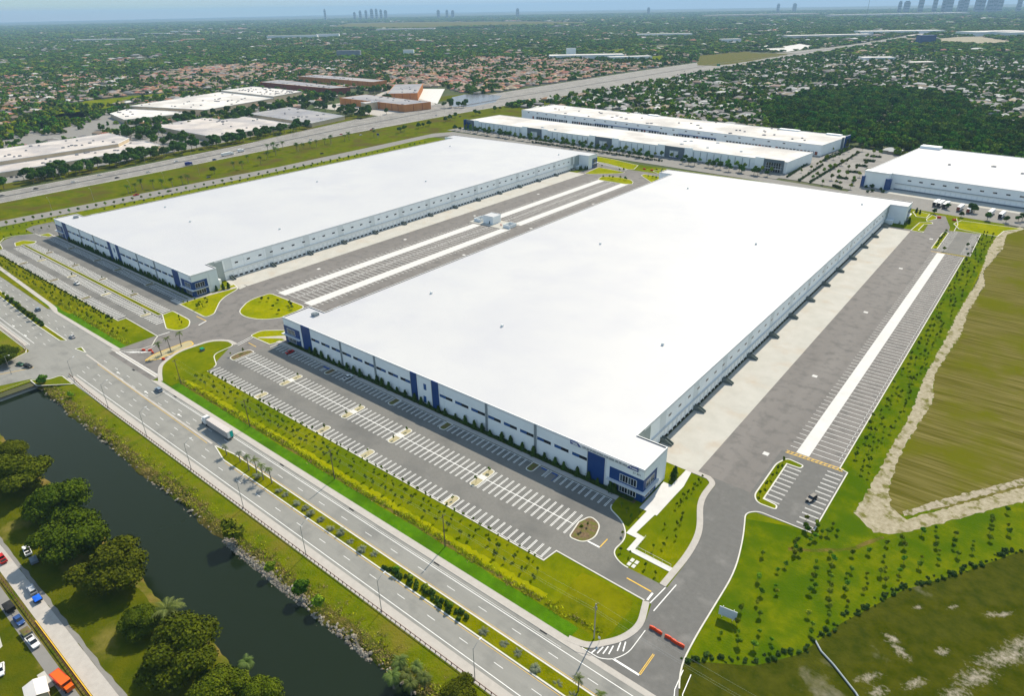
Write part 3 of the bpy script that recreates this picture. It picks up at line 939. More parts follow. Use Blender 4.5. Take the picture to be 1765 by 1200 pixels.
for p in ((-58, 226), (-62, 300), (-62, 392), (-374, 410), (-374, 330), (-374, 250), (-313, 409), (-313, 330), (-313, 500), (-374, 500), (-62, 480), (-58, 560), (-304, 250)):
    slab('catch_basin', RC(p[0] - 1.1, p[1] - 1.1, p[0] + 1.1, p[1] + 1.1), .06, 'strip_concrete')
for k in range(9):
    slab('road_drain', RC(-330 + k * 42, 105.2, -327.6 + k * 42, 105.9), .10, 'dark')

# ---- south-west service road
sheet('service_road', RC(-420, 17.8, 120, 22), 'sidewalk', .03)
sheet('service_verge', dens(RC(-420, 21.9, 120, 23.2), 3, .35, 21, True), 'street_grey', .026)
sheet('service_verge', RC(-420, 15.6, 120, 17.9), 'bank_dry', .026)
sheet('service_lane', RC(-420, 12.8, 120, 15.7), 'street_grey', .03)
sheet('yard_grass', RC(-420, -20, 120, 12.9), 'park_grass', .01)
sheet('yard_slab', [(-420, -20), (-190, -20), (-190, 2), (-193, 8.5), (-200, 9.5), (-420, 11)], 'concrete', .022)
sheet('yard_slab', RC(-175, 11, -168, 12.9), 'concrete', .022)
# ================================================================== the two large warehouses
def text_mesh(s, size, name):
    cu = bpy.data.curves.new(name, 'FONT')
    cu.body = s
    cu.size = size
    cu.extrude = .02
    cu.resolution_u = 2
    o = bpy.data.objects.new(name, cu)
    COL.objects.link(o)
    bpy.context.view_layer.update()
    me = bpy.data.meshes.new_from_object(o.evaluated_get(bpy.context.evaluated_depsgraph_get()))
    bpy.data.objects.remove(o)
    me.materials.clear()
    return me


WH = 14.2
_cache = {}


def shared(key, fn, name, mats):
    if key not in _cache:
        mb = MB()
        fn(mb)
        _cache[key] = mb.mesh(name, mats)
    return _cache[key]


def warehouse(ox, y0, y1, label, group, dock_first, pitch, dock_w, sign):
    """footprint: corner offices at all four corners, docks along both long sides; ox = x of the left front corner"""
    W = 213.4
    x0, x1 = ox, ox + W
    m0, m1 = ox + 13.0, ox + W - 12.4
    an = 17.0
    root = empty('warehouse', ((x0 + x1) / 2, y0, 0))
    tag(root, label, 'warehouse', group)
    T = lambda mb: mb                                                  # parts are written in world metres
    bx = root.location

    def B(name, mb, mats, parent=root):
        off = bx if parent is root else Vector((0, 0, 0))
        mb.v = [(v[0] - bx.x, v[1] - bx.y, v[2]) for v in mb.v]
        return put(name, mb.mesh(name, mats), parent)

    foot = [(x0, y0), (x1, y0), (x1, y0 + an), (m1, y0 + an), (m1, y1 - an), (x1, y1 - an), (x1, y1), (x0, y1), (x0, y1 - an), (m0, y1 - an), (m0, y0 + an), (x0, y0 + an)]
    ins = [(x0 + .3, y0 + .3), (x1 - .3, y0 + .3), (x1 - .3, y0 + an - .3), (m1 - .3, y0 + an - .3), (m1 - .3, y1 - an + .3), (x1 - .3, y1 - an + .3), (x1 - .3, y1 - .3), (x0 + .3, y1 - .3), (x0 + .3, y1 - an + .3), (m0 + .3, y1 - an + .3), (m0 + .3, y0 + an - .3), (x0 + .3, y0 + an - .3)]
    core = MB()
    n = len(ins)
    core.add([(p[0], p[1], 0) for p in ins] + [(p[0], p[1], 13.2) for p in ins], [(i, (i + 1) % n, n + (i + 1) % n, n + i) for i in range(n)])
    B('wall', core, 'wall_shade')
    # gently pitched roof sheet: ridge along y at the middle
    rf = MB()
    xm = (x0 + x1) / 2
    hL, hR = MB(), None
    zf = lambda x: 13.80 + .30 * (1 - abs(x - xm) / (W / 2))
    left = [p for p in ins if p[0] < xm] 
    rs = [ (xm, y0 + .3), (x1 - .3, y0 + .3), (x1 - .3, y0 + an - .3), (m1 - .3, y0 + an - .3), (m1 - .3, y1 - an + .3), (x1 - .3, y1 - an + .3), (x1 - .3, y1 - .3), (xm, y1 - .3)]
    ls = [ (xm, y1 - .3), (x0 + .3, y1 - .3), (x0 + .3, y1 - an + .3), (m0 + .3, y1 - an + .3), (m0 + .3, y0 + an - .3), (x0 + .3, y0 + an - .3), (x0 + .3, y0 + .3), (xm, y0 + .3)]
    for pts in (rs, ls):
        rf.poly(pts, 0)
    rf.v = [(v[0], v[1], zf(v[0])) for v in rf.v]
    roof = B('roof', rf, 'roof_white')
    sm = MB()
    k = y0 + 30
    pp = MB()
    pp.ribbon(foot, .34, WH + .06, True, 0, WH - 1.1, .13)
    B('parapet', pp, 'parapet')
    # ---- roof furniture
    rr = random.Random(int(abs(ox)))
    for (ux, uy) in ((x0 + 12, y0 + 12), (x0 + 40, y0 + 70), (x0 + 100, y0 + 60), (x1 - 40, y0 + 90), (x0 + 70, y0 + 200), (x1 - 60, y0 + 260), (x0 + 50, y1 - 60), (x1 - 30, y1 - 30)):
        big_ = (ux, uy) == (x0 + 12, y0 + 12)
        u = MB()
        z = zf(ux) - .02
        s = 1.5 if big_ else .55
        u.box(ux - s, uy - s, z, ux + s, uy + s, z + (1.5 if big_ else 1.1))
        u.box(ux - s * .6, uy - s * .6, z + (1.5 if big_ else 1.1), ux + s * .6, uy + s * .6, z + (1.8 if big_ else 1.25))
        B('roof_unit', u, 'grey_metal' if big_ else 'wall_shade')
    # ---- front wall panels
    F = lambda a, b: (x0 + a, x0 + b)
    joints = [0, 15.2, 47.5, 72.5, 96.5, 117, 141.3, 166.3, 198.2, W]
    for a, b in zip(joints[:-1], joints[1:]):
        p = MB()
        p.box(x0 + a + .05, y0 - .02, 0, x0 + b - .05, y0 + .3, WH - .02)
        B('wall_panel', p, 'wall_white')
    # rear wall and side walls of the corner offices
    for (a, b, yy) in [(joints[i], joints[i + 1], y1) for i in range(9)]:
        p = MB()
        p.box(x0 + a + .05, y1 - .3, 0, x0 + b - .05, y1 + .02, WH - .02)
        B('wall_panel', p, 'wall_white')
    for (xa, xb, ya, yb) in ((x1 - .3, x1 + .02, y0 + .32, y0 + an), (x0 - .02, x0 + .3, y0 + .32, y0 + an), (x1 - .3, x1 + .02, y1 - an, y1 - .32), (x0 - .02, x0 + .3, y1 - an, y1 - .32)):
        p = MB()
        p.box(xa, ya, 0, xb, (ya + yb) / 2 + 2.4, WH - .02)
        B('wall_panel', p, 'wall_white')
        p = MB()
        p.box(xa, (ya + yb) / 2 + 2.5, 0, xb, yb, WH - .02)
        B('wall_panel', p, 'wall_white')
    for (xa, xb, yy) in ((m1, x1 - .3, y0 + an), (x0 + .3, m0, y0 + an), (m1, x1 - .3, y1 - an), (x0 + .3, m0, y1 - an)):
        p = MB()
        s = -.3 if yy < (y0 + y1) / 2 else 0
        p.box(xa, yy + s, 0, xb, yy + s + .32, WH - .02)
        B('wall_panel', p, 'wall_white')
    # blue accent panels of the front
    for a, b in ((16.2, 23.0), (97, 100.6), (110.2, 114.0), (190.6, 197.6)):
        p = MB()
        p.box(x0 + a, y0 - .34, 0, x0 + b, y0 - .03, WH + (.02 if b < 190 else -.7))
        B('accent_panel', p, 'blue_paint')
        if b > 190 or b < 24 or 1:
            p = MB()
            p.box(x0 + a - .25, y0 - .40, 0, x0 + a - .01, y0 - .03, WH - (.4 if b < 190 else 1.1))
            B('accent_trim', p, 'grey_metal')
    # grey pilasters
    for a in (47.5, 72.5, 141.3, 166.3):
        p = MB()
        p.box(x0 + a - .55, y0 - .30, 0, x0 + a + .55, y0 - .03, WH - .25)
        B('pilaster', p, 'grey_metal')
    # clerestory windows: half glass, half blue panel
    wins = []
    for s0, s1 in ((23.6, 46.6), (48.4, 71.6), (73.4, 96.4), (114.6, 140.4), (142.2, 165.4), (167.2, 190.0)):
        w3 = (s1 - s0 - 2 * 1.7) / 3
        for k in range(3):
            wins.append((s0 + k * (w3 + 1.7), w3))
    for a, w3 in wins:
        dark_left = a < W / 2
        f = MB()
        f.box(x0 + a, y0 - .10, 7.55, x0 + a + w3, y0 - .025, 8.85)
        wo = B('window', f, 'dark')
        g = MB()
        ga, gb = (a + .1, a + w3 * .5) if dark_left else (a + w3 * .5, a + w3 - .1)
        g.box(x0 + ga, y0 - .14, 7.65, x0 + gb, y0 - .09, 8.75)
        q = B('pane', g, 'glass_dark', wo)
        g = MB()
        ga, gb = (a + w3 * .5 + .06, a + w3 - .1) if dark_left else (a + .1, a + w3 * .5 - .06)
        g.box(x0 + ga, y0 - .16, 7.65, x0 + gb, y0 - .09, 8.75)
        B('spandrel', g, 'blue_light', wo)
    for za, zb in ((7.6, 10.6), (1.0, 4.2)):
        f = MB()
        f.box(x0 + 104.8 - (0.5 if za < 5 else 0), y0 - .12, za, x0 + 106.4 - (0.5 if za < 5 else 0), y0 - .025, zb)
        B('window', f, 'blue_light')
    # ---- corner offices: blue storeys, glazing, canopy (front corners and rear corners)
    for cx, sx in ((x0, 1), (x1, -1)):
        for yy, sy in ((y0, 1), (y1, -1)):
            e = MB()                                                     # L of blue cladding
            ya, yb = sorted((yy - .16 * sy, yy + 9.6 * sy))
            xa, xb = sorted((cx - .16 * sx, cx + 13.6 * sx))
            yy0, yy1 = sorted((yy - .16 * sy, yy - .03 * sy))
            e.box(xa, yy0, .1, xb, yy1, 9.7)
            B('cladding', e, 'blue_paint')
            e = MB()
            xx0, xx1 = sorted((cx - .16 * sx, cx - .03 * sx))
            e.box(xx0, min(yy, yy + 9.6 * sy) , .1, xx1, max(yy, yy + 9.6 * sy), 9.7)
            B('cladding', e, 'blue_paint')
            c = MB()                                                     # canopy slab round the corner
            xa, xb = sorted((cx - 1.5 * sx, cx + 14.2 * sx))
            yya, yyb = sorted((yy - 1.5 * sy, yy - .17 * sy))
            c.box(xa, yya, 4.45, xb, yyb, 4.8)
            B('canopy', c, 'frame_white')
            c = MB()
            xxa, xxb = sorted((cx - 1.5 * sx, cx - .17 * sx))
            c.box(xxa, min(yy - .17 * sy, yy + 10 * sy), 4.45, xxb, max(yy - .17 * sy, yy + 10 * sy), 4.8)
            B('canopy', c, 'frame_white')
            # glazing: two storeys on both faces
            for zz0, zz1 in ((.9, 3.9), (5.4, 8.6)):
                ga, gb = (cx + 2.6 * sx, cx + 9.4 * sx)
                ga, gb = min(ga, gb), max(ga, gb)
                f = MB()
                fy = sorted((yy - .26 * sy, yy - .15 * sy))
                for k in range(2):
                    f.box(ga, fy[0], (zz0, zz1 - .18)[k], gb, fy[1], (zz0 + .18, zz1)[k])
                for k in range(7):
                    u = ga + (gb - ga - .14) * k / 6
                    f.box(u, fy[0], zz0 + .18, u + (.14 if k % 3 else .26), fy[1], zz1 - .18)
                fo = B('glazing_frame', f, 'frame_white')
                for k in range(6):
                    u = ga + (gb - ga) * k / 6
                    g = MB()
                    gy = sorted((yy - .20 * sy, yy - .165 * sy))
                    g.box(u + .2, gy[0], zz0 + .2, u + (gb - ga) / 6 + .0, gy[1], zz1 - .2)
                    B('pane', g, 'glass_dark' if k % 3 else 'glass_grey', fo)
                ga, gb = sorted((yy + 1.6 * sy, yy + 7.6 * sy))
                f = MB()
                fx = sorted((cx - .26 * sx, cx - .15 * sx))
                for k in range(2):
                    f.box(fx[0], ga, (zz0, zz1 - .18)[k], fx[1], gb, (zz0 + .18, zz1)[k])
                for k in range(5):
                    u = ga + (gb - ga - .14) * k / 4
                    f.box(fx[0], u, zz0 + .18, fx[1], u + (.3 if k == 2 else .14), zz1 - .18)
                fo = B('glazing_frame', f, 'frame_white')
                for k in range(4):
                    u = ga + (gb - ga) * k / 4
                    g = MB()
                    gx = sorted((cx - .20 * sx, cx - .165 * sx))
                    g.box(gx[0], u + .2, zz0 + .2, gx[1], u + (gb - ga) / 4, zz1 - .2)
                    B('pane', g, 'glass_dark', fo)
    # ---- dock sides
    for side, xm_, sx in (('e', m1, 1), ('w', m0, -1)):
        ya, yb = y0 + an, y1 - an
        # recess next to the offices: its shade put into a darker grey-green
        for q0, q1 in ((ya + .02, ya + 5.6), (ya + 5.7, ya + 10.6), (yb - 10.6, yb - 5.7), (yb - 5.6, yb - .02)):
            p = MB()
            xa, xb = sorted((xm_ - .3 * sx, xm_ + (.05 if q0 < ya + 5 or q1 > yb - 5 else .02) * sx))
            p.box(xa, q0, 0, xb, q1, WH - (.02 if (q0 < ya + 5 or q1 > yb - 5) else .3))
            B('wall_panel', p, 'wall_recess_shade')
        k0 = ya + 10.7
        np_ = int((yb - 10.7 - k0) / 15.0)
        pl = (yb - 10.7 - k0) / np_
        for k in range(np_):
            for za, zb, dx in ((0, 10.3, 0), (10.34, WH - .02, .0)):
                p = MB()
                xa, xb = sorted((xm_ - .3 * sx, xm_ + .02 * sx))
                p.box(xa, k0 + k * pl + .04, za, xb, k0 + (k + 1) * pl - .04, zb)
                B('wall_panel', p, 'wall_panel')
        if sx < 0 and ox > -500:
            pass
        if sx < 0:
            continue
        # ledge over the dock doors
        c = MB()
        c.box(xm_ + .03, k0, 5.55, xm_ + .75, yb - 10.8, 5.85)
        B('dock_canopy', c, 'frame_white')
        ny = int((yb - 12 - dock_first) / pitch) + 1
        wing = [dock_first + k * pitch for k in range(ny)]
        if wing[-1] < yb - 14:
            wing.append(yb - 11.5)
        for wy in wing:
            p = MB()
            p.box(xm_ + .03, wy - 2.6, 5.9, xm_ + .06, wy + 2.6, WH - .1)
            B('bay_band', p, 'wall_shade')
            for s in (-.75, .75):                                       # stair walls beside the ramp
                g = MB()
                u = wy + s
                L = 5.2
                vs = [(xm_, u - .14, 0), (xm_ + L, u - .14, 0), (xm_ + L, u - .14, .8), (xm_ + 2.4, u - .14, 2.1), (xm_, u - .14, 2.3)]
                vs += [(a, u + .14, c_) for a, _, c_ in vs]
                g.add(vs, [(0, 1, 2, 3, 4), (9, 8, 7, 6, 5), (0, 5, 6, 1), (1, 6, 7, 2), (2, 7, 8, 3), (3, 8, 9, 4)])
                B('stair_wall', g, 'wing_green')
            st = MB()
            for k in range(6):
                st.box(xm_, wy - .6, 0, xm_ + 4.6 - k * .7, wy + .6, .2 + k * .22)
            B('dock_stair', st, 'wing_green')
        hi = MB()
        ds = shared('door' + str(sx), lambda m_: (m_.box(0, -1.3, 1.25, .05, 1.3, 4.25)), 'dock_door', 'door_white')
        fr = shared('doorframe', lambda m_: (m_.box(0, -1.62, 1.1, .12, -1.34, 4.6), m_.box(0, 1.34, 1.1, .12, 1.62, 4.6), m_.box(0, -1.34, 4.28, .12, 1.34, 4.6)), 'door_seal', 'wall_shade')
        lv = shared('lev', lambda m_: (m_.box(0, -1.1, .45, .42, 1.1, 1.2)), 'dock_leveler', 'dark')
        for a, b in zip(wing[:-1], wing[1:]):
            nd = max(1, int((b - a - 3.4) / 3.72))
            for k in range(nd):
                y = a + 1.7 + (b - a - 3.4) * (k + .5) / nd
                d = put('dock_door', ds, root, (xm_ + .03 - bx.x, y - bx.y, 0))
                put('dock_leveler', lv, d, (.02, 0, 0))
                put('door_seal', fr, d, (0, 0, 0))
        wn = shared('hiwin', lambda m_: m_.box(0, -1.15, 9.1, .07, 1.15, 10.0), 'window', 'glass_dark')
        y = dock_first + 6
        while y < yb - 12:
            put('window', wn, root, (xm_ + .03 - bx.x, y - bx.y, 0))
            y += 8.8
        # service enclosure between office and docks
        e = MB()
        e.box(xm_ + .1, ya + .2, 0, xm_ + 5.2, ya + 5.0, 3.4)
        if ox < -500:
            B('service_enclosure', e, 'wall_white')
        e = MB()
        e.box(xm_ + .1, yb - 6.0, 0, xm_ + 5.2, yb - .4, 3.2)
        B('service_enclosure', e, 'wall_white')
    if sign:
        sgn = MB()
        zt, zb = 14.05, 12.55
        def board(a, b, c, d):
            q = MB()
            q.add([(x0 + a, y0 - .46, zb), (x0 + b, y0 - .46, zb), (x0 + d, y0 - .46, zt), (x0 + c, y0 - .46, zt),
                   (x0 + a, y0 - .38, zb), (x0 + b, y0 - .38, zb), (x0 + d, y0 - .38, zt), (x0 + c, y0 - .38, zt)],
                  [(0, 1, 2, 3), (7, 6, 5, 4), (0, 4, 5, 1), (1, 5, 6, 2), (2, 6, 7, 3), (3, 7, 4, 0)])
            return q
        bnl = B('banner', board(185.2, 209.9, 185.2, 209.9), 'white_plain')
        bnl['label'] = 'white lease banner with dark lettering along the parapet'
        lo = board(182.8, 187.6, 182.8, 186.3)
        lo.v = [(a, b - .02, c) for a, b, c in lo.v]
        lgo = B('banner_logo', lo, 'banner_blue')
        ro = board(206.6, 211.2, 208.0, 211.2)
        ro.v = [(a, b - .02, c) for a, b, c in ro.v]
        rgo = B('banner_logo', ro, 'banner_blue')
        def txt(s, size, x, z, wdt, m, dy=-.50):
            me = text_mesh(s, size, 'lettering')
            me.materials.append(M[m])
            xs = [v.co.x for v in me.vertices]
            k = wdt / (max(xs) - min(xs))
            o = put('lettering', me, root, (x - bx.x, y0 + dy - bx.y, z), 0)
            o.rotation_euler = (math.pi / 2, 0, 0)
            o.scale = (k, 1.0, 1)
            return o
        txt('1,201,201 SF INDUSTRIAL FOR LEASE  305 381 6424', 1.25, x0 + 187.9, 12.85, 18.6, 'letter_dark')
        txt('21 801', 1.0, x0 + 209.0, 10.9, 3.0, 'letter_dark', -.06)
        for (ma, mb_, mc, md) in ((183.2, 185.9, 13.3, 13.75), (183.9, 186.3, 12.75, 13.15), (208.6, 210.9, 13.0, 13.5), (207.9, 208.4, 13.1, 13.7)):
            q = MB()
            q.box(x0 + ma, y0 - .53, mc, x0 + mb_, y0 - .49, md)
            B('logo_mark', q, 'white_plain')
    else:
        me = text_mesh('21 701', 1.0, 'lettering')
        me.materials.append(M['letter_dark'])
        o = put('lettering', me, root, (x1 - 2.6 - bx.x, y0 - .06 - bx.y, 11.8))
        o.rotation_euler = (math.pi / 2, 0, 0)
    return root


warehouse(-295.4, 171.0, 605.0, 'huge white warehouse with lease banner nearest the camera, blue corner offices', None, 209.0, 30.2, 20, True)
warehouse(-607.6, 172.6, 634.0, 'huge white warehouse left of the middle truck court, by the frontage road', None, 204.0, 30.6, 24, False)
# ================================================================== other buildings
def block(name, pts, h, walls, roof, label, cat, group=None, parapet=True, units=0, z0=0.0, unit_mat='white_plain', seed=1, rib=None, pm='parapet'):
    """a flat-roofed building from its footprint; parts: wall, roof, parapet, roof units, ribs"""
    n = len(pts)
    a = sum(pts[i - 1][0] * pts[i][1] - pts[i][0] * pts[i - 1][1] for i in range(n))
    if a < 0:
        pts = pts[::-1]
    cx, cy = sum(p[0] for p in pts) / n, sum(p[1] for p in pts) / n
    root = empty(name, (cx, cy, z0))
    tag(root, label, cat, group)
    L = [(p[0] - cx, p[1] - cy) for p in pts]
    mb = MB()
    mb.add([(p[0], p[1], -.3) for p in L] + [(p[0], p[1], h) for p in L], [(i, (i + 1) % n, n + (i + 1) % n, n + i) for i in range(n)])
    mb.build('wall', walls, root)
    MB().poly(L, h - .35).build('roof', roof, root)
    if parapet:
        mb = MB()
        mb.ribbon(L, .5, h + .05, True, 0, h - .6, .1)
        mb.build('parapet', pm, root)
    r = random.Random(seed)
    xs, ys = [p[0] for p in L], [p[1] for p in L]
    k = 0
    tries = 0
    while k < units and tries < 400:
        tries += 1
        # random convex blend keeps the unit on the roof
        i = r.randrange(n)
        t, u = r.random(), r.random() ** .6
        x = (L[i][0] * (1 - t) + L[(i + 1) % n][0] * t) * u * .9
        y = (L[i][1] * (1 - t) + L[(i + 1) % n][1] * t) * u * .9
        s = r.uniform(1.0, 2.0)
        me = shared('ru%d%s' % (int(s * 2), unit_mat), lambda m_: (m_.obox(0, 0, 0, 2 * s, 1.4 * s, 1.1), m_.obox(.2, 0, 1.1, s, s * .8, .25)), 'roof_unit', unit_mat)
        put('roof_unit', me, root, (x, y, h - .36))
        k += 1
    if rib:
        for i in range(n):
            p, q = Vector(L[i]), Vector(L[(i + 1) % n])
            d = (q - p)
            nr = Vector((d.y, -d.x)).normalized()
            mid_ = (p + q) / 2 + Vector((cx, cy))
            if nr.dot(-mid_) < 0:
                continue
            m = int(d.length / rib)
            for j in range(1, m):
                c = p + d * (j / m) + nr * .12
                me = shared('rib%s' % h, lambda m_: m_.box(-.35, -.12, 0, .35, .12, h - .3), 'pilaster', 'brick_red')
                put('pilaster', me, root, (c.x, c.y, 0), math.atan2(d.y, d.x))
    return root


def along(o, ang, pts):
    c, s = math.cos(ang), math.sin(ang)
    return [(o[0] + x * c - y * s, o[1] + x * s + y * c) for x, y in pts]


def face_boxes(root, o, ang, items):
    """boxes on a facade: (name, u0, u1, z0, z1, depth, material) in the facade's own axes"""
    c, s = math.cos(ang), math.sin(ang)
    for (name, u0, u1, z0, z1, d0, d1, m) in items:
        mb = MB()
        mb.box(u0, -d1, z0, u1, -d0, z1)
        mb.v = [(o[0] + x * c - y * s - root.location.x, o[1] + x * s + y * c - root.location.y, z) for x, y, z in mb.v]
        mb.build(name, m, root)


# --- long warehouse behind the two big ones: gate bays in grey
oc, ac = (-690.0, 751.0), math.atan2(-37.0, 474.0)
LC = 475.0
C = block('long_warehouse', along(oc, ac, RC(0, 0, LC, 66)), 11.6, 'wall_white', 'roof_pale', 'long low white warehouse with four grey gate bays behind the two huge ones', 'warehouse', units=9, seed=4)
items = []
for u in (118, 232, 332):
    items += [('gate_bay', u, u + 25, 0, 12.6, 0.02, 1.6, 'grey_paint'), ('gate_tower', u - 10, u - .1, 0, 13.2, .02, 1.0, 'wall_panel'), ('gate_tower', u + 25.1, u + 35, 0, 13.2, .02, 1.0, 'wall_panel'),
              ('gate_surround', u + 6.4, u + 18.4, 0, 8.8, 1.62, 1.9, 'grey_metal'), ('gate_door', u + 7.2, u + 12.0, .9, 7.8, 1.92, 2.1, 'white_plain'), ('gate_door', u + 12.8, u + 17.6, .9, 7.8, 1.92, 2.1, 'white_plain'), ('gate_plinth', u + 6.4, u + 18.4, 0, .8, 1.92, 2.4, 'blue_paint')]
items += [('corner_tower', LC - 24, LC - 3, 0, 12.8, .02, 2.0, 'grey_paint'), ('corner_glazing', LC - 21, LC - 5, .6, 9.6, 2.02, 2.3, 'glass_dark'), ('gate_tower', LC - 34, LC - 24.1, 0, 13.2, .02, 1.0, 'wall_panel'), ('gate_tower', 14, 23, 0, 13.0, .02, 1.0, 'wall_panel'), ('corner_tower', -2, 12, 0, 12.4, .02, 2.0, 'grey_paint'), ('corner_glazing', -1, 7, .5, 9.0, 2.02, 2.3, 'blue_glass'), ('accent_panel', -3.4, -2.1, 0, 12.8, .5, 6, 'blue_paint')]
for k in range(7):
    items.append(('mullion', LC - 21 + k * 2.6, LC - 20.7 + k * 2.6, .6, 9.6, 2.3, 2.45, 'frame_white'))
items += [('canopy', LC - 22, LC - 4, 3.6, 4.0, 2.3, 3.4, 'frame_white'), ('canopy', LC - 22, LC - 4, 6.2, 6.4, 2.3, 2.6, 'frame_white')]
u = 28
while u < LC - 36:
    if not any(b - 11 < u < b + 36 for b in (118, 232, 332)):
        items.append(('downpipe', u, u + .5, 1.5, 10.0, .02, .3, 'grey_metal'))
    u += 8.3
face_boxes(C, oc, ac, items)

# --- warehouse behind it
od, ad = (-690.0, 878.0), math.atan2(-53.0, 474.0)
D = block('loading_warehouse', along(od, ad, RC(0, 0, 478, 78)), 12.0, 'wall_white', 'roof_pale', 'long white warehouse with rows of dark truck bays, farthest of the white group', 'warehouse', units=34, seed=8, unit_mat='roof_tan')
items = []
u = 14
while u < 470:
    items.append(('window', u, u + 3.0, 8.6, 9.7, .02, .15, 'glass_dark'))
    u += 19
rr = random.Random(5)
u = 24
while u < 474:
    if not (95 < u < 105 or 185 < u < 205 or 270 < u < 280 or 350 < u < 357):
        m = 'dark' if rr.random() < .6 else rr.choice(['wall_white', 'glass_dark', 'brick_red', 'roof_grey'])
        items.append(('dock_door', u, u + 3.0, .6, 4.2, .02, .3, m))
    u += 4.3
items.append(('dock_canopy', 150, 260, 4.6, 5.2, .02, 1.4, 'blue_light'))
items.append(('dock_canopy', 290, 345, 4.6, 5.2, .02, 1.4, 'blue_light'))
face_boxes(D, od, ad, items)
od2 = along(od, ad, [(478, 0)])[0]
face_boxes(D, od2, ad + math.pi / 2, [('accent_panel', 56, 62, 0, 13.0, .02, .5, 'grey_paint'), ('accent_panel', 66, 78.4, 0, 13.6, .02, 1.6, 'blue_paint'), ('window', 67, 77, 1, 10, 1.62, 1.8, 'glass_dark')])
for a_, b_ in ((190, 208), (392, 418), (452, 470)):
    q = MB()
    q.v = []
    q.prism(along((0, 0), 0, [(p[0] - D.location.x, p[1] - D.location.y) for p in along(od, ad, RC(a_, 72, b_, 77.7))]), 11.6, 13.1)
    q.build('stair_tower', 'wall_white', D)

# --- warehouse at the right edge
oe, ae = (-139.5, 708.0), math.atan2(-14.5, 125.0)
E_ = block('right_warehouse', along(oe, ae, RC(0, 0, 262, 156)), 14.0, 'wall_white', 'roof_white', 'white warehouse at the right edge with trailers parked before it, blue corner', 'warehouse', units=5, seed=3, unit_mat='roof_tan')
items = [('office_front', 0, 22, 0, 13.6, .02, 6.0, 'wall_white'), ('accent_panel', -1.6, 1.2, 0, 9.8, 5, 7.4, 'blue_paint'), ('accent_panel', 19.5, 24, 0, 9.8, 3.5, 7.4, 'blue_paint'), ('window', 19.8, 23.6, 1, 8.5, 7.42, 7.5, 'blue_glass'), ('office_parapet', -.4, 22.5, 13.7, 14.9, .02, 6.4, 'parapet')]
for k in range(24):
    items.append(('window', 36 + k * 9.6, 39 + k * 9.6, 9.0, 10.1, .02, .12, 'glass_dark'))
items.append(('dock_canopy', 26, 262, 5.7, 6.0, .02, .8, 'grey_metal'))
for k in range(56):
    items.append(('dock_door', 28 + k * 4.1, 31 + k * 4.1, 1.2, 4.3, .02, .12, 'door_white'))
items.append(('dock_plinth', 26, 262, 0, 1.1, .02, .5, 'grey_paint'))
face_boxes(E_, oe, ae, items)
q = MB()
q.prism([(p[0] - E_.location.x, p[1] - E_.location.y) for p in along(oe, ae, RC(0, 148, 19, 158))], 13.5, 16.2)
q.build('stair_tower', 'wall_white', E_)

# paving round these buildings
sheet('yard_paving', along(oc, ac, RC(-12, 66.4, 490, 128)), 'street_grey', .03)
sheet('yard_paving', along(oc, ac, RC(-14, -30, 478, -.2)), 'street_grey', .02)
sheet('yard_paving', [(-215, 690), (-196, 690), (-141, 680), (-139, 870), (-155, 905), (-213, 900)], 'highway_grey', .04)
sheet('yard_paving', along(oe, ae, RC(-2, -60, 262, -.2)), 'street_grey', .045)
sheet('apron', along(oe, ae, RC(24, -19, 262, -.4)), 'concrete', .049)

# --- industrial park beyond the highway
W1 = block('industrial_hall', [(-1026, 130), (-1044, 396), (-976, 393), (-945, 366), (-939, 130)], 10.5, 'wall_cream', 'roof_tan', 'cream industrial hall at the left edge beyond the highway, upper roof', 'industrial hall', units=26, seed=21, unit_mat='roof_grey')
block('industrial_annex', [(-938.6, 110), (-944.6, 366), (-975.4, 394), (-962, 406), (-914, 404), (-904, 385), (-892, 110)], 6.0, 'wall_cream', 'roof_tan', 'low grey-roofed annex along the street side of the cream industrial hall', 'industrial hall', units=24, seed=22, unit_mat='roof_grey')
block('industrial_hall', [(-1083, 476), (-1093, 567), (-1048, 569), (-1049, 608), (-915, 605), (-907, 474)], 7.0, 'wall_cream', 'roof_tan', 'cream hall with stepped pale roof beyond the highway, second from the left', 'industrial hall', units=18, seed=23, unit_mat='roof_grey')
block('industrial_hall', [(-1078, 635), (-1094, 722), (-918, 706), (-900, 629)], 6.2, 'wall_cream', 'roof_grey', 'low hall with dark grey roof beyond the highway beside the orange buildings', 'industrial hall', units=12, seed=24, unit_mat='roof_tan')
block('white_roof_hall', [(-1345, 558), (-1412, 776), (-1215, 772), (-1168, 606)], 9.5, 'wall_cream', 'roof_pale', 'broad hall with white roof before the green embankment', 'industrial hall', units=28, seed=25, unit_mat='roof_grey')
block('white_roof_hall', [(-1412, 776.5), (-1424, 860), (-1240, 854), (-1215, 772.5)], 12.5, 'wall_cream', 'roof_pale', 'taller white-roofed hall dotted with dark roof units', 'industrial hall', units=48, seed=26, unit_mat='roof_grey')
block('white_roof_annex', [(-1325, 545), (-1170, 590), (-1190, 480), (-1290, 500)], 7.0, 'wall_cream', 'roof_pale', 'low white-roofed wing at the left end of the white hall', 'industrial hall', units=14, seed=27, unit_mat='roof_grey')
block('orange_warehouse', [(-1509, 930), (-1239, 924), (-1220, 962), (-1520, 989)], 12, 'brick_red', 'roof_grey', 'long rust red warehouse with grey roof, left of the orange group', 'warehouse', units=20, seed=28, unit_mat='roof_tan', rib=14, pm='wall_orange')
block('orange_warehouse', [(-1544, 1061), (-1256, 1055), (-1258, 1099), (-1546, 1115)], 13, 'wall_orange', 'roof_grey', 'long orange warehouse at the back of the orange group', 'warehouse', units=18, seed=29, unit_mat='roof_tan', rib=18, pm='wall_orange')
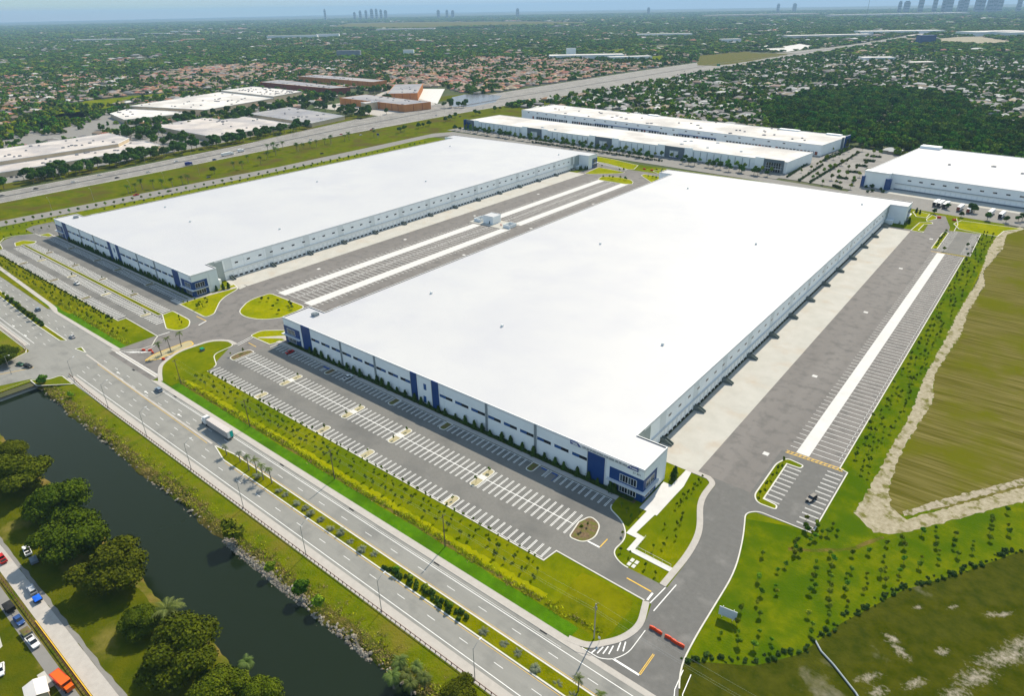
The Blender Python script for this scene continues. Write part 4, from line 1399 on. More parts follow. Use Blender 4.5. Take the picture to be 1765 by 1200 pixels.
block('orange_warehouse', [(-1084, 827), (-900, 820), (-889, 873), (-1084, 892)], 12, 'wall_orange', 'roof_grey', 'orange warehouse with truck doors nearest the highway', 'warehouse', units=16, seed=30, unit_mat='roof_tan', rib=16, pm='wall_orange')
block('orange_warehouse', [(-1049, 913), (-1003, 951), (-1126, 1085), (-1171, 1046)], 13, 'wall_orange', 'roof_grey', 'square orange warehouse set at an angle beside the white yard', 'warehouse', units=9, seed=31, unit_mat='roof_tan', rib=12, pm='wall_orange')
block('gate_house', [(-990, 800), (-984, 826), (-972, 826), (-972, 796)], 12.5, 'wall_cream', 'roof_tan', 'cream entrance wing in front of the nearest orange warehouse', 'building', units=2, seed=32)
dk = MB()
sheet('park_paving', [(-1095, 775), (-900, 765), (-880, 905), (-920, 916), (-1142, 1102), (-1040, 1180), (-1200, 1060), (-1110, 900)], 'sidewalk', .0)
sheet('park_paving', [(-1430, 470), (-880, 100), (-850, 100), (-850, 330), (-880, 720), (-1100, 740), (-1180, 880), (-1440, 880)], 'street_grey', -.05)
sheet('park_paving', [(-1024, 973), (-1142, 1102), (-1100, 1126), (-930, 930)], 'strip_concrete', .02)
sheet('lake', dens(GC(780, 150, .16997, [(0, 100), (120, 72), (300, 70), (500, 85), (440, 150), (200, 198), (0, 195), (-40, 150)]), 10, 1.5, 33, True), 'lake_water', .05)
sheet('lake', dens(GC(1200, 0, .16997, [(590, 508), (700, 490), (900, 485), (880, 470), (1050, 442), (1220, 470), (1100, 492), (920, 522)]), 20, 3, 34, True), 'pale_water', .3)
sheet('bare_field', dens(GC(1200, 0, .16997, [(0, 660), (30, 560), (500, 520), (620, 540), (1000, 540), (450, 632), (200, 665)]), 30, 6, 35, True), 'bank_dry', .2)
sheet('airfield', dens(GC(0, 0, 1, [(560, 47), (600, 40), (730, 37.5), (905, 36.5), (1010, 38), (1010, 41), (860, 44), (700, 49)]), 120, 15, 36, True), 'field', .5)
sheet('sand_yard', dens(GC(1465, 0, .16997, [(840, 395), (1100, 372), (1330, 368), (1480, 395), (1700, 420), (1500, 452), (960, 438)]), 40, 6, 37, True), 'sand', .4)
pond = GC(0, 90, .17503, [(520, 690), (560, 650), (660, 630), (680, 655), (620, 690)])
sheet('pond', dens(pond, 6, 1, 38, True), 'lake_water', .05)
sheet('embankment', dens(GC(0, 90, .17503, [(0, 730), (250, 620), (560, 520), (900, 470), (1300, 430), (1714, 392), (2000, 365), (2500, 305), (2540, 320), (2000, 390), (1300, 470), (1150, 520), (900, 620), (560, 730), (330, 770), (100, 800)]), 12, 3, 39, True), 'lawn', -.05)
sheet('sports_field', GC(800, 0, .22663, [(1010, 388), (1230, 366), (1240, 392), (1130, 398)]), 'lawn', .2)
sheet('sports_field', GC(800, 0, .22663, [(1420, 425), (1530, 418), (1500, 455), (1420, 455)]), 'lawn', .2)

# school-like white complex and other far buildings (px, py base, width m, depth m, height m, wall, roof, words)
far = [
    (1010, 100, 250, 60, 12, 'white_plain', 'roof_pale', 'pale school block with white walls beyond the townhouses'),
    (984, 96, 32, 26, 26, 'wall_panel', 'roof_grey', 'tall pale hall of the school beyond the townhouses'),
    (1085, 102, 140, 40, 10, 'white_plain', 'roof_pale', 'low white wing at the right end of the school'),
    (602, 97, 90, 22, 22, 'tower_grey', 'roof_grey', 'grey slab apartment block left of the picture middle'),
    (705, 95, 40, 22, 20, 'white_plain', 'roof_pale', 'small white block standing alone right of the grey slab'),
    (320, 57, 240, 60, 20, 'white_plain', 'roof_pale', 'white low-rise complex near the left skyline'),
    (270, 60, 220, 50, 15, 'white_plain', 'roof_pale', 'long white building left of the white complex near the skyline'),
    (505, 66, 330, 40, 20, 'white_plain', 'roof_pale', 'row of white apartment blocks below the airfield'),
    (566, 64, 150, 40, 22, 'white_plain', 'roof_pale', 'white apartment block at the right end of the row'),
    (333, 70, 130, 50, 12, 'wall_orange', 'roof_pale', 'low building with red roof edge near the white complex'),
    (180, 70, 420, 60, 12, 'white_plain', 'roof_tan', 'long pale shed far at the left'),
    (1594, 75, 62, 34, 32, 'blue_glass', 'blue_glass', 'dark blue glass building beside the sand yard'),
    (1145, 62, 300, 60, 14, 'white_plain', 'roof_pale', 'long white shed right of the school'),
    (1258, 72, 90, 40, 14, 'white_plain', 'roof_pale', 'small white building above the bare field'),
    (1425, 65, 420, 80, 15, 'roof_pale', 'roof_pale', 'long pale hall behind the pale lake'),
    (1548, 57, 420, 120, 14, 'white_plain', 'roof_pale', 'white sheds left of the blue glass building'),
    (1712, 60, 300, 140, 18, 'white_plain', 'roof_pale', 'white hall behind the sand yard'),
    (1755, 61, 220, 140, 18, 'white_plain', 'roof_pale', 'white hall at the far right edge'),
    (1310, 28, 1500, 200, 30, 'wall_cream', 'roof_pale', 'row of cream buildings on the horizon right of the middle'),
    (1545, 27, 1600, 200, 26, 'roof_pale', 'roof_pale', 'pale row of buildings below the right skyline'),
    (700, 52, 500, 80, 16, 'roof_pale', 'roof_pale', 'pale sheds at the edge of the airfield'),
    (1510, 104, 90, 46, 10, 'white_plain', 'roof_pale', 'white hall among houses right of the highway'),
    (1585, 112, 70, 34, 9, 'wall_cream', 'roof_pale', 'cream hall among houses right of the highway'),
]
for px, py, wd, dp, h, wm, rm, words in far:
    c = G(px, py)
    an_ = math.atan2(-math.sin(yaw), math.cos(yaw)) * -1 + R_(-90) * 0
    ang = -yaw * -1
    t = R_(39.3) + random.uniform(-.15, .15)
    block('building', along(c, t, RC(-wd / 2, -dp / 2, wd / 2, dp / 2)), h, wm, rm, words, 'building', units=0, parapet=False)

# skyline towers (px, py base, width px, height px)
towers = [(709, 19.5, 5, 10), (845, 21, 4, 8), (943, 18, 3, 6), (985, 20, 6, 9), (1000, 20, 5, 9.5), (1095, 20, 5, 5), (1163, 21, 5, 6.5), (1290, 20.5, 6, 12), (1336, 20, 6, 11),
          (1408, 20, 6, 10), (1465, 20, 5, 12), (1505, 20.5, 6, 10), (1695, 21, 4, 6), (480, 17, 4, 6), (512, 17, 4, 5), (100, 17.5, 4, 3), (165, 17.5, 4, 4)]
tb = [(1586, 20, 6, 9.5), (1610, 21, 5, 8), (1634, 20, 9, 9), (1625, 20, 4, 6), (1663, 22, 6, 7), (1654, 22, 6, 5), (1684, 21, 7, 11), (1692, 21, 5, 10), (1705, 21, 7, 10), (1713, 21, 5, 11.5), (1721, 21, 7, 9), (1755, 23, 5, 7), (1550, 20, 4, 4), (1562, 20, 7, 4),
      (559, 19, 3, 9), (620, 17, 4, 6), (630, 17, 4, 6.5), (640, 17, 5, 8), (648, 17, 4, 8), (656, 17, 4, 7), (664, 17, 5, 6), (610, 17, 4, 4), (755, 16, 5, 5), (770, 16, 4, 5), (780, 16, 5, 4), (892, 16, 5, 5), (1341, 18, 4, 5), (1369, 18, 5, 5), (1118, 15, 4, 3)]
names_ = ['left end', 'centre', 'right end']
for k, (px, py, wpx, hpx) in enumerate(tb):
    d = 11500.0 if px > 1500 else 14500.0
    v = c_r * ((px - PW / 2) / FPX) + c_u * (585 / FPX) + fwd
    v.z = 0
    v = v.normalized() * d
    f = math.hypot(d, 150) / FPX * 1.15
    wd, hh = wpx * f * .8, 157 + max(-60, (hpx - (4.2 if px > 1500 else 5.6)) * d / FPX)
    t = empty('tower_block', (v.x, v.y, 0), yaw * -1)
    where = 'right' if px > 1500 else 'left of the middle'
    order = sorted([q[0] for q in tb if (q[0] > 1500) == (px > 1500)])
    tag(t, 'hazy bluish tower of the skyline at the right' if px > 1500 else 'faint hazy tower of the distant skyline left and middle', 'tower', 'towers on the skyline at the right' if px > 1500 else 'towers on the distant skyline')
    mb = MB()
    mb.box(-wd / 2, -wd / 3, 0, wd / 2, wd / 3, hh * .9)
    mb.build('shaft', 'tower_grey', t)
    mb = MB()
    mb.box(-wd / 3, -wd / 4, hh * .9, wd / 3, wd / 4, hh)
    mb.build('crown', 'tower_grey', t)
    for j in range(4):
        mb = MB()
        mb.box(-wd / 2 - .5, -wd / 3 - 1.5, hh * (.15 + .2 * j), wd / 2 + .5, -wd / 3 - .2, hh * (.15 + .2 * j) + hh * .06)
        mb.build('window_band', 'glass_grey', t)
for px, d, hgt, wrd in ((1496, 7000, 330, 'tall guyed radio mast left of the skyline towers'), (1611, 9000, 320, 'tall thin radio mast among the skyline towers')):
    v = c_r * ((px - PW / 2) / FPX) + c_u * (585 / FPX) + fwd
    v.z = 0
    v = v.normalized() * d
    t = empty('radio_mast', (v.x, v.y, 0))
    tag(t, wrd, 'mast')
    mb = MB()
    mb.tube((0, 0, 0), (0, 0, hgt), 2.2, 1.2, 4)
    mb.build('lattice', 'grey_metal', t)
    for a in range(3):
        mb = MB()
        mb.tube((0, 0, hgt * .8), (120 * math.cos(a * 2.1), 120 * math.sin(a * 2.1), 0), .15, .15, 3)
        mb.build('guy_wire', 'grey_metal', t)
# ================================================================== plants
def quads_mesh(name, cen, nrm, size, mats, mi=None, extra=None, elong=1.0, r=None):
    """many small leaf faces: centres, normals and sizes -> one mesh; extra = (verts, faces, material index)"""
    r = r or rng
    n = len(cen)
    nrm = nrm / np.linalg.norm(nrm, axis=1, keepdims=True)
    ref = r.normal(size=(n, 3))
    a = np.cross(nrm, ref)
    a /= np.linalg.norm(a, axis=1, keepdims=True)
    b = np.cross(nrm, a)
    s = size[:, None]
    P = np.stack([cen - a * s * elong, cen - b * s, cen + a * s * elong, cen + b * s], 1).reshape(-1, 3)
    ev, ef, em = extra if extra else ([], [], [])
    V = np.concatenate([P, np.array(ev, float).reshape(-1, 3)])
    me = bpy.data.meshes.new(name)
    nq = n
    loops = np.arange(4 * nq)
    el = [i + 4 * nq for f in ef for i in f]
    tot = np.concatenate([np.full(nq, 4), np.array([len(f) for f in ef], int)]).astype(np.int32)
    L = np.concatenate([loops, np.array(el, int)]).astype(np.int32)
    me.vertices.add(len(V))
    me.vertices.foreach_set('co', V.astype(np.float32).ravel())
    me.loops.add(len(L))
    me.loops.foreach_set('vertex_index', L)
    me.polygons.add(len(tot))
    st = np.concatenate([[0], np.cumsum(tot)[:-1]]).astype(np.int32)
    me.polygons.foreach_set('loop_start', st)
    me.polygons.foreach_set('loop_total', tot)
    for k in ([mats] if isinstance(mats, str) else mats):
        me.materials.append(M[k])
    m_ = np.zeros(len(tot), np.int32)
    if mi is not None:
        m_[:nq] = mi
    if len(ef):
        m_[nq:] = em
    me.polygons.foreach_set('material_index', m_)
    me.update(calc_edges=True)
    me.validate()
    return me


def ico(c, rad, sub, r, jit=.18):
    """lumpy ball: verts, faces"""
    t = (1 + 5 ** .5) / 2
    v = [Vector(p).normalized() for p in ((-1, t, 0), (1, t, 0), (-1, -t, 0), (1, -t, 0), (0, -1, t), (0, 1, t), (0, -1, -t), (0, 1, -t), (t, 0, -1), (t, 0, 1), (-t, 0, -1), (-t, 0, 1))]
    f = [(0, 11, 5), (0, 5, 1), (0, 1, 7), (0, 7, 10), (0, 10, 11), (1, 5, 9), (5, 11, 4), (11, 10, 2), (10, 7, 6), (7, 1, 8), (3, 9, 4), (3, 4, 2), (3, 2, 6), (3, 6, 8), (3, 8, 9), (4, 9, 5), (2, 4, 11), (6, 2, 10), (8, 6, 7), (9, 8, 1)]
    for _ in range(sub):
        mid_, nf = {}, []
        def mp(a, b):
            k = (min(a, b), max(a, b))
            if k not in mid_:
                mid_[k] = len(v)
                v.append(((v[a] + v[b]) / 2).normalized())
            return mid_[k]
        for a, b, c_ in f:
            x, y, z = mp(a, b), mp(b, c_), mp(c_, a)
            nf += [(a, x, z), (b, y, x), (c_, z, y), (x, y, z)]
        f = nf
    vs = [(c[0] + p.x * rad[0] * (1 + k), c[1] + p.y * rad[1] * (1 + k), c[2] + p.z * rad[2] * (1 + k)) for p in v for k in [r.uniform(-jit, jit)]]
    return vs, f


def crown_mesh(name, H, Rw, base, lumps, leaves, leaf, m, seed, core=.74, sub=1, drop=.25, flat=1.0):
    """crown of lumps carrying leaf faces: H top height, Rw half width, base = lower edge height"""
    r = np.random.default_rng(seed)
    rp_ = random.Random(seed)
    zc, rz = (H + base) / 2, (H - base) / 2
    C, Rd = [], []
    for k in range(lumps):
        while True:
            p = r.uniform(-1, 1, 3)
            if .15 < np.linalg.norm(p) < 1:
                break
        p = p / np.linalg.norm(p) * (.30 + .45 * r.random())
        if p[2] < -.55:
            p[2] *= .5
        rad = r.uniform(.30, .50) * (1.0 if lumps > 4 else 1.3)
        C.append((p[0] * Rw, p[1] * Rw, zc + p[2] * rz * flat))
        Rd.append((rad * Rw, rad * Rw, rad * min(Rw, rz) * 1.05))
    C, Rd = np.array(C), np.array(Rd)
    pts, nrm = [], []
    per = int(leaves / lumps) + 1
    for c, q in zip(C, Rd):
        d = r.normal(size=(per, 3))
        d /= np.linalg.norm(d, axis=1, keepdims=True)
        d[:, 2] = np.where(d[:, 2] < -.4, -d[:, 2], d[:, 2])
        k = r.uniform(.80, 1.12, (per, 1))
        pts.append(c + d * q * k)
        nrm.append(d + r.normal(size=(per, 3)) * .55 + np.array([0, 0, .25]))
    pts, nrm = np.concatenate(pts), np.concatenate(nrm)
    # drop leaves deep inside other lumps
    keep = np.ones(len(pts), bool)
    for c, q in zip(C, Rd):
        keep &= (((pts - c) / q) ** 2).sum(1) > .55
    pts, nrm = pts[keep], nrm[keep]
    ev, ef = [], []
    for c, q in zip(C, Rd):
        vs, fs = ico(c, q * core, sub, rp_, .2)
        o = len(ev)
        ev += vs
        ef += [tuple(i + o for i in f) for f in fs]
    return quads_mesh(name, pts, nrm, leaf * r.uniform(.6, 1.3, len(pts)), m, None, (ev, ef, [0] * len(ef)), 1.4, r)


def trunk_mesh(name, h, r0, limbs, seed, spread=.45, m='bark', top=.5):
    r = random.Random(seed)
    mb = MB()
    p = Vector((0, 0, -.1))
    q = Vector((r.uniform(-.1, .1) * h, r.uniform(-.1, .1) * h, h * .5))
    mb.tube(p, q, r0, r0 * .7, 7)
    for k in range(limbs):
        a = 2 * math.pi * (k + r.random() * .5) / limbs
        e = q + Vector((math.cos(a) * h * spread, math.sin(a) * h * spread, h * top * r.uniform(.7, 1.1)))
        mb.tube(q, e, r0 * .5, r0 * .15, 5)
    return mb.mesh(name, m)


def palm_meshes(h, fronds, fl, seed, m, lean=.06, fan=False):
    r = random.Random(seed)
    mb = MB()
    pts = [Vector((0, 0, -.1))]
    a = r.uniform(0, 6.28)
    for k in range(1, 5):
        pts.append(Vector((math.cos(a) * lean * h * (k / 4) ** 2, math.sin(a) * lean * h * (k / 4) ** 2, h * k / 4)))
    for k in range(4):
        mb.tube(pts[k], pts[k + 1], .26 - .03 * k, .23 - .03 * k, 6)
    tm = mb.mesh('trunk', 'bark_palm')
    top = pts[-1]
    fb = MB()
    for k in range(fronds):
        az = 2 * math.pi * (k + r.uniform(-.3, .3)) / fronds
        el = r.uniform(-.15, 1.1)
        L = fl * r.uniform(.8, 1.1)
        d = Vector((math.cos(az), math.sin(az), 0))
        sd = Vector((-d.y, d.x, 0))
        prev = top
        n = 7
        ang = el
        spine = [top]
        for j in range(n):
            prev = prev + (d * math.cos(ang) + Vector((0, 0, math.sin(ang)))) * (L / n)
            ang -= r.uniform(.18, .30)
            spine.append(prev)
        for j in range(n):
            p, q = spine[j], spine[j + 1]
            t = (j + .5) / n
            wl_ = L * (.26 if not fan else .34) * math.sin(math.pi * min(1, .25 + t * .72))
            for s in (-1, 1):
                for u in (0, .5):
                    b0 = p.lerp(q, u)
                    b1 = p.lerp(q, u + .42)
                    tip = p.lerp(q, u + .8) + sd * (s * wl_) + Vector((0, 0, -wl_ * .45))
                    fb.add([tuple(b0), tuple(b1), tuple(tip)], [(0, 1, 2)])
    return tm, fb.mesh('fronds', m)


def plant(name, parts, label, cat, loc, rz=0.0, s=1.0, group=None):
    root = empty(name, loc, rz, s)
    tag(root, label, cat, group)
    for nm, me in parts:
        put(nm, me, root)
    return root


# prototypes (meshes shared by every copy)
BIG = [[('trunk', trunk_mesh('trunk', 9, .55, 5, 40 + k, .42)), ('crown', crown_mesh('crown', 12.5, 9.5 + .5 * k, 1.2, 20, 15000, .30, 'leaf_near', 50 + k, .72, 2))] for k in range(3)]
MED = [[('trunk', trunk_mesh('trunk', 6, .28, 4, 60 + k)), ('crown', crown_mesh('crown', 9.0, 4.3, 2.2, 10, 1500, .34, 'leaf_deep', 70 + k, .74, 1))] for k in range(4)]
LIGHT = [[('trunk', trunk_mesh('trunk', 3.6, .12, 3, 80 + k)), ('crown', crown_mesh('crown', 5.6, 2.0, 1.6, 7, 700, .22, 'leaf_mid', 90 + k, .62, 1))] for k in range(3)]
YOUNG = [[('stem', trunk_mesh('stem', 1.6, .05, 3, 100 + k, .3)), ('crown', crown_mesh('crown', 2.5, .62, .7, 5, 160, .13, 'leaf_young', 110 + k, .6, 0))] for k in range(3)]
SHRUB = [[('foliage', crown_mesh('foliage', 1.15, .85, -.1, 6, 320, .13, 'leaf_hedge', 120 + k, .75, 1))] for k in range(3)]
CONE = []
for k in range(3):
    r = np.random.default_rng(130 + k)
    n = 500
    t = r.random(n) ** .7
    az = r.uniform(0, 6.283, n)
    rad = (1 - t) * 1.05 + .12 + r.normal(0, .10, n) + .15 * np.sin(az * 3 + t * 9)
    c = np.stack([np.cos(az) * rad, np.sin(az) * rad, .25 + t * 3.6], 1)
    nn = np.stack([np.cos(az), np.sin(az), .5 + 0 * az], 1) + r.normal(0, .4, (n, 3))
    cb = MB()
    cb.tube((0, 0, .1), (0, 0, 3.5), .8, .08, 7)
    CONE.append([('trunk', trunk_mesh('trunk', 1.4, .07, 0, 3)), ('crown', quads_mesh('crown', c, nn, .17 * r.uniform(.7, 1.3, n), 'leaf_hedge', None, (cb.v, cb.f, [0] * len(cb.f)), 1.3, r))])
PALM = []
for k in range(3):
    a_, b_ = palm_meshes(6.2 + .5 * k, 13, 2.6, 140 + k, 'leaf_palm')
    PALM.append([('trunk', a_), ('fronds', b_)])
SILVER = []
for k in range(2):
    a_, b_ = palm_meshes(4.8, 18, 2.3, 150 + k, 'leaf_silver', .04, True)
    SILVER.append([('trunk', a_), ('fronds', b_)])
SABAL = []
a_, b_ = palm_meshes(5.0, 30, 3.0, 160, 'leaf_palm', .03, True)
SABAL.append([('trunk', a_), ('fronds', b_)])
DATE = []
a_, b_ = palm_meshes(6.0, 26, 5.0, 161, 'leaf_palm', .03)
DATE.append([('trunk', a_), ('fronds', b_)])
PALM2 = []
for k in range(2):
    a_, b_ = palm_meshes(6.4, 24, 3.3, 170 + k, 'leaf_deep', .04)
    PALM2.append([('trunk', a_), ('fronds', b_)])
rv = random.Random(77)


def grow(name, protos, pts, label, cat, group=None, s=(.85, 1.2), z=0.0):
    out = []
    for p in pts:
        out.append(plant(name, rv.choice(protos), label, cat, (p[0], p[1], z if len(p) < 3 else p[2]), rv.uniform(0, 6.28), rv.uniform(*s), group))
    return out


# ---- large trees of the canal's south bank (pixel centre of crown, width px, words)
bigs = [((31, 822), 92, 'broad dark tree at the left edge beside the canal'),
        ((92, 866), 88, 'broad dark tree on the canal bank, second from the left edge'),
        ((125, 930), 100, 'broad olive tree leaning to the canal above the white pickup'),
        ((193, 985), 112, 'largest broad tree of the canal bank, between pickup and date palm'),
        ((238, 1062), 66, 'low bushy tree just left of the date palm'),
        ((312, 1132), 116, 'wide tree below the date palm on the canal bank'),
        ((372, 1188), 92, 'wide tree cut by the bottom edge left of the canal'),
        ((440, 1185), 74, 'bushy tree at the bottom edge beside the small fan palm'),
        ((5, 612), 40, 'dark bushy tree at the left edge beside the side road'),
        ((792, 1192), 80, 'bushy tree at the bottom edge beside the guardrail'),
        ((20, 770), 50, 'smaller tree at the left edge where the canal is narrow')]
for i, ((px, py), wpx, words) in enumerate(bigs):
    x, y = G(px, py, 5)
    d = math.sqrt(x * x + y * y + (CAM_H - 5) ** 2)
    wid = wpx * d / FPX
    s = wid / 20.5
    z = 0.0 if not (40 < y < 76 and x > XW) else (-.9 if y < 60 else -.9)
    plant('broadleaf_tree', BIG[i % 3], words, 'tree', (x, y, z), rv.uniform(0, 6.28), (s, s, s * rv.uniform(.82, .95)))
x, y = G(297, 1078)
plant('date_palm', DATE[0], 'feathery date palm among the trees of the canal bank', 'palm', (x, y, -.3), 0, 1.05)
x, y = G(428, 1160)
plant('fan_palm', SABAL[0], 'small fan palm standing alone at the canal edge near the bottom', 'palm', (x, y, -.6), 0, .95)
for k, (dx, dy) in enumerate(((0, 0), (3.5, -1.5), (-3, 1), (1, 3.2), (5, 2), (-1.5, -3))):
    x, y = G(700, 1176, -.5)
    plant('fan_palm', SABAL[0], 'fan palm of the dense clump at the bottom edge on the canal bank', 'palm', (x + dx, y + dy, -1), k * 1.1, .8 + .1 * (k % 3), 'fan palm clump on the bank')
for (px, py, wpx, words) in ((404, 930, 42, 'round green bush at the water edge beside pale rocks'), (468, 985, 20, 'small bush on the rocks below the round bush'), (522, 1024, 30, 'loose bush on the canal bank next to the upright bush'), (551, 1046, 24, 'upright dark bush on the canal bank'), (76, 662, 16, 'small bush at the corner of the canal head'), (122, 684, 10, 'tiny bush on the grass bank near the canal head')):
    x, y = G(px, py, -.5)
    d = math.sqrt(x * x + y * y + CAM_H ** 2)
    s = wpx * d / FPX / 4.2
    plant('bush', LIGHT[0][1:], words, 'bush', (x, y, -1.9 * s * .8 - .6 if s > 1 else -2.0), rv.uniform(0, 6), (s, s, s * 1.0))

# ---- median and entrance palms
med = [(-226, 'silver'), (-217.5, 'silver'), (-210, 'palm'), (-206, 'palm'), (-200.4, 'palm'), (-196, 'palm')]
for k, (x, kd) in enumerate(med):
    pr = SILVER[k % 2] if kd == 'silver' else PALM[k % 3]
    plant('silver_palm' if kd == 'silver' else 'palm_tree', pr, ['silver-leaved palm at the tip of the median behind the truck', 'second silver-leaved palm of the median behind the truck', 'green palm next to the silver ones on the median', 'green palm on the median, fourth from its tip', 'leaning green palm on the median, fifth from its tip', 'green palm on the median, last of the row behind the truck'][k], 'palm', (x, 95.8 + (k % 2) * .8, .1), k * 1.3, (.85 if kd == 'silver' else .95))
plant('silver_palm', SILVER[0], 'silver shrubby palm between the green palms of the median', 'palm', (-203, 95, -3.0), 1, .95)
for k, (x, y) in enumerate(((-320, 120), (-323, 125.5), (-323.5, 131))):
    x2, y2 = [(-332.5, 121.5), (-334, 127), (-334.5, 133)][k]
    plant('palm_tree', PALM[k], ['palm on the entrance island nearest the road', 'middle palm of three on the entrance island', 'palm on the entrance island nearest the warehouses'][k], 'palm', (x2, y2, .1), k * 2.0, 1.15)
for k, (x, y, w_) in enumerate(((-59, 96.4, 'young palm on the median at the bottom edge'), (-52, 96, 'young palm cut by the bottom edge on the median'), (-45, 96, 'young palm at the right end of the median strip'))):
    plant('palm_tree', PALM[k], w_, 'palm', (x, y, .1), k, .8)
sil = [(-190 + k * 5.2 + rv.uniform(-1, 1), 95.2 + rv.uniform(-.6, .6), -3.6) for k in range(11)]
grow('silver_shrub', SILVER, sil, 'silvery shrub palm in the planted median', 'shrub', 'silvery shrubs of the median', (.75, .95))
sil = [(-90 + k * 6.3 + rv.uniform(-1, 1), 94.8 + rv.uniform(-.6, .6), -3.8) for k in range(6)]
grow('silver_shrub', SILVER, sil, 'pale spiky shrub in the median near the bottom edge', 'shrub', 'pale shrubs near the bottom edge', (.75, .9))
sh = [(-131 + k * .78 + rv.uniform(-.4, .4), 93.6 + rv.random() * 2.8) for k in range(44)]
grow('shrub', SHRUB, sh, 'dark green shrub in the thick planted part of the median', 'shrub', 'dark shrubs of the median', (.8, 1.3), .1)
grow('young_tree', LIGHT, [(-126, 95), (-120, 95.6), (-113, 95.4), (-103, 95.2)], 'small dense tree rising from the median shrubs', 'tree', 'small trees of the median', (.5, .65), .1)
sh = [(-490 + k * 1.3 + rv.uniform(-.5, .5), 97.2 + (k < 45) * (45 - k) * .05 + rv.random() * 2.0) for k in range(52)]
grow('shrub', SHRUB, sh, 'dark shrub on the median left of the side road crossing', 'shrub', 'shrubs of the left median', (.9, 1.6), .1)
grow('young_tree', LIGHT, [(-430 - k * 8, 97.6 + k * .35) for k in range(9)], 'rounded small tree on the left median', 'tree', 'small trees of the left median', (.55, .75), .1)

# ---- hedges and conifers along the fronts


def hedge(x0, x1, y, label, wd=1.7, hh=1.05, gaps=()):
    n = int((x1 - x0) * 70)
    r = np.random.default_rng(int(abs(x0)))
    px_ = r.uniform(x0, x1, n)
    lump = .75 + .35 * np.sin(px_ * 1.1) * np.sin(px_ * .37 + 1)
    cs = np.stack([px_, y + r.uniform(-.5, .5, n) * wd, r.uniform(.15, 1, n) ** .6 * hh * lump], 1)
    nn = r.normal(size=(n, 3)) * .6 + np.array([0, -.35, .8])
    cb = MB()
    cb.box(x0, y - wd * .4, 0, x1, y + wd * .4, hh * .5)
    me = quads_mesh('foliage', cs, nn, .19 * r.uniform(.6, 1.3, n), 'leaf_hedge', None, (cb.v, cb.f, [0] * len(cb.f)), 1.3, r)
    o = empty('hedge')
    put('foliage', me, o)
    return tag(o, label, 'hedge')


hedge(-292, -85, 169.9, 'low clipped hedge along the front of the warehouse with the banner')
hedge(-584, -398, 171.5, 'low hedge along the front of the left warehouse', 1.6)
cn = [(-274 + k * 5.15 + rv.uniform(-1, 1), 169.8 + rv.uniform(-.4, .3)) for k in range(36)]
grow('conifer', CONE, cn, 'small pointed conifer in front of the warehouse with the banner', 'conifer', 'conifers along the near warehouse', (.75, 1.15), .1)
cn = [(-582 + k * 4.3 + rv.uniform(-1, 1), 171.4 + rv.uniform(-.3, .3)) for k in range(42)]
grow('conifer', CONE, cn, 'small pointed conifer in front of the left warehouse', 'conifer', 'conifers along the left warehouse', (.75, 1.1), .1)
grow('conifer', CONE, [(-92.5, 169.6), (-79.2, 189.5), (-79.8, 192)], 'lone conifer near the corner office with the banner', 'conifer', 'conifers by the near corner office', (1.0, 1.3), .1)
grow('conifer', CONE, [(-391.5, 190), (-392.5, 186), (-390.5, 193)], 'conifer in the lawn beside the left warehouse corner office', 'conifer', 'conifers by the left corner office', (1.0, 1.3), .1)

# ---- saplings
pts = [(x + rv.uniform(-1.2, 1.2), y + rv.uniform(-.9, .9)) for x in np.arange(-294, -88, 5.2) for y in (119.4, 122.8) if rv.random() < .84]
grow('sapling', YOUNG, pts, 'sapling in the grass strip between road and near parking lot', 'sapling', 'saplings of the grass strip by the road', (.85, 1.4))
pts = [(x + rv.uniform(-.8, .8), 126.6 + rv.uniform(-.2, .2)) for x in np.arange(-294, -92, 3.9)]
grow('sapling', YOUNG, pts, 'slim sapling along the kerb of the near parking lot', 'sapling', 'saplings along the near lot kerb', (.7, 1.2))
pts = [(x + rv.uniform(-1.2, 1.2), y + rv.uniform(-.9, .9)) for x in np.arange(-598, -372, 4.2) for y in (118.5, 122.5) if rv.random() < .8]
grow('verge_sapling', YOUNG, pts, 'sapling in the grass strip before the left parking lot', 'sapling', 'saplings before the left lot', (.9, 1.5))
pts = [(x + rv.uniform(-.8, .8), 126.4 + rv.uniform(-.2, .2)) for x in np.arange(-600, -400, 3.4)]
grow('shrub', SHRUB, pts, 'shrub in the row along the left parking lot', 'shrub', 'shrub row of the left lot', (.8, 1.3))
pts = [(x + rv.uniform(-1.4, 1.4), y + rv.uniform(-2, 2)) for y in np.arange(236, 600, 7.0) for x in (-30.2, -27.2, -24.2) if rv.random() < .9]
grow('strip_sapling', YOUNG, pts, 'sapling in the green strip between right truck yard and dirt track', 'sapling', 'saplings of the right green strip', (.9, 1.5))
pts = [(-33 + k * .28 + rv.uniform(-2.4, 2.4), 168 + k * 1.1 + j * 9 + rv.uniform(-2, 2)) for k in range(0, 30, 3) for j in range(5) if rv.random() < .8]
grow('young_tree', LIGHT, [p for p in pts if p[1] < 200 and p[0] > -42], 'small tree in the meadow below the small right parking lot', 'tree', 'small trees of the right meadow', (.35, .55))
rows = []
hy_ = lambda px: np.interp(px, [1178, 1300, 1380, 1450, 1555, 1660, 1765, 1900], [1128, 1136, 1116, 1062, 1005, 974, 935, 880])
ly_ = lambda px: np.interp(px, [1200, 1300, 1490, 1530, 1765, 1900], [960, 950, 948, 930, 868, 820])
for k in range(-7, 14):
    px = 1404 + 30.5 * k
    py = ly_(px) + 9
    while py < hy_(px) - 4:
        if rv.random() < (.8 if k >= 0 else .3):
            rows.append(G(px + (py - ly_(px)) * -.06 + rv.uniform(-5, 5), py + rv.uniform(-4, 4)))
        py += 13.5
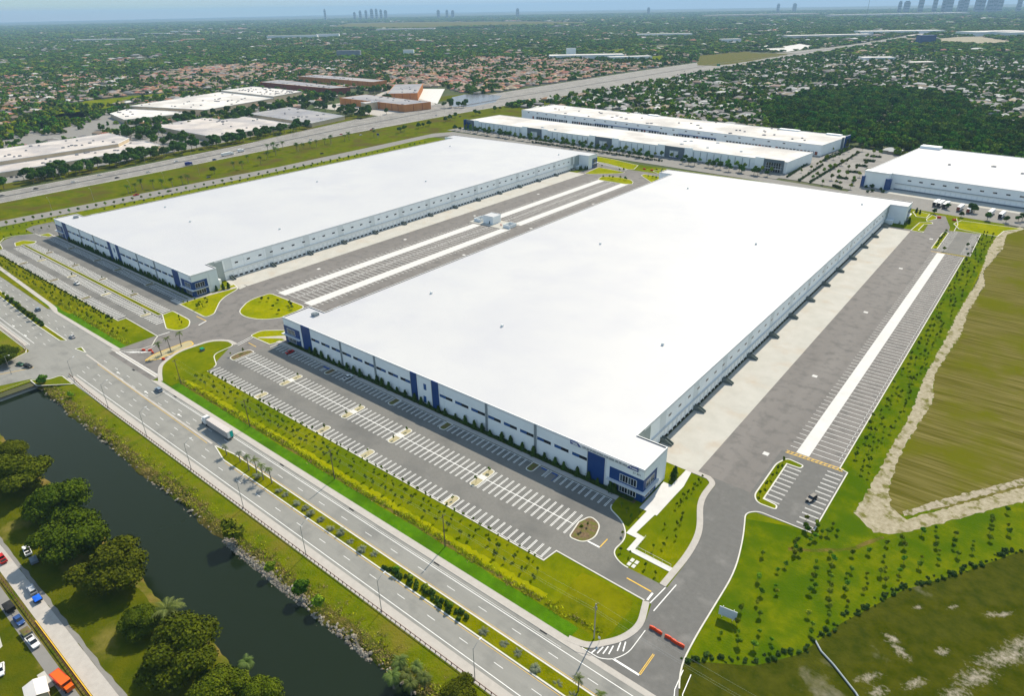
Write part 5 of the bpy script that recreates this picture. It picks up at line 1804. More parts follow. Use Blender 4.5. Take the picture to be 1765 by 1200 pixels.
rows = [p for p in rows if p[0] > -39.5 + max(0, 0) and not (p[0] < -28 and p[1] > 188)]
grow('row_tree', LIGHT, rows, 'small tree in the planted rows of the right meadow above the ditch', 'tree', 'rows of small trees above the ditch', (.28, .55))
dt = []
for a, b in zip(hl[:-1], hl[1:]):
    L = math.dist(a, b)
    for k in range(int(L / .95)):
        t = k / (L / .95)
        if rv.random() < .85:
            dt.append((a[0] + (b[0] - a[0]) * t + rv.uniform(-1.1, 1.1), a[1] + (b[1] - a[1]) * t + rv.uniform(-1.1, 1.1), -.25))
grow('ditch_shrub', SHRUB, dt, 'dark shrub in the ditch between meadow and scrub', 'shrub', 'shrubs along the ditch', (.45, 1.25))
pts = [(rv.uniform(-71.5, -64 if y < 176 else -69), y) for y in np.linspace(153, 196, 16)] + [(-86.5, 164.6), (-83.4, 163), (-80.8, 161), (-79, 152.5), (-75.6, 145.6), (-72.5, 146.2), (-66, 144.4), (-62, 143.4), (-79.5, 165)]
grow('sapling', YOUNG, pts, 'sapling on the lawn beside the corner office with the banner', 'sapling', 'saplings by the near corner office', (.8, 1.2), .05)
pts = [(-355, 194), (-352, 197), (-333, 200), (-329, 198), (-336, 201), (-331, 190), (-340, 192), (-345, 199)]
grow('young_tree', LIGHT, pts, 'young tree on the round grass island between the warehouses', 'tree', 'trees of the round grass island', (.35, .6), .1)
pts = [(-386 + rv.uniform(-4, 14), 163 + rv.random() * 14) for _ in range(14)] + [(-370, 150), (-366, 148.5), (-361, 147)]
grow('sapling', YOUNG, [p for p in pts if p[1] < 150 or p[1] - 161 < (-360 - p[0]) * .9], 'sapling on the lawns before the left corner office', 'sapling', 'saplings by the left corner office', (.8, 1.4), .1)
lots = [(a, 131) for a in isl1] + [(a, y) for a in isl2 for y in (143.5, 151)] + [(-91, 146), (-90.5, 149), (-303, 143), (-301.5, 149)] + [(a, 141) for a in jss] + [(a, 151) for a in jsl] + [(-50.8, y) for y in (200, 206, 212, 218, 224)]
grow('sapling', YOUNG, lots, 'young tree on a parking lot island', 'sapling', 'young trees on the lot islands', (.8, 1.3), .1)
lots = [(-52, y) for y in range(540, 584, 6)] + [(-34.5, 552), (-46, 534)] + GC(900, 230, .11669, [(1200, 660), (1290, 655), (1340, 670), (1450, 675), (1520, 690), (1540, 690), (1090, 480), (1180, 495), (1440, 560), (1500, 560)]) + GC(1080, 250, .11669, [(320, 480), (380, 490), (440, 510), (520, 500), (560, 490), (515, 420), (440, 390), (530, 380)])
grow('young_tree', LIGHT, lots, 'young tree on the far lawns behind the two huge warehouses', 'tree', 'young trees on the far lawns', (.45, .75), .1)
lots = GC(900, 230, .11669, [(850, 540), (870, 530), (930, 535), (960, 530)]) + GC(1480, 330, .11669, [(600, 475), (660, 480), (740, 470), (850, 310), (900, 330)])
grow('conifer', CONE, lots, 'conifer beside the rear corner offices', 'conifer', 'conifers by the rear offices', (.9, 1.2))

# ---- trees along streets behind
C_ = lambda u, v: along(oc, ac, [(u, v)])[0]
pts = [C_(u + rv.uniform(-2, 2), -9 + rv.uniform(-2, 2)) for u in range(4, 470, 10)]
grow('street_tree', LIGHT, pts, 'young street tree before the long low warehouse with gate bays', 'tree', 'street trees before the long warehouse', (1.0, 1.65))
pts = [C_(u + rv.uniform(-3, 3), -24 + rv.uniform(-3, 3)) for u in range(0, 470, 9) if not 340 < u < 362]
grow('roadside_tree', MED, pts, 'dense tree of the row between back street and long warehouse', 'tree', 'tree row along the back street', (.65, 1.05))
pts = [C_(u, -27 + rv.uniform(-.8, .8)) for u in np.arange(150, 345, 2.4)]
grow('hedge_shrub', SHRUB, pts, 'shrub of the hedge row along the back street', 'shrub', 'hedge row along the back street', (1.4, 2.0))
pts = GC(1300, 200, .14168, [(705, 775), (760, 745), (850, 700), (910, 665), (975, 640), (1060, 600), (1120, 575), (1190, 515), (1250, 475), (1310, 430), (825, 835), (935, 780), (1025, 725), (1025, 790), (1120, 735), (1145, 655), (1240, 660), (1280, 745), (1365, 690), (1350, 610), (1360, 520), (1445, 525), (1445, 470), (1525, 480), (1200, 800), (1205, 840), (1170, 890), (990, 830), (1040, 850), (500, 625), (560, 615), (610, 590), (660, 555), (570, 690), (690, 650), (760, 610), (800, 600), (820, 460), (900, 440), (950, 430), (1030, 445), (1090, 430), (1120, 395), (1170, 390), (880, 540), (960, 530), (1030, 500), (1090, 460), (1150, 430)])
grow('street_tree', LIGHT, pts, 'small tree in the car park left of the right warehouse', 'tree', 'trees of the right car park', (.75, 1.3))
pts = GC(1300, 200, .14168, [(1330, 830), (1360, 870), (1430, 870), (1480, 850), (1380, 930), (1430, 920), (1540, 900), (1560, 930)])
q_ = []
for a, b in (((545, 790), (830, 600)), ((840, 550), (1220, 380)), ((860, 520), (1200, 370)), ((680, 810), (1270, 450)), ((400, 745), (640, 590)), ((1340, 545), (1455, 560)), ((1420, 495), (1535, 505)), ((1240, 605), (1365, 620)), ((1120, 680), (1250, 692)), ((1010, 755), (1130, 768)), ((1230, 380), (1690, 440)), ((960, 850), (1060, 885))):
    n_ = int(math.dist(a, b) / 14)
    q_ += GC(1300, 200, .14168, [(a[0] + (b[0] - a[0]) * k / n_, a[1] + (b[1] - a[1]) * k / n_) for k in range(n_ + 1)])
grow('hedge_shrub', SHRUB, q_, 'clipped shrub of the car park hedges left of the right warehouse', 'shrub', 'hedge shrubs of the right car park', (1.5, 2.4))
grow('shrub', SHRUB, pts, 'rounded shrub at the blue corner of the right warehouse', 'shrub', 'shrubs at the right warehouse corner', (2.0, 3.2))
pts = GC(1480, 230, .16147, [(805, 860), (1090, 895), (1370, 930), (1570, 950), (1230, 850), (1200, 845), (940, 810), (1700, 945), (1740, 935)])
grow('street_tree', MED, pts, 'tree along the street before the parked trailers', 'tree', 'trees before the parked trailers', (.55, .9))

# highway side: palms and trees between highway and frontage road
pts = GC(0, 0, 1, [(222, 333), (234, 330), (246, 327), (265, 325), (280, 323), (298, 322), (315, 318), (325, 316), (404, 292), (428, 280), (462, 274), (476, 268), (512, 261), (523, 258), (535, 255), (546, 253), (560, 249), (571, 247), (594, 243), (602, 241), (462, 262), (472, 260), (480, 259), (488, 257), (645, 237), (418, 291), (450, 284)])
grow('palm_tree', PALM2, pts, 'palm on the grass between highway and frontage road', 'palm', 'palms beside the highway', (1.1, 1.5))
pts = GC(0, 0, 1, [(370, 300), (690, 229), (697, 226), (722, 221), (730, 219), (740, 217), (768, 210), (776, 207), (785, 203), (820, 199), (826, 198), (853, 192), (862, 190), (883, 185), (893, 183), (903, 181)])
grow('roadside_tree', MED, pts, 'round tree on the grass between highway and frontage road', 'tree', 'round trees beside the highway', (.7, 1.15))
pts = GC(0, 0, 1, [(12 + k * 15.5, 389 - k * 3.05) for k in range(40)])
grow('young_tree', LIGHT, pts, 'young tree in the row along the frontage road', 'tree', 'young trees along the frontage road', (.6, .8))
pts = GC(0, 0, 1, [(2 + k * 11.0, 399 - k * 2.1) for k in range(12)] + [(8 + k * 13, 412 - k * 3) for k in range(7)])
grow('sapling', YOUNG, pts, 'sapling on the lawn behind the left warehouse corner', 'sapling', 'saplings behind the left warehouse', (1.0, 1.6))
pts = [(-663 + rv.uniform(-1, 1), y) for y in range(230, 640, 9)]
grow('shrub', SHRUB, pts, 'shrub on the lawn strip beside the left warehouse long side', 'shrub', 'shrubs beside the left warehouse', (.9, 1.5))
# industrial park trees
pts = []
for y in np.arange(105, 770, 6.5):
    xe = float(np.interp(y, [60, 195, 310, 470, 700, 900], [-818, -820, -830, -853, -895, -925]))
    for d_ in (15, 27, 40):
        if rv.random() < (.62 if d_ < 30 else .4) and not (205 < y < 225) and not (415 < y < 440 and d_ < 20):
            xx = xe - d_ + rv.uniform(-3, 3)
            if not (390 > y and xx < -886) and not (465 < y < 612 and xx < -902) and not (624 < y < 722 and xx < -897):
                pts.append((xx, y + rv.uniform(-3, 3)))
grow('park_tree', MED, pts, 'dark round tree between the industrial park and the highway', 'tree', 'trees along the industrial park', (1.0, 1.7))
pts = [(rv.uniform(-1075, -915), rv.uniform(412, 462)) for _ in range(30)] + [(rv.uniform(-1080, -1050), rv.uniform(575, 625)) for _ in range(8)] + [(rv.uniform(-1160, -1085), rv.uniform(470, 760)) for _ in range(46)] + [(rv.uniform(-1090, -905), rv.uniform(732, 790)) for _ in range(26)] + [(rv.uniform(-1200, -1095), rv.uniform(790, 900)) for _ in range(26)] + [(rv.uniform(-885, -850), rv.uniform(890, 940)) for _ in range(6)] + [(rv.uniform(-1230, -1000), rv.uniform(895, 912)) for _ in range(12)] + [(rv.uniform(-1180, -1150), rv.uniform(930, 1030)) for _ in range(10)]
grow('park_tree', MED, pts, 'tree among the halls of the industrial park', 'tree', 'trees among the industrial halls', (1.0, 1.8))


# ------------------------------------------------------------------ uncountable cover, scattered with geometry nodes
def proto_obj(me):
    return bpy.data.objects.new(me.name, me)


def scatter(name, protos, P, S, rot, vid, label=None, cat=None):
    """one object whose points carry copies of a few small meshes"""
    me = bpy.data.meshes.new(name)
    me.vertices.add(len(P))
    me.vertices.foreach_set('co', np.asarray(P, np.float32).ravel())
    for nm, ty, dat, key in (('scl', 'FLOAT_VECTOR', S, 'vector'), ('rot', 'FLOAT', rot, 'value'), ('vid', 'INT', vid, 'value')):
        at = me.attributes.new(nm, ty, 'POINT')
        at.data.foreach_set(key, np.asarray(dat, np.int32 if ty == 'INT' else np.float32).ravel())
    me.update()
    o = put(name, me)
    tag(o, label, cat, None, 'stuff')
    ng = bpy.data.node_groups.new(name, 'GeometryNodeTree')
    ng.interface.new_socket('Geometry', in_out='INPUT', socket_type='NodeSocketGeometry')
    ng.interface.new_socket('Geometry', in_out='OUTPUT', socket_type='NodeSocketGeometry')
    n, l = ng.nodes, ng.links
    gi, go, jn = n.new('NodeGroupInput'), n.new('NodeGroupOutput'), n.new('GeometryNodeJoinGeometry')
    sa, ra, va = (n.new('GeometryNodeInputNamedAttribute') for _ in range(3))
    sa.data_type, ra.data_type, va.data_type = 'FLOAT_VECTOR', 'FLOAT', 'INT'
    sa.inputs[0].default_value, ra.inputs[0].default_value, va.inputs[0].default_value = 'scl', 'rot', 'vid'
    cb = n.new('ShaderNodeCombineXYZ')
    l.new(ra.outputs[0], cb.inputs['Z'])
    er = n.new('FunctionNodeEulerToRotation')
    l.new(cb.outputs[0], er.inputs[0])
    for k, pm in enumerate(protos):
        oi = n.new('GeometryNodeObjectInfo')
        oi.inputs['Object'].default_value = proto_obj(pm)
        oi.inputs['As Instance'].default_value = True
        cp = n.new('FunctionNodeCompare')
        cp.data_type = 'INT'
        cp.operation = 'EQUAL'
        ins_ = [s for s in cp.inputs if s.type == 'INT']
        l.new(va.outputs[0], ins_[0])
        ins_[1].default_value = k
        ip = n.new('GeometryNodeInstanceOnPoints')
        l.new(gi.outputs[0], ip.inputs['Points'])
        l.new(cp.outputs[0], ip.inputs['Selection'])
        l.new(oi.outputs['Geometry'], ip.inputs['Instance'])
        l.new(er.outputs[0], ip.inputs['Rotation'])
        l.new(sa.outputs[0], ip.inputs['Scale'])
        l.new(ip.outputs[0], jn.inputs[0])
    l.new(jn.outputs[0], go.inputs[0])
    md = o.modifiers.new('scatter', 'NODES')
    md.node_group = ng
    return o


def tuft_mesh(name, n, w, h, m, seed):
    r = np.random.default_rng(seed)
    mb = MB()
    for k in range(n):
        a = r.uniform(0, 6.28)
        x, y = r.normal(0, w * .4, 2)
        t = np.array([math.cos(a), math.sin(a)]) * w * .12
        e = (x + r.normal(0, w * .25), y + r.normal(0, w * .25), h * r.uniform(.5, 1.1))
        mb.add([(x - t[0], y - t[1], 0), (x + t[0], y + t[1], 0), e], [(0, 1, 2)])
    return mb.mesh(name, m)


TUFT = [tuft_mesh('tuft', 18, 1.2, .55, 'reed', 1), tuft_mesh('tuft', 18, 1.2, .5, 'leaf_dry', 2), tuft_mesh('tuft', 14, .9, .5, 'leaf_young', 3)]
pts = []
for x0_, x1_, yc, wd_, dn in ((-308, -64, 114.4, .9, 2.0), (-470, -362, 117, 1.0, 2.0)):
    n = int((x1_ - x0_) * dn)
    xx = rng.uniform(x0_, x1_, n)
    pts.append(np.stack([xx, yc + rng.normal(0, wd_ * .5, n) + .5 * np.sin(xx * .08), np.zeros(n)], 1))
P = np.concatenate(pts)
n = len(P)
scatter('tall_grass', TUFT, P, rng.uniform(.7, 1.4, (n, 1)) * np.ones((1, 3)), rng.uniform(0, 6.28, n), rng.choice(3, n, p=[.72, .10, .18]), 'rough tall grass line in the roadside swale', 'grass')
xx = rng.uniform(-350, 0, 3600)
yy = 71.6 + np.abs(rng.normal(0, 2.2, 3600)) 
zz = np.interp(yy, [69.2, 70.6, 72.2, 74.5, 77.5, 80.5], [-2.6, -1.85, -1.15, -.75, -.35, -.05]) - .1
scatter('bank_weeds', TUFT, np.stack([xx, yy, zz], 1), rng.uniform(.5, 1.2, (3600, 1)) * np.ones((1, 3)), rng.uniform(0, 6.28, 3600), rng.choice(3, 3600, p=[.25, .5, .25]), 'weeds and dry grass along the canal shore', 'weeds')
ROCK = []
for k in range(3):
    vs, fs = ico((0, 0, 0), (.42, .34, .26), 1, random.Random(200 + k), .22)
    mb = MB()
    mb.add(vs, fs)
    ROCK.append(mb.mesh('rock', 'rock'))
xs = np.concatenate([rng.uniform(-185, -140, 1000), rng.uniform(-350, -60, 260), rng.uniform(-135, -110, 200)])
ys = 70.3 + rng.normal(0, .8, len(xs)) + .5 * np.sin(xs * .3)
zs = np.interp(ys, [69.2, 70.6, 72.2, 74.5], [-2.7, -1.85, -1.15, -.75]) + .05
scatter('shore_rocks', ROCK, np.stack([xs, ys, zs], 1), rng.uniform(.5, 1.7, (len(xs), 1)) * np.ones((1, 3)), rng.uniform(0, 6.28, len(xs)), rng.integers(0, 3, len(xs)), 'pale rocks heaped along the canal shore', 'rocks')
# ================================================================== vehicles and street furniture
PAINT = {}


def paint(name, c):
    if name not in PAINT:
        PAINT[name] = mat('paint_' + name + '_car', c, rough=.5, spec=.3)
    return PAINT[name]


COLS = {'white': (.62, .62, .61), 'silver': (.38, .39, .40), 'grey': (.12, .125, .13), 'black': (.015, .016, .018), 'red': (.40, .012, .01), 'blue': (.02, .06, .19), 'tan': (.30, .26, .20), 'green': (.02, .09, .05), 'steel': (.16, .21, .27)}
for k_, c_ in COLS.items():
    paint(k_, c_)


def profile_body(prof, w, tuck, name, mats, z_split):
    """car shell: side profile lofted over five stations across the width"""
    mb = MB()
    st_ = [(-w / 2, .90), (-w / 2 * .93, 1.0), (0, 1.02), (w / 2 * .93, 1.0), (w / 2, .90)]
    n = len(prof)
    for y, k in st_:
        for x, z in prof:
            t = max(0, (z - z_split)) / 1.0
            yy = y * (1 - tuck * t)
            mb.v.append((x * (k if k < 1 else 1) if False else x, yy, z_split * 0 + z * (1 if k >= 1 else .985)))
    for s in range(4):
        for i in range(n):
            j = (i + 1) % n
            a, b = s * n + i, s * n + j
            mb.f.append([a, b, b + n, a + n])
            mb.m.append(0)
    mb.f.append(list(range(n)))
    mb.m.append(0)
    mb.f.append(list(range(4 * n, 5 * n))[::-1])
    mb.m.append(0)
    return mb.mesh(name, mats)


def loft(secs, name, m):
    """closed box-like loft: sections (x, y half width, z low, z high)"""
    mb = MB()
    for x, hw, z0, z1 in secs:
        mb.v += [(x, -hw, z0), (x, hw, z0), (x, hw, z1), (x, -hw, z1)]
    for i in range(len(secs) - 1):
        a = i * 4
        for k in range(4):
            mb.f.append([a + k, a + (k + 1) % 4, a + 4 + (k + 1) % 4, a + 4 + k])
            mb.m.append(0)
    mb.f += [[3, 2, 1, 0], [len(secs) * 4 - 4 + k for k in range(4)]]
    mb.m += [0, 0]
    return mb.mesh(name, m)


V = {}
V['sedan'] = dict(L=4.7, body=[(-2.35, .78, .45, .75), (-2.2, .9, .32, .95), (-1.5, .93, .28, 1.0), (1.0, .93, .28, .98), (2.1, .90, .32, .82), (2.35, .76, .42, .68)],
                  cab=[(-1.85, .76, .95, .98), (-1.15, .70, .95, 1.42), (.25, .70, .95, 1.43), (1.1, .78, .93, .96)], roof=[(-1.1, .62, 1.41, 1.46), (.2, .62, 1.42, 1.47)])
V['suv'] = dict(L=4.9, body=[(-2.45, .84, .5, .95), (-2.35, .95, .36, 1.1), (1.1, .95, .34, 1.1), (2.2, .92, .36, 1.0), (2.45, .8, .5, .85)],
                cab=[(-2.35, .82, 1.08, 1.12), (-2.1, .78, 1.08, 1.72), (.4, .76, 1.08, 1.74), (1.15, .84, 1.08, 1.11)], roof=[(-2.05, .70, 1.71, 1.77), (.35, .68, 1.73, 1.79)])
V['pickup'] = dict(L=5.7, body=[(-2.85, .88, .55, .95), (-2.8, .98, .45, 1.06), (-.75, .98, .42, 1.08), (1.4, .98, .42, 1.10), (2.6, .95, .45, 1.05), (2.85, .82, .55, .9)],
                   cab=[(-.78, .84, 1.07, 1.12), (-.6, .78, 1.07, 1.80), (.75, .76, 1.07, 1.82), (1.45, .86, 1.08, 1.11)], roof=[(-.55, .70, 1.79, 1.86), (.7, .68, 1.80, 1.87)])
for k_, d in V.items():
    d['mb'] = loft(d['body'], 'body', 'paint_white')
    d['mc'] = loft(d['cab'], 'cabin_glass', 'glass_dark')
    d['mr'] = loft(d['roof'], 'roof', 'paint_white')
wh = MB()
wh.tube((0, -.11, 0), (0, .11, 0), .34, .34, 10)
WHM = wh.mesh('wheel', 'tyre')
rm_ = MB()
rm_.tube((0, -.125, 0), (0, .125, 0), .19, .19, 8)
RMM = rm_.mesh('rim', 'chrome')
lt = MB()
lt.box(-.04, -.2, -.08, .04, .2, .08)
HLM, TLM = lt.mesh('headlight', 'lamp_clear'), lt.mesh('taillight', 'lamp_red')
bedm = MB()
bedm.box(-2.65, -.8, 1.05, -.85, .8, 1.075)
BEDM = bedm.mesh('load_bed', 'dark')


def slot(o, m):
    o.material_slots[0].link = 'OBJECT'
    o.material_slots[0].material = m


def car(kind, col, x, y, rz, label, group=None, full=True, name=None, z=.03, bed=None):
    d = V[kind]
    root = empty(name or {'sedan': 'car', 'suv': 'sport_utility_car', 'pickup': 'pickup_truck'}[kind], (x, y, z), rz)
    tag(root, label, 'pickup' if kind == 'pickup' else 'car', group)
    b = put('body', d['mb'], root)
    slot(b, PAINT[col])
    put('cabin_glass', d['mc'], root)
    r_ = put('roof', d['mr'], root)
    slot(r_, PAINT[col])
    if full:
        a = d['L'] / 2
        for sx in (-a * .6, a * .62):
            for sy in (-.86, .86):
                w_ = put('wheel', WHM, root, (sx, sy, .34))
                put('rim', RMM, w_)
        for sy in (-.62, .62):
            put('headlight', HLM, root, (a - .06, sy, .72 if kind == 'sedan' else .88))
            put('taillight', TLM, root, (-a + .05, sy, .78 if kind == 'sedan' else .9))
        if kind == 'pickup':
            q = put('load_bed', BEDM, root)
            if bed:
                q.data = BEDM.copy()
                q.data.materials[0] = M[bed]
    return root


def at(px, py):
    return G(px, py)


PI = math.pi
for px, py, kind, col, rz, words in (
        (66, 535, 'suv', 'steel', PI, 'grey-blue car driving on the road left of the crossing'),
        (125, 582, 'sedan', 'silver', PI, 'silver car driving toward the crossing by the small triangular island'),
        (274, 674, 'suv', 'steel', PI, 'dark blue-grey car in the near lanes right of the crossing'),
        (133, 490, 'pickup', 'white', .0, 'white pickup driving in the left parking lot'),
        (600, 653, 'pickup', 'white', PI / 2, 'white pickup parked in the shade of the near warehouse'),
        (1398, 862, 'suv', 'black', -PI / 2 - .25, 'dark car parked in the small lot at the right'),
        (48, 952, 'pickup', 'white', PI - .12, 'white pickup parked on the grass with black trailer'),
        (56, 1020, 'suv', 'silver', PI - .04, 'silver car on the service road with blue tarp load behind'),
        (34, 1072, 'sedan', 'blue', 0.03, 'dark blue car parked in the lane beside the rail'),
        (58, 1110, 'pickup', 'white', 0.05, 'white pickup with dark load parked behind the blue car'),
        (4, 966, 'pickup', 'red', PI, 'red pickup at the left edge on the service road'),
        (2, 1158, 'sedan', 'white', -.3, 'white car cut by the left edge in the paved yard')):
    x, y = at(px, py)
    car(kind, col, x, y, rz, words, bed='dark')
x, y = at(42, 631)
for k in range(2):
    car('sedan' if k else 'suv', 'green' if k else 'black', x + 3.2 - 5.6 * k, y + .8 - 1.6 * k, R_(16), ['dark car turning out of the side road', 'dark green car waiting behind on the side road'][k])
x, y = at(505, 607)
car('sedan', 'red', x - .4, 163.8, PI / 2, 'dark red car parked in the shade at the far end of the near lot')


# trailers behind cars
def trailer(x, y, rz, lx, ly, lz, m, label, cover=None):
    root = empty('utility_trailer', (x, y, .03), rz)
    tag(root, label, 'trailer')
    mb = MB()
    mb.obox(0, 0, .55, lx, ly, .12)
    mb.build('deck', 'dark', root)
    for sx, sy, a, b in ((0, ly / 2, lx, .08), (0, -ly / 2, lx, .08), (lx / 2, 0, .08, ly), (-lx / 2, 0, .08, ly)):
        q = MB()
        q.obox(sx, sy, .67, a, b, lz)
        q.build('side_board', m, root)
    if cover:
        q = MB()
        q.add([(-lx / 2, -ly / 2, .7 + lz), (lx / 2, -ly / 2, .7 + lz), (lx / 2, ly / 2, .7 + lz), (-lx / 2, ly / 2, .7 + lz), (0, 0, .95 + lz)], [(0, 1, 4), (1, 2, 4), (2, 3, 4), (3, 0, 4)])
        q.build('cover', cover, root)
    for sy in (-ly / 2 - .12, ly / 2 + .12):
        w_ = put('wheel', WHM, root, (0, sy, .34))
        put('rim', RMM, w_)
    q = MB()
    q.obox(lx / 2 + .7, 0, .5, 1.4, .1, .1)
    q.build('drawbar', 'dark', root)
    return root


x, y = at(60, 970)
trailer(x, y, PI - .12, 3.4, 2.0, .8, 'grey_paint', 'black box trailer behind the white pickup on the grass', 'grey_paint')
x, y = at(66, 1036)
trailer(x, y, PI - .04, 3.0, 1.9, .5, 'dark', 'small trailer heaped with a blue tarp on the service road', 'tarp_blue')
x, y = at(18, 1052)
trailer(x, y, 0.03, 3.8, 2.2, 1.3, 'dark', 'black covered trailer in front of the dark blue car', 'dark')
x, y = at(47, 1094)
trailer(x, y, .05, 3.2, 2.1, .7, 'wing_green', 'green sided trailer with dark load beside the white pickup', 'mulch')
# orange dump truck at the bottom left
x, y = at(110, 1180)
t = empty('dump_truck', (x, y, .03), R_(6))
tag(t, 'orange dump truck with red bed at the bottom left corner', 'truck')
for nm, bx_, m_ in (('chassis', (-3.6, -.5, .5, 4.2, .5, .8), 'dark'), ('dump_bed', (-3.8, -1.25, .85, 0.8, 1.25, 2.4), 'red_truck'), ('cab', (1.1, -1.2, .7, 2.8, 1.2, 2.9), 'orange_truck'), ('hood', (2.8, -.95, .7, 4.4, .95, 1.9), 'orange_truck'), ('windscreen', (2.78, -1.0, 2.0, 2.84, 1.0, 2.7), 'glass_dark'), ('bed_floor', (-3.6, -1.05, 2.35, .6, 1.05, 2.43), 'orange_truck')):
    q = MB()
    q.box(*bx_[:3], *bx_[3:])
    q.build(nm, m_, t)
for sx in (-2.8, -1.6, 3.2):
    for sy in (-1.05, 1.05):
        w_ = put('wheel', WHM, t, (sx, sy, .5), 0, 1.45)
        put('rim', RMM, w_)

# semi truck with trailer on the road
x, y = at(384, 742)
t = empty('semi_truck', (-246.5, 102.7, .03), PI)
tag(t, 'semi truck with pale box trailer and teal rear door on the road', 'truck')
q = MB()
q.box(-12.2, -1.3, 1.15, 4.0, 1.3, 4.1)
tb_ = q.build('trailer_box', 'trailer', t)
q = MB()
q.box(-12.26, -1.2, 1.25, -12.21, .1, 4.0)
o = q.build('rear_door', 'teal', tb_)
o['label'] = 'teal rear door panel'
q = MB()
q.box(-12.26, .2, 1.25, -12.21, 1.2, 4.0)
q.build('rear_door', 'white_plain', tb_)
for k in range(11):
    for s in (-1.33, 1.33):
        q = MB()
        xx = -11.8 + k * 1.5
        q.box(xx, min(s, s * .985), 1.3, xx + .08, max(s, s * .985), 4.0)
        q.build('rib', 'trailer', tb_)
q = MB()
q.box(-11.5, -.5, .75, 9.2, .5, 1.1)
q.build('chassis', 'dark', t)
cabm = MB()
cabm.box(5.6, -1.2, .8, 8.0, 1.2, 3.7)
cabo = cabm.build('cab', 'white_plain', t)
q = MB()
q.box(8.0, -.95, .8, 9.6, .95, 2.1)
q.build('hood', 'white_plain', cabo)
q = MB()
q.box(8.0, -1.05, 2.2, 8.06, 1.05, 3.1)
q.build('windscreen', 'glass_dark', cabo)
q = MB()
q.add([(5.6, -1.15, 3.7), (8.0, -1.0, 3.7), (8.0, 1.0, 3.7), (5.6, 1.15, 3.7), (5.6, -1.1, 4.2), (5.6, 1.1, 4.2)], [(0, 1, 4), (1, 2, 5, 4), (2, 3, 5), (0, 4, 5, 3)])
q.build('wind_deflector', 'white_plain', cabo)
for sx in (-11, -9.8, 4.6, 5.8, 8.7):
    for sy in (-1.1, 1.1):
        w_ = put('wheel', WHM, t, (sx, sy, .5), 0, 1.45)
        put('rim', RMM, w_)

# parked box trailers before the right warehouse
q = MB()
q.box(-1.3, -7, 1.15, 1.3, 7, 4.0)
TBX = q.mesh('box', 'white_plain')
q = MB()
q.box(-1.2, -7.06, 1.2, 1.2, -7.01, 3.95)
TDR = q.mesh('rear_door', 'dark')
q = MB()
q.box(-1.2, -7.06, 1.2, 1.2, -7.01, 3.95)
TDR2 = q.mesh('rear_door', 'brick_red')
for k, (px, py) in enumerate(((1608.5, 357), (1616, 358.5), (1625, 360.5), (1650, 365.5), (1667, 369), (1703.5, 374), (1722, 378))):
    x, y = at(px, py)
    t = empty('box_trailer', (x + .6, y + 8, .05), R_(-6))
    tag(t, ['white box trailer parked leftmost before the right warehouse', 'grey-sided box trailer second from the left before the right warehouse', 'white box trailer third from the left before the right warehouse', 'white box trailer with red rear in the middle of the row', 'white box trailer with red rear, third from the right', 'white box trailer with dark rear, second from the right', 'white box trailer rightmost of the parked row'][k], 'trailer', 'parked box trailers')
    put('box', TBX, t)
    put('rear_door', TDR2 if k in (3, 4) else TDR, t)
    for sy in (-5.4, -4.2):
        for sx in (-.95, .95):
            put('wheel', WHM, t, (sx, sy, .5), PI / 2, 1.45)

# highway traffic
hw = [(4, 338, 'sedan', 'grey'), (62, 326, 'sedan', 'black'), (127, 314, 'sedan', 'white'), (172, 302, 'sedan', 'white'), (202, 307, 'sedan', 'black'), (304, 279, 'pickup', 'white'), (370, 276, 'suv', 'blue'), (510, 250, 'sedan', 'grey'), (536, 241, 'suv', 'white'), (588, 232, 'sedan', 'red'), (602, 231, 'sedan', 'black'), (622, 233, 'sedan', 'white'), (640, 224, 'sedan', 'red'), (643, 222, 'sedan', 'black'), (752, 199, 'sedan', 'white'), (793, 201, 'sedan', 'black'), (833, 186, 'sedan', 'white'), (900, 175, 'sedan', 'red'), (932, 170, 'sedan', 'black'), (940, 170, 'sedan', 'black'), (960, 166, 'sedan', 'silver'), (962, 168, 'sedan', 'black'), (1010, 158, 'sedan', 'white'), (1095, 142, 'sedan', 'red'), (1120, 136, 'suv', 'white'), (1122, 139, 'suv', 'white'), (1136, 137, 'sedan', 'black'), (1168, 128, 'sedan', 'black'), (1180, 123, 'sedan', 'grey'), (1196, 123, 'sedan', 'black'), (256, 297, 'sedan', 'white'), (330, 285, 'sedan', 'silver')]
for px, py, kind, col in hw:
    x, y = at(px, py)
    car(kind, col, x, y, PI / 2 + .1, '%s %s driving on the highway' % (col, 'van-like car' if kind == 'suv' else kind.replace('sedan', 'car')), 'cars on the highway', False, z=.05)
for px, py, m_, words in ((392, 268, 'white_plain', 'white semi truck on the highway behind the left warehouse'), (325, 285, 'banner_blue', 'purple-blue truck on the highway behind the left warehouse'), (415, 262, 'white_plain', 'second white box truck on the highway close behind the first')):
    x, y = at(px, py)
    t = empty('highway_truck', (x, y, .05), PI / 2 + .1)
    tag(t, words, 'truck')
    L = 15 if px == 392 else 7
    for nm, b_ in (('box', (-L / 2, -1.3, 1.0, L / 2 - 2, 1.3, 4.0)), ('cab', (L / 2 - 1.7, -1.2, .6, L / 2 + 1.0, 1.2, 3.2))):
        q = MB()
        q.box(*b_)
        q.build(nm, m_, t)
    for sx in (-L / 2 + 1, L / 2 - 2.4, L / 2 + .2):
        for sy in (-1.1, 1.1):
            put('wheel', WHM, t, (sx, sy, .5), 0, 1.45)
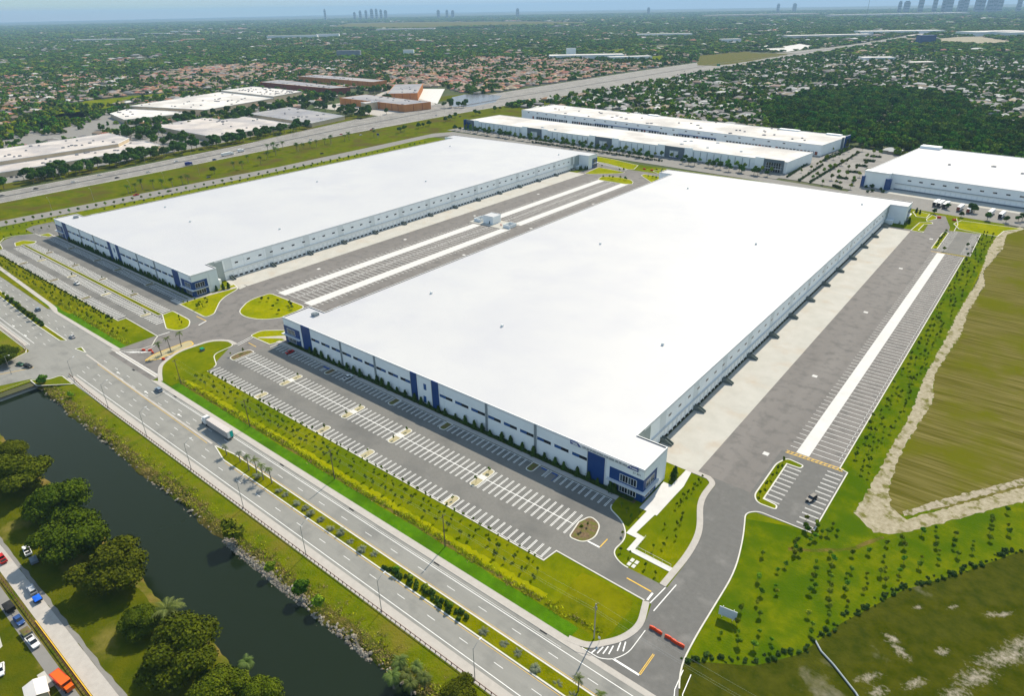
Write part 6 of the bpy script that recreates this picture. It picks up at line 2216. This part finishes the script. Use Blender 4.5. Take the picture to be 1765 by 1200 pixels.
for px, py, kind, col, words in ((235, 337, 'pickup', 'red', 'red car on the frontage road behind the left warehouse'), (292, 330, 'sedan', 'black', 'dark car on the frontage road left of the street lamp'), (360, 306, 'sedan', 'grey', 'grey car on the frontage road beside the palms'), (555, 265, 'sedan', 'black', 'black car on the frontage road near the far end')):
    x, y = at(px, py)
    car(kind, col, x, y, PI / 2, words, None, False)
# cars parked in the industrial park
for k in range(58):
    px = 20 + k * 8.6 + rv.uniform(-2, 2)
    py = 318 - (px - 20) * .192 + rv.uniform(-1.5, 1.5)
    if 40 < px < 150 or rv.random() < .2:
        continue
    x, y = at(px, py - 12)
    car(rv.choice(['sedan', 'suv']), rv.choice(['white', 'white', 'silver', 'grey', 'black', 'steel', 'red']), x, y, rv.uniform(-.1, .1), 'car parked under trees along the industrial park', 'cars parked along the industrial park', False, z=.0)
for k in range(16):
    p = GC(1300, 200, .14168, [(930 + (k % 8) * 16, 500 - (k % 8) * 8 - (k // 8) * 100)])[0]
    car('sedan', rv.choice(['white', 'silver', 'steel', 'black']), p[0], p[1], .1, 'car parked in front of the truck bay warehouse', 'cars by the truck bay warehouse', False, z=.06)


# ---- lamps
def lamp(x, y, h, arm, rz, label, group=None, m='pole_grey'):
    root = empty('street_lamp', (x, y, 0), rz)
    tag(root, label, 'lamp', group)
    me = shared('lp%s' % h, lambda q: (q.tube((0, 0, 0), (0, 0, h), .13, .07, 8)), 'pole', m)
    put('pole', me, root)
    me = shared('la%s%s' % (h, arm), lambda q: (q.tube((0, 0, h - .6), (arm * .6, 0, h + .5), .06, .05, 6), q.tube((arm * .6, 0, h + .5), (arm, 0, h + .7), .05, .05, 6)), 'arm', m)
    put('arm', me, root)
    me = shared('lh%s%s' % (h, arm), lambda q: (q.obox(arm + .3, 0, h + .62, .9, .3, .16)), 'lamp_head', 'white_plain')
    put('lamp_head', me, root)
    me = shared('lb', lambda q: (q.tube((0, 0, 0), (0, 0, .5), .25, .22, 8)), 'base', 'sidewalk')
    put('base', me, root)
    return root


for k in range(8):
    x = -82.0 - 36.6 * k
    lamp(x, 82.3, 12.2, 2.6, PI / 2, ['tall street lamp beside the guardrail nearest the bottom edge', 'tall street lamp beside the guardrail, second from the bottom edge', 'tall street lamp beside the guardrail, third from the bottom edge', 'tall street lamp beside the guardrail, fourth from the bottom edge', 'tall street lamp beside the guardrail opposite the truck', 'tall street lamp beside the guardrail left of the truck', 'tall street lamp beside the guardrail, second from the canal head', 'tall street lamp beside the guardrail nearest the canal head'][k], 'street lamps by the guardrail')
for k, (px, py) in enumerate(((53, 462), (63, 345), (90, 363), (162, 346), (227, 332), (285, 317), (344, 302), (402, 288), (458, 275), (515, 261), (570, 250))):
    x, y = at(px, py)
    lamp(x, y, 11.0, 2.4, PI, 'street lamp along the frontage road', 'lamps along the frontage road') if k > 1 else None
for k, (px, py) in enumerate(((106, 310), (252, 287), (330, 270), (480, 248), (505, 240), (657, 213), (722, 205), (766, 195))):
    x, y = at(px, py)
    lamp(x, y, 14.0, 2.0, 0, 'tall lamp on the far side of the highway', 'lamps on the highway far side')
x, y = at(20, 645)
lamp(x, y, 10.0, 2.5, 0.5, 'lamp on a brown post beside the side road at the left edge')
for k, (x, y) in enumerate(((-243, 147), (-196, 147), (-158, 147), (-110, 147))):
    pass


# ---- utility poles with wires
poles = [(-64.5, 112.4), (-122, 112.6), (-179.5, 112.6), (-237, 112.8), (-296, 113.0), (-6, 112.2), (50, 112)]
for k, (x, y) in enumerate(poles[:6]):
    t = empty('utility_pole', (x, y, 0))
    tag(t, ['pale utility pole beside the bottom entrance road', 'dark utility pole in the grass strip, second from the bottom entrance', 'dark utility pole in the middle of the grass strip', 'dark utility pole in the grass strip above the truck', 'dark utility pole by the grass tongue near the crossing', 'utility pole right of the bottom entrance road'][k], 'pole')
    q = MB()
    q.tube((0, 0, 0), (0, 0, 13.6), .2, .12, 8)
    q.build('post', 'pole_grey' if k in (0,) else 'wood', t)
    q = MB()
    q.box(-.06, -1.2, 12.6, .06, 1.2, 12.75)
    q.build('crossarm', 'wood', t)
    for yy in (-1.1, -.4, .4, 1.1):
        q = MB()
        q.tube((0, yy, 12.75), (0, yy, 13.05), .06, .05, 6)
        q.build('insulator', 'grey_metal', t)
    if k == 0:
        q = MB()
        q.tube((0, .35, 11.0), (0, .35, 12.0), .22, .22, 8)
        q.build('transformer', 'grey_metal', t)
for yy, zz, w_ in ((-1.1, 12.95, 'front'), (1.1, 12.95, 'rear'), (0, 10.6, 'lower')):
    q = MB()
    ps = sorted(poles)
    for a, b in zip(ps[:-1], ps[1:]):
        pr = None
        for k in range(9):
            u = k / 8
            p = (a[0] + (b[0] - a[0]) * u, a[1] + (b[1] - a[1]) * u + yy, zz - 4 * .9 * u * (1 - u))
            if pr:
                q.tube(pr, p, .014, .014, 3, cap=False)
            pr = p
    o = q.build('overhead_wire', 'grey_metal')
    tag(o, '%s overhead wire strung between the utility poles by the road' % w_, 'wire')
# yard lamp posts of the parking lots are too thin to see; the sign panel
sx_, sy_ = (-38.2, 141.2)
t = empty('blank_sign', (sx_, sy_, 0), R_(8))
tag(t, 'blank white sign board on two posts beside the entrance road', 'sign')
q = MB()
q.box(-2.5, -.08, .9, 2.5, .08, 4.1)
q.build('panel', 'sign_face', t)
for xx in (-1.5, 1.5):
    q = MB()
    q.box(xx - .09, .09, 0, xx + .09, .27, 4.4)
    q.build('post', 'white_plain', t)
x, y = at(1029, 1104)
t = empty('road_sign', (-62.6, 112.0, 0))
tag(t, 'small road sign beside the pale utility pole', 'sign')
q = MB()
q.tube((0, 0, 0), (0, 0, 2.6), .05, .05, 6)
q.build('post', 'pole_grey', t)
q = MB()
q.box(-.35, -.08, 1.7, .35, -.05, 2.6)
q.build('plate', 'white_plain', t)
for px, py, m_, wd_, label in ((903, 180, 'green_sign', 7, 'green highway sign before the lake'), (1238, 116, 'green_sign', 9, 'green highway sign beside the bare field'), (652, 238, 'blue_sign', 4, 'blue sign beside the highway near the round trees'), (1523, 88, 'green_sign', 14, 'green sign near the far end of the highway')):
    x, y = at(px, py)
    t = empty('highway_sign', (x, y, 0), R_(10))
    tag(t, label, 'sign')
    q = MB()
    q.box(-wd_ / 2, -.1, 4, wd_ / 2, .1, 4 + wd_ * .55)
    q.build('panel', m_, t)
    for xx in (-wd_ * .3, wd_ * .3):
        q = MB()
        q.tube((xx, .2, 0), (xx, .2, 5), .15, .15, 6)
        q.build('post', 'grey_metal', t)

# ---- barriers
bmsh = MB()
vs = [(-.95, -.28, 0), (.95, -.28, 0), (.95, -.28, .3), (.95, -.12, .95), (-.95, -.12, .95), (-.95, -.28, .3)]
bmsh.add(vs + [(a, -b, c) for a, b, c in vs], [(0, 1, 2, 5), (5, 2, 3, 4), (7, 6, 11, 8), (8, 11, 10, 9), (4, 3, 9, 10), (0, 5, 11, 6), (5, 4, 10, 11), (1, 7, 8, 2), (2, 8, 9, 3), (0, 6, 7, 1)])
BAR = bmsh.mesh('shell', 'orange_plastic')
q = MB()
q.box(-.5, -.2, .95, .5, .2, 1.03)
BCAP = q.mesh('cap', 'orange_plastic')
places = [(-53.2, 125.2, .1), (-51.2, 125.1, -.05), (-48.4, 125.1, .05), (-46.4, 124.9, -.1), (-44.4, 124.9, .05)]
wrd = ['orange plastic barrier across the entrance road, leftmost of five', 'orange plastic barrier across the entrance road, second of five', 'orange plastic barrier across the entrance road, third of five', 'orange plastic barrier across the entrance road, fourth of five', 'orange plastic barrier across the entrance road, rightmost of five']
places += [(-346, 118.5, .5), (-343, 120.5, .9), (-339.5, 120.2, 0), (-327.4, 120, .4)]
wrd += ['orange barrier at the left entrance nearest the road', 'orange barrier at the left entrance, second from the road corner', 'orange barrier beside the palm island of the left entrance', 'orange barrier right of the palm island at the left entrance']
fb_ = GC(1480, 330, .11669, [(1185, 395), (1410, 432)]) + GC(1080, 250, .11669, [(262, 360), (372, 378)])
places += [(p[0], p[1], .2) for p in fb_]
wrd += ['orange barrier at the far right gate by the small tree', 'orange barrier at the far right gate beside the lawn', 'orange barrier at the gate behind the warehouses, left one', 'orange barrier at the gate behind the warehouses, right one']
for (x, y, a), w_ in zip(places, wrd):
    t = empty('traffic_barrier', (x, y, .04), a, 1.0 if y < 300 else 1.5)
    tag(t, w_, 'barrier', 'orange plastic barriers')
    put('shell', BAR, t)
    put('cap', BCAP, t)
x, y = at(346, 606)
t = empty('utility_box', (x, y + 1, .1))
tag(t, 'green utility box on the lawn beside the left entrance', 'box')
q = MB()
q.box(-1.1, -.8, 0, 1.1, .8, 1.3)
q.build('case', 'wing_green', t)
q = MB()
q.box(-1.2, -.9, 1.3, 1.2, .9, 1.42)
q.build('lid', 'green_sign', t)

# ---- guardrails: brown posts with a rail
PST = MB()
PST.box(-.09, -.09, 0, .09, .09, .95)
PST = PST.mesh('post', 'rail_brown')


def guardrail(pts, label, step=2.0, m='rail_brown'):
    root = empty('guardrail', (pts[0][0], pts[0][1], 0))
    tag(root, label, 'guardrail')
    o0 = pts[0]
    q = MB()
    q.ribbon([(p[0] - o0[0], p[1] - o0[1]) for p in pts], .10, .92, False, 0, .70)
    q.build('rail', m, root)
    for a, b in zip(pts[:-1], pts[1:]):
        n = max(1, int(math.dist(a, b) / step))
        for k in range(n):
            u = k / n
            put('post', PST, root, (a[0] + (b[0] - a[0]) * u - o0[0], a[1] + (b[1] - a[1]) * u - o0[1], 0), math.atan2(b[1] - a[1], b[0] - a[0]))
    return root


guardrail([(-349, 83.8), (-330, 82.6), (-300, 82.0), (40, 81.8)], 'long brown guardrail with posts between road and canal bank', 2.0)
guardrail([(-470, 82.2), (-404, 81.8), (-397, 80.6), (-394, 77)], 'brown guardrail at the corner left of the side road', 2.0)
guardrail([(-380, 17.0), (-220, 17.0), (-60, 17.0)], 'brown rail with posts beside the service road', 1.7)
q = MB()
q.ribbon([(-195, 17.5), (-150, 17.5)], .25, .5, False, 0, .1)
tag(q.build('timber_beam', 'paint_yellow'), 'long ochre timber beam lying along the service road', 'beam')
# handrails by the walkway
for k, pl in enumerate(([(-72.4, 156.2), (-72.4, 150)], [(-72, 149.9), (-60, 149.6)])):
    o_0 = pl[0]
    root = empty('handrail', (o_0[0], o_0[1], .14))
    tag(root, ['short handrail at the bend of the walkway', 'handrail along the sloping end of the walkway'][k], 'handrail')
    q = MB()
    q.tube((0, 0, 1), (pl[1][0] - o_0[0], pl[1][1] - o_0[1], 1), .04, .04, 6)
    q.build('rail', 'white_plain', root)
    for j in range(5):
        q = MB()
        u = j / 4
        q.tube(((pl[1][0] - o_0[0]) * u, (pl[1][1] - o_0[1]) * u, 0), ((pl[1][0] - o_0[0]) * u, (pl[1][1] - o_0[1]) * u, 1), .04, .04, 6)
        q.build('post', 'white_plain', root)

# ---- wheel stops in the right truck yard and the pump house of the middle court
q = MB()
q.box(-.1, -.95, 0, .1, .95, .16)
STP = q.mesh('wheel_stop', 'strip_concrete')
for k in range(80):
    o = put('wheel_stop', STP, None, (-34.3, 239.0 + k * 3.62, .045))
    tag(o, 'pale wheel stop at the head of a trailer stall in the right yard', 'wheel stop', 'wheel stops of the right truck yard')
t = empty('pump_house', (-349.5, 404, .15))
tag(t, 'white windowless pump house in the middle truck court', 'pump house')
for nm, b_, m_ in (('wall', (-5.2, -5, 0, 5.2, 5, 6.0), 'wall_white'), ('roof', (-5.0, -4.8, 6.0, 5.0, 4.8, 6.1), 'roof_white'), ('parapet', (-5.4, -5.2, 5.7, 5.4, -5.02, 6.4), 'parapet'), ('parapet', (-5.4, 5.02, 5.7, 5.4, 5.2, 6.4), 'parapet'), ('door', (1.0, -5.08, .1, 2.2, -5.01, 2.3), 'grey_paint')):
    q = MB()
    q.box(*b_)
    q.build(nm, m_, t)
for xx, label in ((-360.5, 'low white walled enclosure left of the pump house'), (-329.5, 'low white walled enclosure right of the pump house')):
    t = empty('enclosure', (xx, 402.5, .15))
    tag(t, label, 'enclosure')
    for b_ in ((-3.4, -4.4, 0, 3.4, -4.1, 2.4), (-3.4, 4.1, 0, 3.4, 4.4, 2.4), (-3.4, -4.1, 0, -3.1, 4.1, 2.4), (3.1, -4.1, 0, 3.4, 4.1, 2.4)):
        q = MB()
        q.box(*b_)
        q.build('wall', 'wall_white', t)
for k, xx in enumerate((-337.6, -336.4, -345.2)):
    t = empty('hydrant', (xx, 400.4, .15))
    tag(t, ['red hydrant pipe right of the pump house', 'second red hydrant pipe right of the pump house', 'red hydrant pipe at the front of the pump house'][k], 'hydrant')
    q = MB()
    q.tube((0, 0, 0), (0, 0, 1.2), .22, .22, 8)
    q.build('riser', 'red_truck', t)
    q = MB()
    q.tube((0, 0, 1.2), (0, 0, 1.4), .3, .1, 8)
    q.build('bonnet', 'red_truck', t)
# drainage pipe in the scrub
pts_ = GC(1380, 780, .35, [(70, 930), (100, 985), (160, 1050), (215, 1120), (270, 1190), (300, 1240)])
q = MB()
for a, b in zip(pts_[:-1], pts_[1:]):
    q.tube((a[0], a[1], .3), (b[0], b[1], .3), .28, .28, 8)
tag(q.build('drain_pipe', 'grey_metal'), 'long grey pipe lying in the scrub at the bottom right', 'pipe')
# shed roof at the bottom left corner
x, y = at(78, 1192)
t = empty('shed', (x, y - 1.5, 0), R_(-10))
tag(t, 'shed with pale ribbed roof at the bottom left corner', 'shed')
q = MB()
q.box(-2.6, -2.2, 0, 2.6, 2.2, 2.3)
q.build('wall', 'wall_cream', t)
q = MB()
q.add([(-3, -2.6, 2.3), (3, -2.6, 2.3), (3, 0, 3.2), (-3, 0, 3.2), (3, 2.6, 2.3), (-3, 2.6, 2.3)], [(0, 1, 2, 3), (3, 2, 4, 5)])
q.build('roof', 'roof_pale', t)
# ================================================================== suburbs, woods
def inside(P, poly):
    x, y = P[:, 0], P[:, 1]
    r = np.zeros(len(P), bool)
    n = len(poly)
    for i in range(n):
        x0_, y0_ = poly[i][:2]
        x1_, y1_ = poly[i - 1][:2]
        c = ((y0_ > y) != (y1_ > y)) & (x < (x1_ - x0_) * (y - y0_) / (y1_ - y0_ + 1e-12) + x0_)
        r ^= c
    return r


def vnoise(P, cell, seed):
    r = np.random.default_rng(seed)
    T = r.random((64, 64))
    u, v = P[:, 0] / cell, P[:, 1] / cell
    i, j = np.floor(u).astype(int), np.floor(v).astype(int)
    f, g = u - i, v - j
    f, g = f * f * (3 - 2 * f), g * g * (3 - 2 * g)
    a = lambda p, q: T[p % 64, q % 64]
    return (a(i, j) * (1 - f) + a(i + 1, j) * f) * (1 - g) + (a(i, j + 1) * (1 - f) + a(i + 1, j + 1) * f) * g


GPX = lambda pts: [G(*p) for p in pts]
SITE = [(-800, -200), (-800, 500), (-800, 720), (-800, 960), (-205, 935), (-195, 903), (-140, 872), (160, 850), (160, -200)]
HWY = [(p[0] - 14, p[1]) for p in hN] + [(p[0] + 8, p[1]) for p in hS]
PARK = [(-780, 40), (-780, 330), (-800, 600), (-820, 760), (-880, 930), (-905, 945), (-1010, 1090), (-1130, 1150), (-1180, 1090), (-1180, 1000), (-1240, 1010), (-1530, 1030), (-1555, 1125), (-1250, 1115), (-1245, 1045), (-1560, 1045), (-1530, 920), (-1250, 915), (-1180, 890), (-1100, 760), (-1080, 600), (-1070, 440), (-1050, 100)]
HALL = [(-1330, 535), (-1420, 770), (-1430, 866), (-1236, 860), (-1160, 600), (-1185, 470), (-1300, 490)]
FOREST = [(-250, 925), (-200, 912), (-140, 880), (60, 858), (90, 1190), (-60, 1205), (-125, 1290), (-180, 1480), (-300, 1560), (-400, 1450), (-420, 1200), (-330, 985)]
CLEAR = [GPX(((1675, 178), (1765, 172), (1800, 200), (1765, 214), (1690, 212))), GPX(((1500, 219), (1512, 211), (1552, 214), (1550, 221)))]
LAKES = [GC(780, 150, .16997, [(-40, 100), (120, 68), (500, 80), (470, 150), (200, 205), (-40, 200)]), GC(1200, 0, .16997, [(580, 510), (900, 465), (1050, 440), (1240, 470), (920, 526)])]
OPEN = [GC(1200, 0, .16997, [(0, 660), (30, 560), (500, 520), (1000, 540), (450, 632), (200, 665)]), GPX(((560, 47.5), (600, 39.5), (730, 37), (905, 36), (1010, 37.5), (1010, 41.5), (860, 44.5), (700, 49.5))),
        GC(1465, 0, .16997, [(840, 395), (1100, 372), (1330, 368), (1480, 395), (1700, 420), (1500, 452), (960, 438)]),
        GC(800, 0, .22663, [(1010, 388), (1230, 366), (1240, 392), (1130, 398)]), GC(800, 0, .22663, [(1420, 425), (1530, 418), (1500, 455), (1420, 455)])]
EMB = GC(0, 90, .17503, [(0, 730), (250, 620), (560, 520), (900, 470), (1300, 430), (1714, 392), (2000, 365), (2500, 305), (2540, 320), (2000, 390), (1300, 470), (1150, 520), (900, 620), (560, 730), (330, 770), (100, 800)])
SCRUBZ = GC(0, 90, .17503, [(-300, 900), (0, 740), (560, 530), (1150, 520), (1400, 570), (1250, 700), (1500, 720), (1400, 800), (1080, 790), (600, 870), (0, 960)])
TOWN = GPX(((640, 150), (680, 112), (830, 98), (1000, 104), (1160, 118), (1090, 138), (900, 155), (780, 160)))
TOWN2 = GPX(((240, 128), (430, 104), (520, 112), (440, 140), (250, 162)))
# streets of the suburb
st = MB()
for pl, wd_ in (([(1626, 136), (1670, 120), (1708, 102), (1730, 92)], 13), ([(1690, 146), (1727, 123), (1754, 106)], 14), ([(1715, 105), (1722, 90)], 12), ([(1560, 62), (1620, 54), (1690, 52), (1765, 54)], 40), ([(1640, 63), (1657, 54), (1700, 52)], 26),
                ([(700, 118), (800, 130), (940, 128)], 9), ([(650, 140), (760, 146), (880, 138), (1010, 118)], 9), ([(0, 168), (120, 150), (300, 128)], 8), ([(140, 105), (300, 100), (420, 88)], 10), ([(430, 90), (620, 80), (820, 74)], 12)):
    st.ribbon(GPX(pl), wd_, .12)
struct('suburb_street', st, 'sidewalk')


def field_pts(r0, r1, cell, seed, a0=-84, a1=4):
    r = np.random.default_rng(seed)
    A = (r1 * r1 - r0 * r0) / 2 * R_(a1 - a0)
    n = int(A / (cell * cell))
    rad = np.sqrt(r.random(n) * (r1 * r1 - r0 * r0) + r0 * r0)
    az = np.radians(r.uniform(a0, a1, n))
    P = np.stack([np.sin(az) * rad, np.cos(az) * rad], 1)
    bad = inside(P, SITE) | inside(P, HWY) | inside(P, PARK) | inside(P, HALL)
    for q in LAKES + OPEN:
        bad |= inside(P, q)
    return P[~bad]


FT = [crown_mesh('far_crown', 8.5, 5.2, -.8, 6, 130, .75, 'leaf_mid', 300 + k, .84, 1) for k in range(3)]
FD = [crown_mesh('far_crown', 9.5, 5.6, -.8, 6, 150, .75, 'leaf_forest', 310 + k, .84, 1) for k in range(3)]
# near suburb (0.75 to 2.6 km)
P = field_pts(620, 2600, 9.0, 1)
frs = inside(P, FOREST)
for q in CLEAR:
    frs &= ~inside(P, q)
emb = inside(P, EMB)
scz = inside(P, SCRUBZ)
twn = inside(P, TOWN) | inside(P, TOWN2)
nz = vnoise(P, 46, 1) * .55 + vnoise(P, 19, 2) * .45
rnd = np.random.default_rng(9).random(len(P))
right = P[:, 0] > -790
dens_ = np.where(right, .64, .57)
keep = (nz < dens_ + .02) & (rnd < .72)
keep = np.where(twn, (nz < .47) & (rnd < .75), keep)
keep = np.where(emb, False, keep)
keep = np.where(scz, (nz < .52) & (rnd < .7), keep)
near_w = (P[:, 0] < -1000) & (P[:, 1] < 420)
keep = np.where(frs, rnd < .98, keep)
far_b = [G(b[0], b[1]) for b in far]
T_ = P[keep & ~frs]
F_ = P[keep & frs]
r = np.random.default_rng(5)
nT = len(T_)
S = r.uniform(.55, 1.25, (nT, 1)) * np.array([[1, 1, .95]]) * r.uniform(.85, 1.15, (nT, 3))
vid = r.integers(0, 6, nT)
# nearest ones stand as trees of their own
dT = np.hypot(T_[:, 0], T_[:, 1])
o_ = np.argsort(dT)
own, rest = o_[:150], o_[150:]
FTP = [[('trunk', trunk_mesh('trunk', 4, .2, 0, 1)), ('crown', m_)] for m_ in FT]
for i in own:
    plant('suburb_tree', FTP[int(vid[i]) % 3], 'tree of the scrubby edge and first houses beyond the highway' if T_[i][0] < -790 else 'tree among the first houses right of the highway', 'tree', (T_[i][0], T_[i][1], -.3), float(i), tuple(float(v) for v in S[i]), 'nearest suburb trees left of the highway' if T_[i][0] < -790 else 'nearest suburb trees right of the highway')
scatter('suburb_canopy', FT + FD, np.c_[T_[rest], np.full(len(rest), -.3)], S[rest], r.uniform(0, 6.28, len(rest)), vid[rest], 'tree canopy covering the suburbs', 'trees')
nF = len(F_)
S = r.uniform(.8, 1.55, (nF, 1)) * r.uniform(.85, 1.15, (nF, 3))
scatter('woodland', FD, np.c_[F_, np.full(nF, -.5)], S, r.uniform(0, 6.28, nF), r.integers(0, 3, nF), 'dense dark wood behind the white warehouses at the right', 'wood')

# houses
def house_parts(w, d, hw, hr, rm):
    mb = MB()
    mb.box(-w / 2, -d / 2, -.3, w / 2, d / 2, hw)
    wm = mb.mesh('wall', 'house_wall')
    mb = MB()
    e = .7
    a, b = w / 2 + e, d / 2 + e
    k = max(.5, a - b)
    mb.add([(-a, -b, hw), (a, -b, hw), (a, b, hw), (-a, b, hw), (-k, 0, hw + hr), (k, 0, hw + hr)], [(0, 1, 5, 4), (1, 2, 5), (2, 3, 4, 5), (3, 0, 4), (3, 2, 1, 0)])
    return wm, mb.mesh('roof', rm)


def joined_house(w, d, hw, hr, rm):
    mb = MB()
    mb.box(-w / 2, -d / 2, -.3, w / 2, d / 2, hw, 0)
    e = .7
    a, b = w / 2 + e, d / 2 + e
    k = max(.5, a - b)
    mb.add([(-a, -b, hw), (a, -b, hw), (a, b, hw), (-a, b, hw), (-k, 0, hw + hr), (k, 0, hw + hr)], [(0, 1, 5, 4), (1, 2, 5), (2, 3, 4, 5), (3, 0, 4), (3, 2, 1, 0)], 1)
    return mb.mesh('house', ['house_wall', rm])


RM = ['house_roof_tan', 'house_roof_red', 'house_roof_white', 'house_roof_grey']
HP = [house_parts(18, 11, 3.2, 2.4, m_) for m_ in RM]
HJ = [joined_house(18, 11, 3.2, 2.4, m_) for m_ in RM]
Q = field_pts(620, 2600, 21.0, 2)
frs = inside(Q, FOREST)
for q in CLEAR:
    frs &= ~inside(Q, q)
bad = frs | inside(Q, EMB) | inside(Q, SCRUBZ) | ((vnoise(Q, 240, 12) > .74) & ~inside(Q, TOWN))
Q = Q[~bad]
tw = inside(Q, TOWN) | inside(Q, TOWN2)
extra = field_pts(1000, 2600, 23.0, 3)
extra = extra[inside(extra, TOWN) | inside(extra, TOWN2)]
Q = np.concatenate([Q, extra])
tw = inside(Q, TOWN) | inside(Q, TOWN2)
r = np.random.default_rng(15)
right = Q[:, 0] > -790
u = r.random(len(Q))
hv = np.where(right, np.where(u < .5, 2, np.where(u < .85, 3, 0)), np.where(u < .4, 0, np.where(u < .6, 1, np.where(u < .85, 3, 2))))
hv = np.where(tw, np.where(u < .55, 0, np.where(u < .85, 1, 3)), hv)
ang = np.where(right, .05, .35) + r.choice([0, math.pi / 2], len(Q)) + r.normal(0, .06, len(Q))
hs = r.uniform(.75, 1.2, (len(Q), 1)) * r.uniform(.85, 1.15, (len(Q), 3))
o_ = np.argsort(np.hypot(Q[:, 0], Q[:, 1]))
words = ['tan-roofed', 'red-roofed', 'white-roofed', 'grey-roofed']
for i in o_[:270]:
    k = int(hv[i])
    sd = 'right of the highway' if right[i] else 'beyond the industrial park left of the highway'
    h_ = empty('house', (Q[i][0], Q[i][1], -.3), float(ang[i]), tuple(float(v) for v in hs[i]))
    tag(h_, 'small %s house among trees %s' % (words[k], sd), 'house', '%s houses %s' % (words[k], sd))
    put('wall', HP[k][0], h_)
    put('roof', HP[k][1], h_)
rest = o_[270:]
scatter('suburb_houses', HJ, np.c_[Q[rest], np.full(len(rest), -.3)], hs[rest], ang[rest], hv[rest], 'houses of the wide suburbs under the trees', 'houses')

# middle distance (2.6 to 6.5 km) and far (to 17 km)
for nm, r0, r1, cell, sz, seed, dn in (('distant_canopy', 2600, 6500, 18, 1.9, 21, .60), ('horizon_canopy', 6500, 17000, 52, 4.6, 22, .68)):
    P = field_pts(r0, r1, cell, seed)
    nz = vnoise(P, cell * 5, seed) * .45 + vnoise(P, cell * 16, seed + 3) * .3 + vnoise(P, cell * 2, seed + 7) * .25
    P = P[nz < dn]
    n = len(P)
    r = np.random.default_rng(seed)
    S = r.uniform(.6, 1.25, (n, 1)) * np.array([[sz * 1.2, sz * 1.2, sz * .55 if sz < 3 else sz * .42]])
    scatter(nm, FT + FD, np.c_[P, np.full(n, -.3)], S, r.uniform(0, 6.28, n), r.integers(0, 6, n), 'tree cover of the %s suburbs' % ('middle distance' if sz < 3 else 'farthest'), 'trees')
    Q = field_pts(r0, r1, cell * 2.3, seed + 50)
    Q = Q[vnoise(Q, cell * 9, seed + 5) < .5]
    n = len(Q)
    hv = r.choice(4, n, p=[.32, .14, .36, .18])
    S = r.uniform(.4, 1.15, (n, 1)) * np.array([[sz * .85, sz * .85, sz * .6 if sz < 3 else sz * .42]]) * r.uniform(.7, 1.4, (n, 3))
    scatter('distant_roofs' if sz < 3 else 'horizon_roofs', HJ, np.c_[Q, np.full(n, -.3)], S, r.uniform(0, 3.14, n), hv, 'roofs scattered through the %s suburbs' % ('middle distance' if sz < 3 else 'farthest'), 'houses')
# ------------------------------------------------------------------ haze
HZ = 5.4e-5
mb = MB()
mb.box(-32000, -32000, -4, 32000, 32000, 345)
hz = mb.build('haze', 'dark')
tag(hz, kind='stuff')
hm = bpy.data.materials.new('haze')
hm.use_nodes = True
n, l = hm.node_tree.nodes, hm.node_tree.links
n.remove(n['Principled BSDF'])
pv = n.new('ShaderNodeVolumePrincipled')
pv.inputs['Color'].default_value = (.42, .66, .94, 1)
pv.inputs['Density'].default_value = HZ
pv.inputs['Anisotropy'].default_value = 0.0
l.new(pv.outputs[0], n['Material Output'].inputs['Volume'])
hz.data.materials.clear()
hz.data.materials.append(hm)
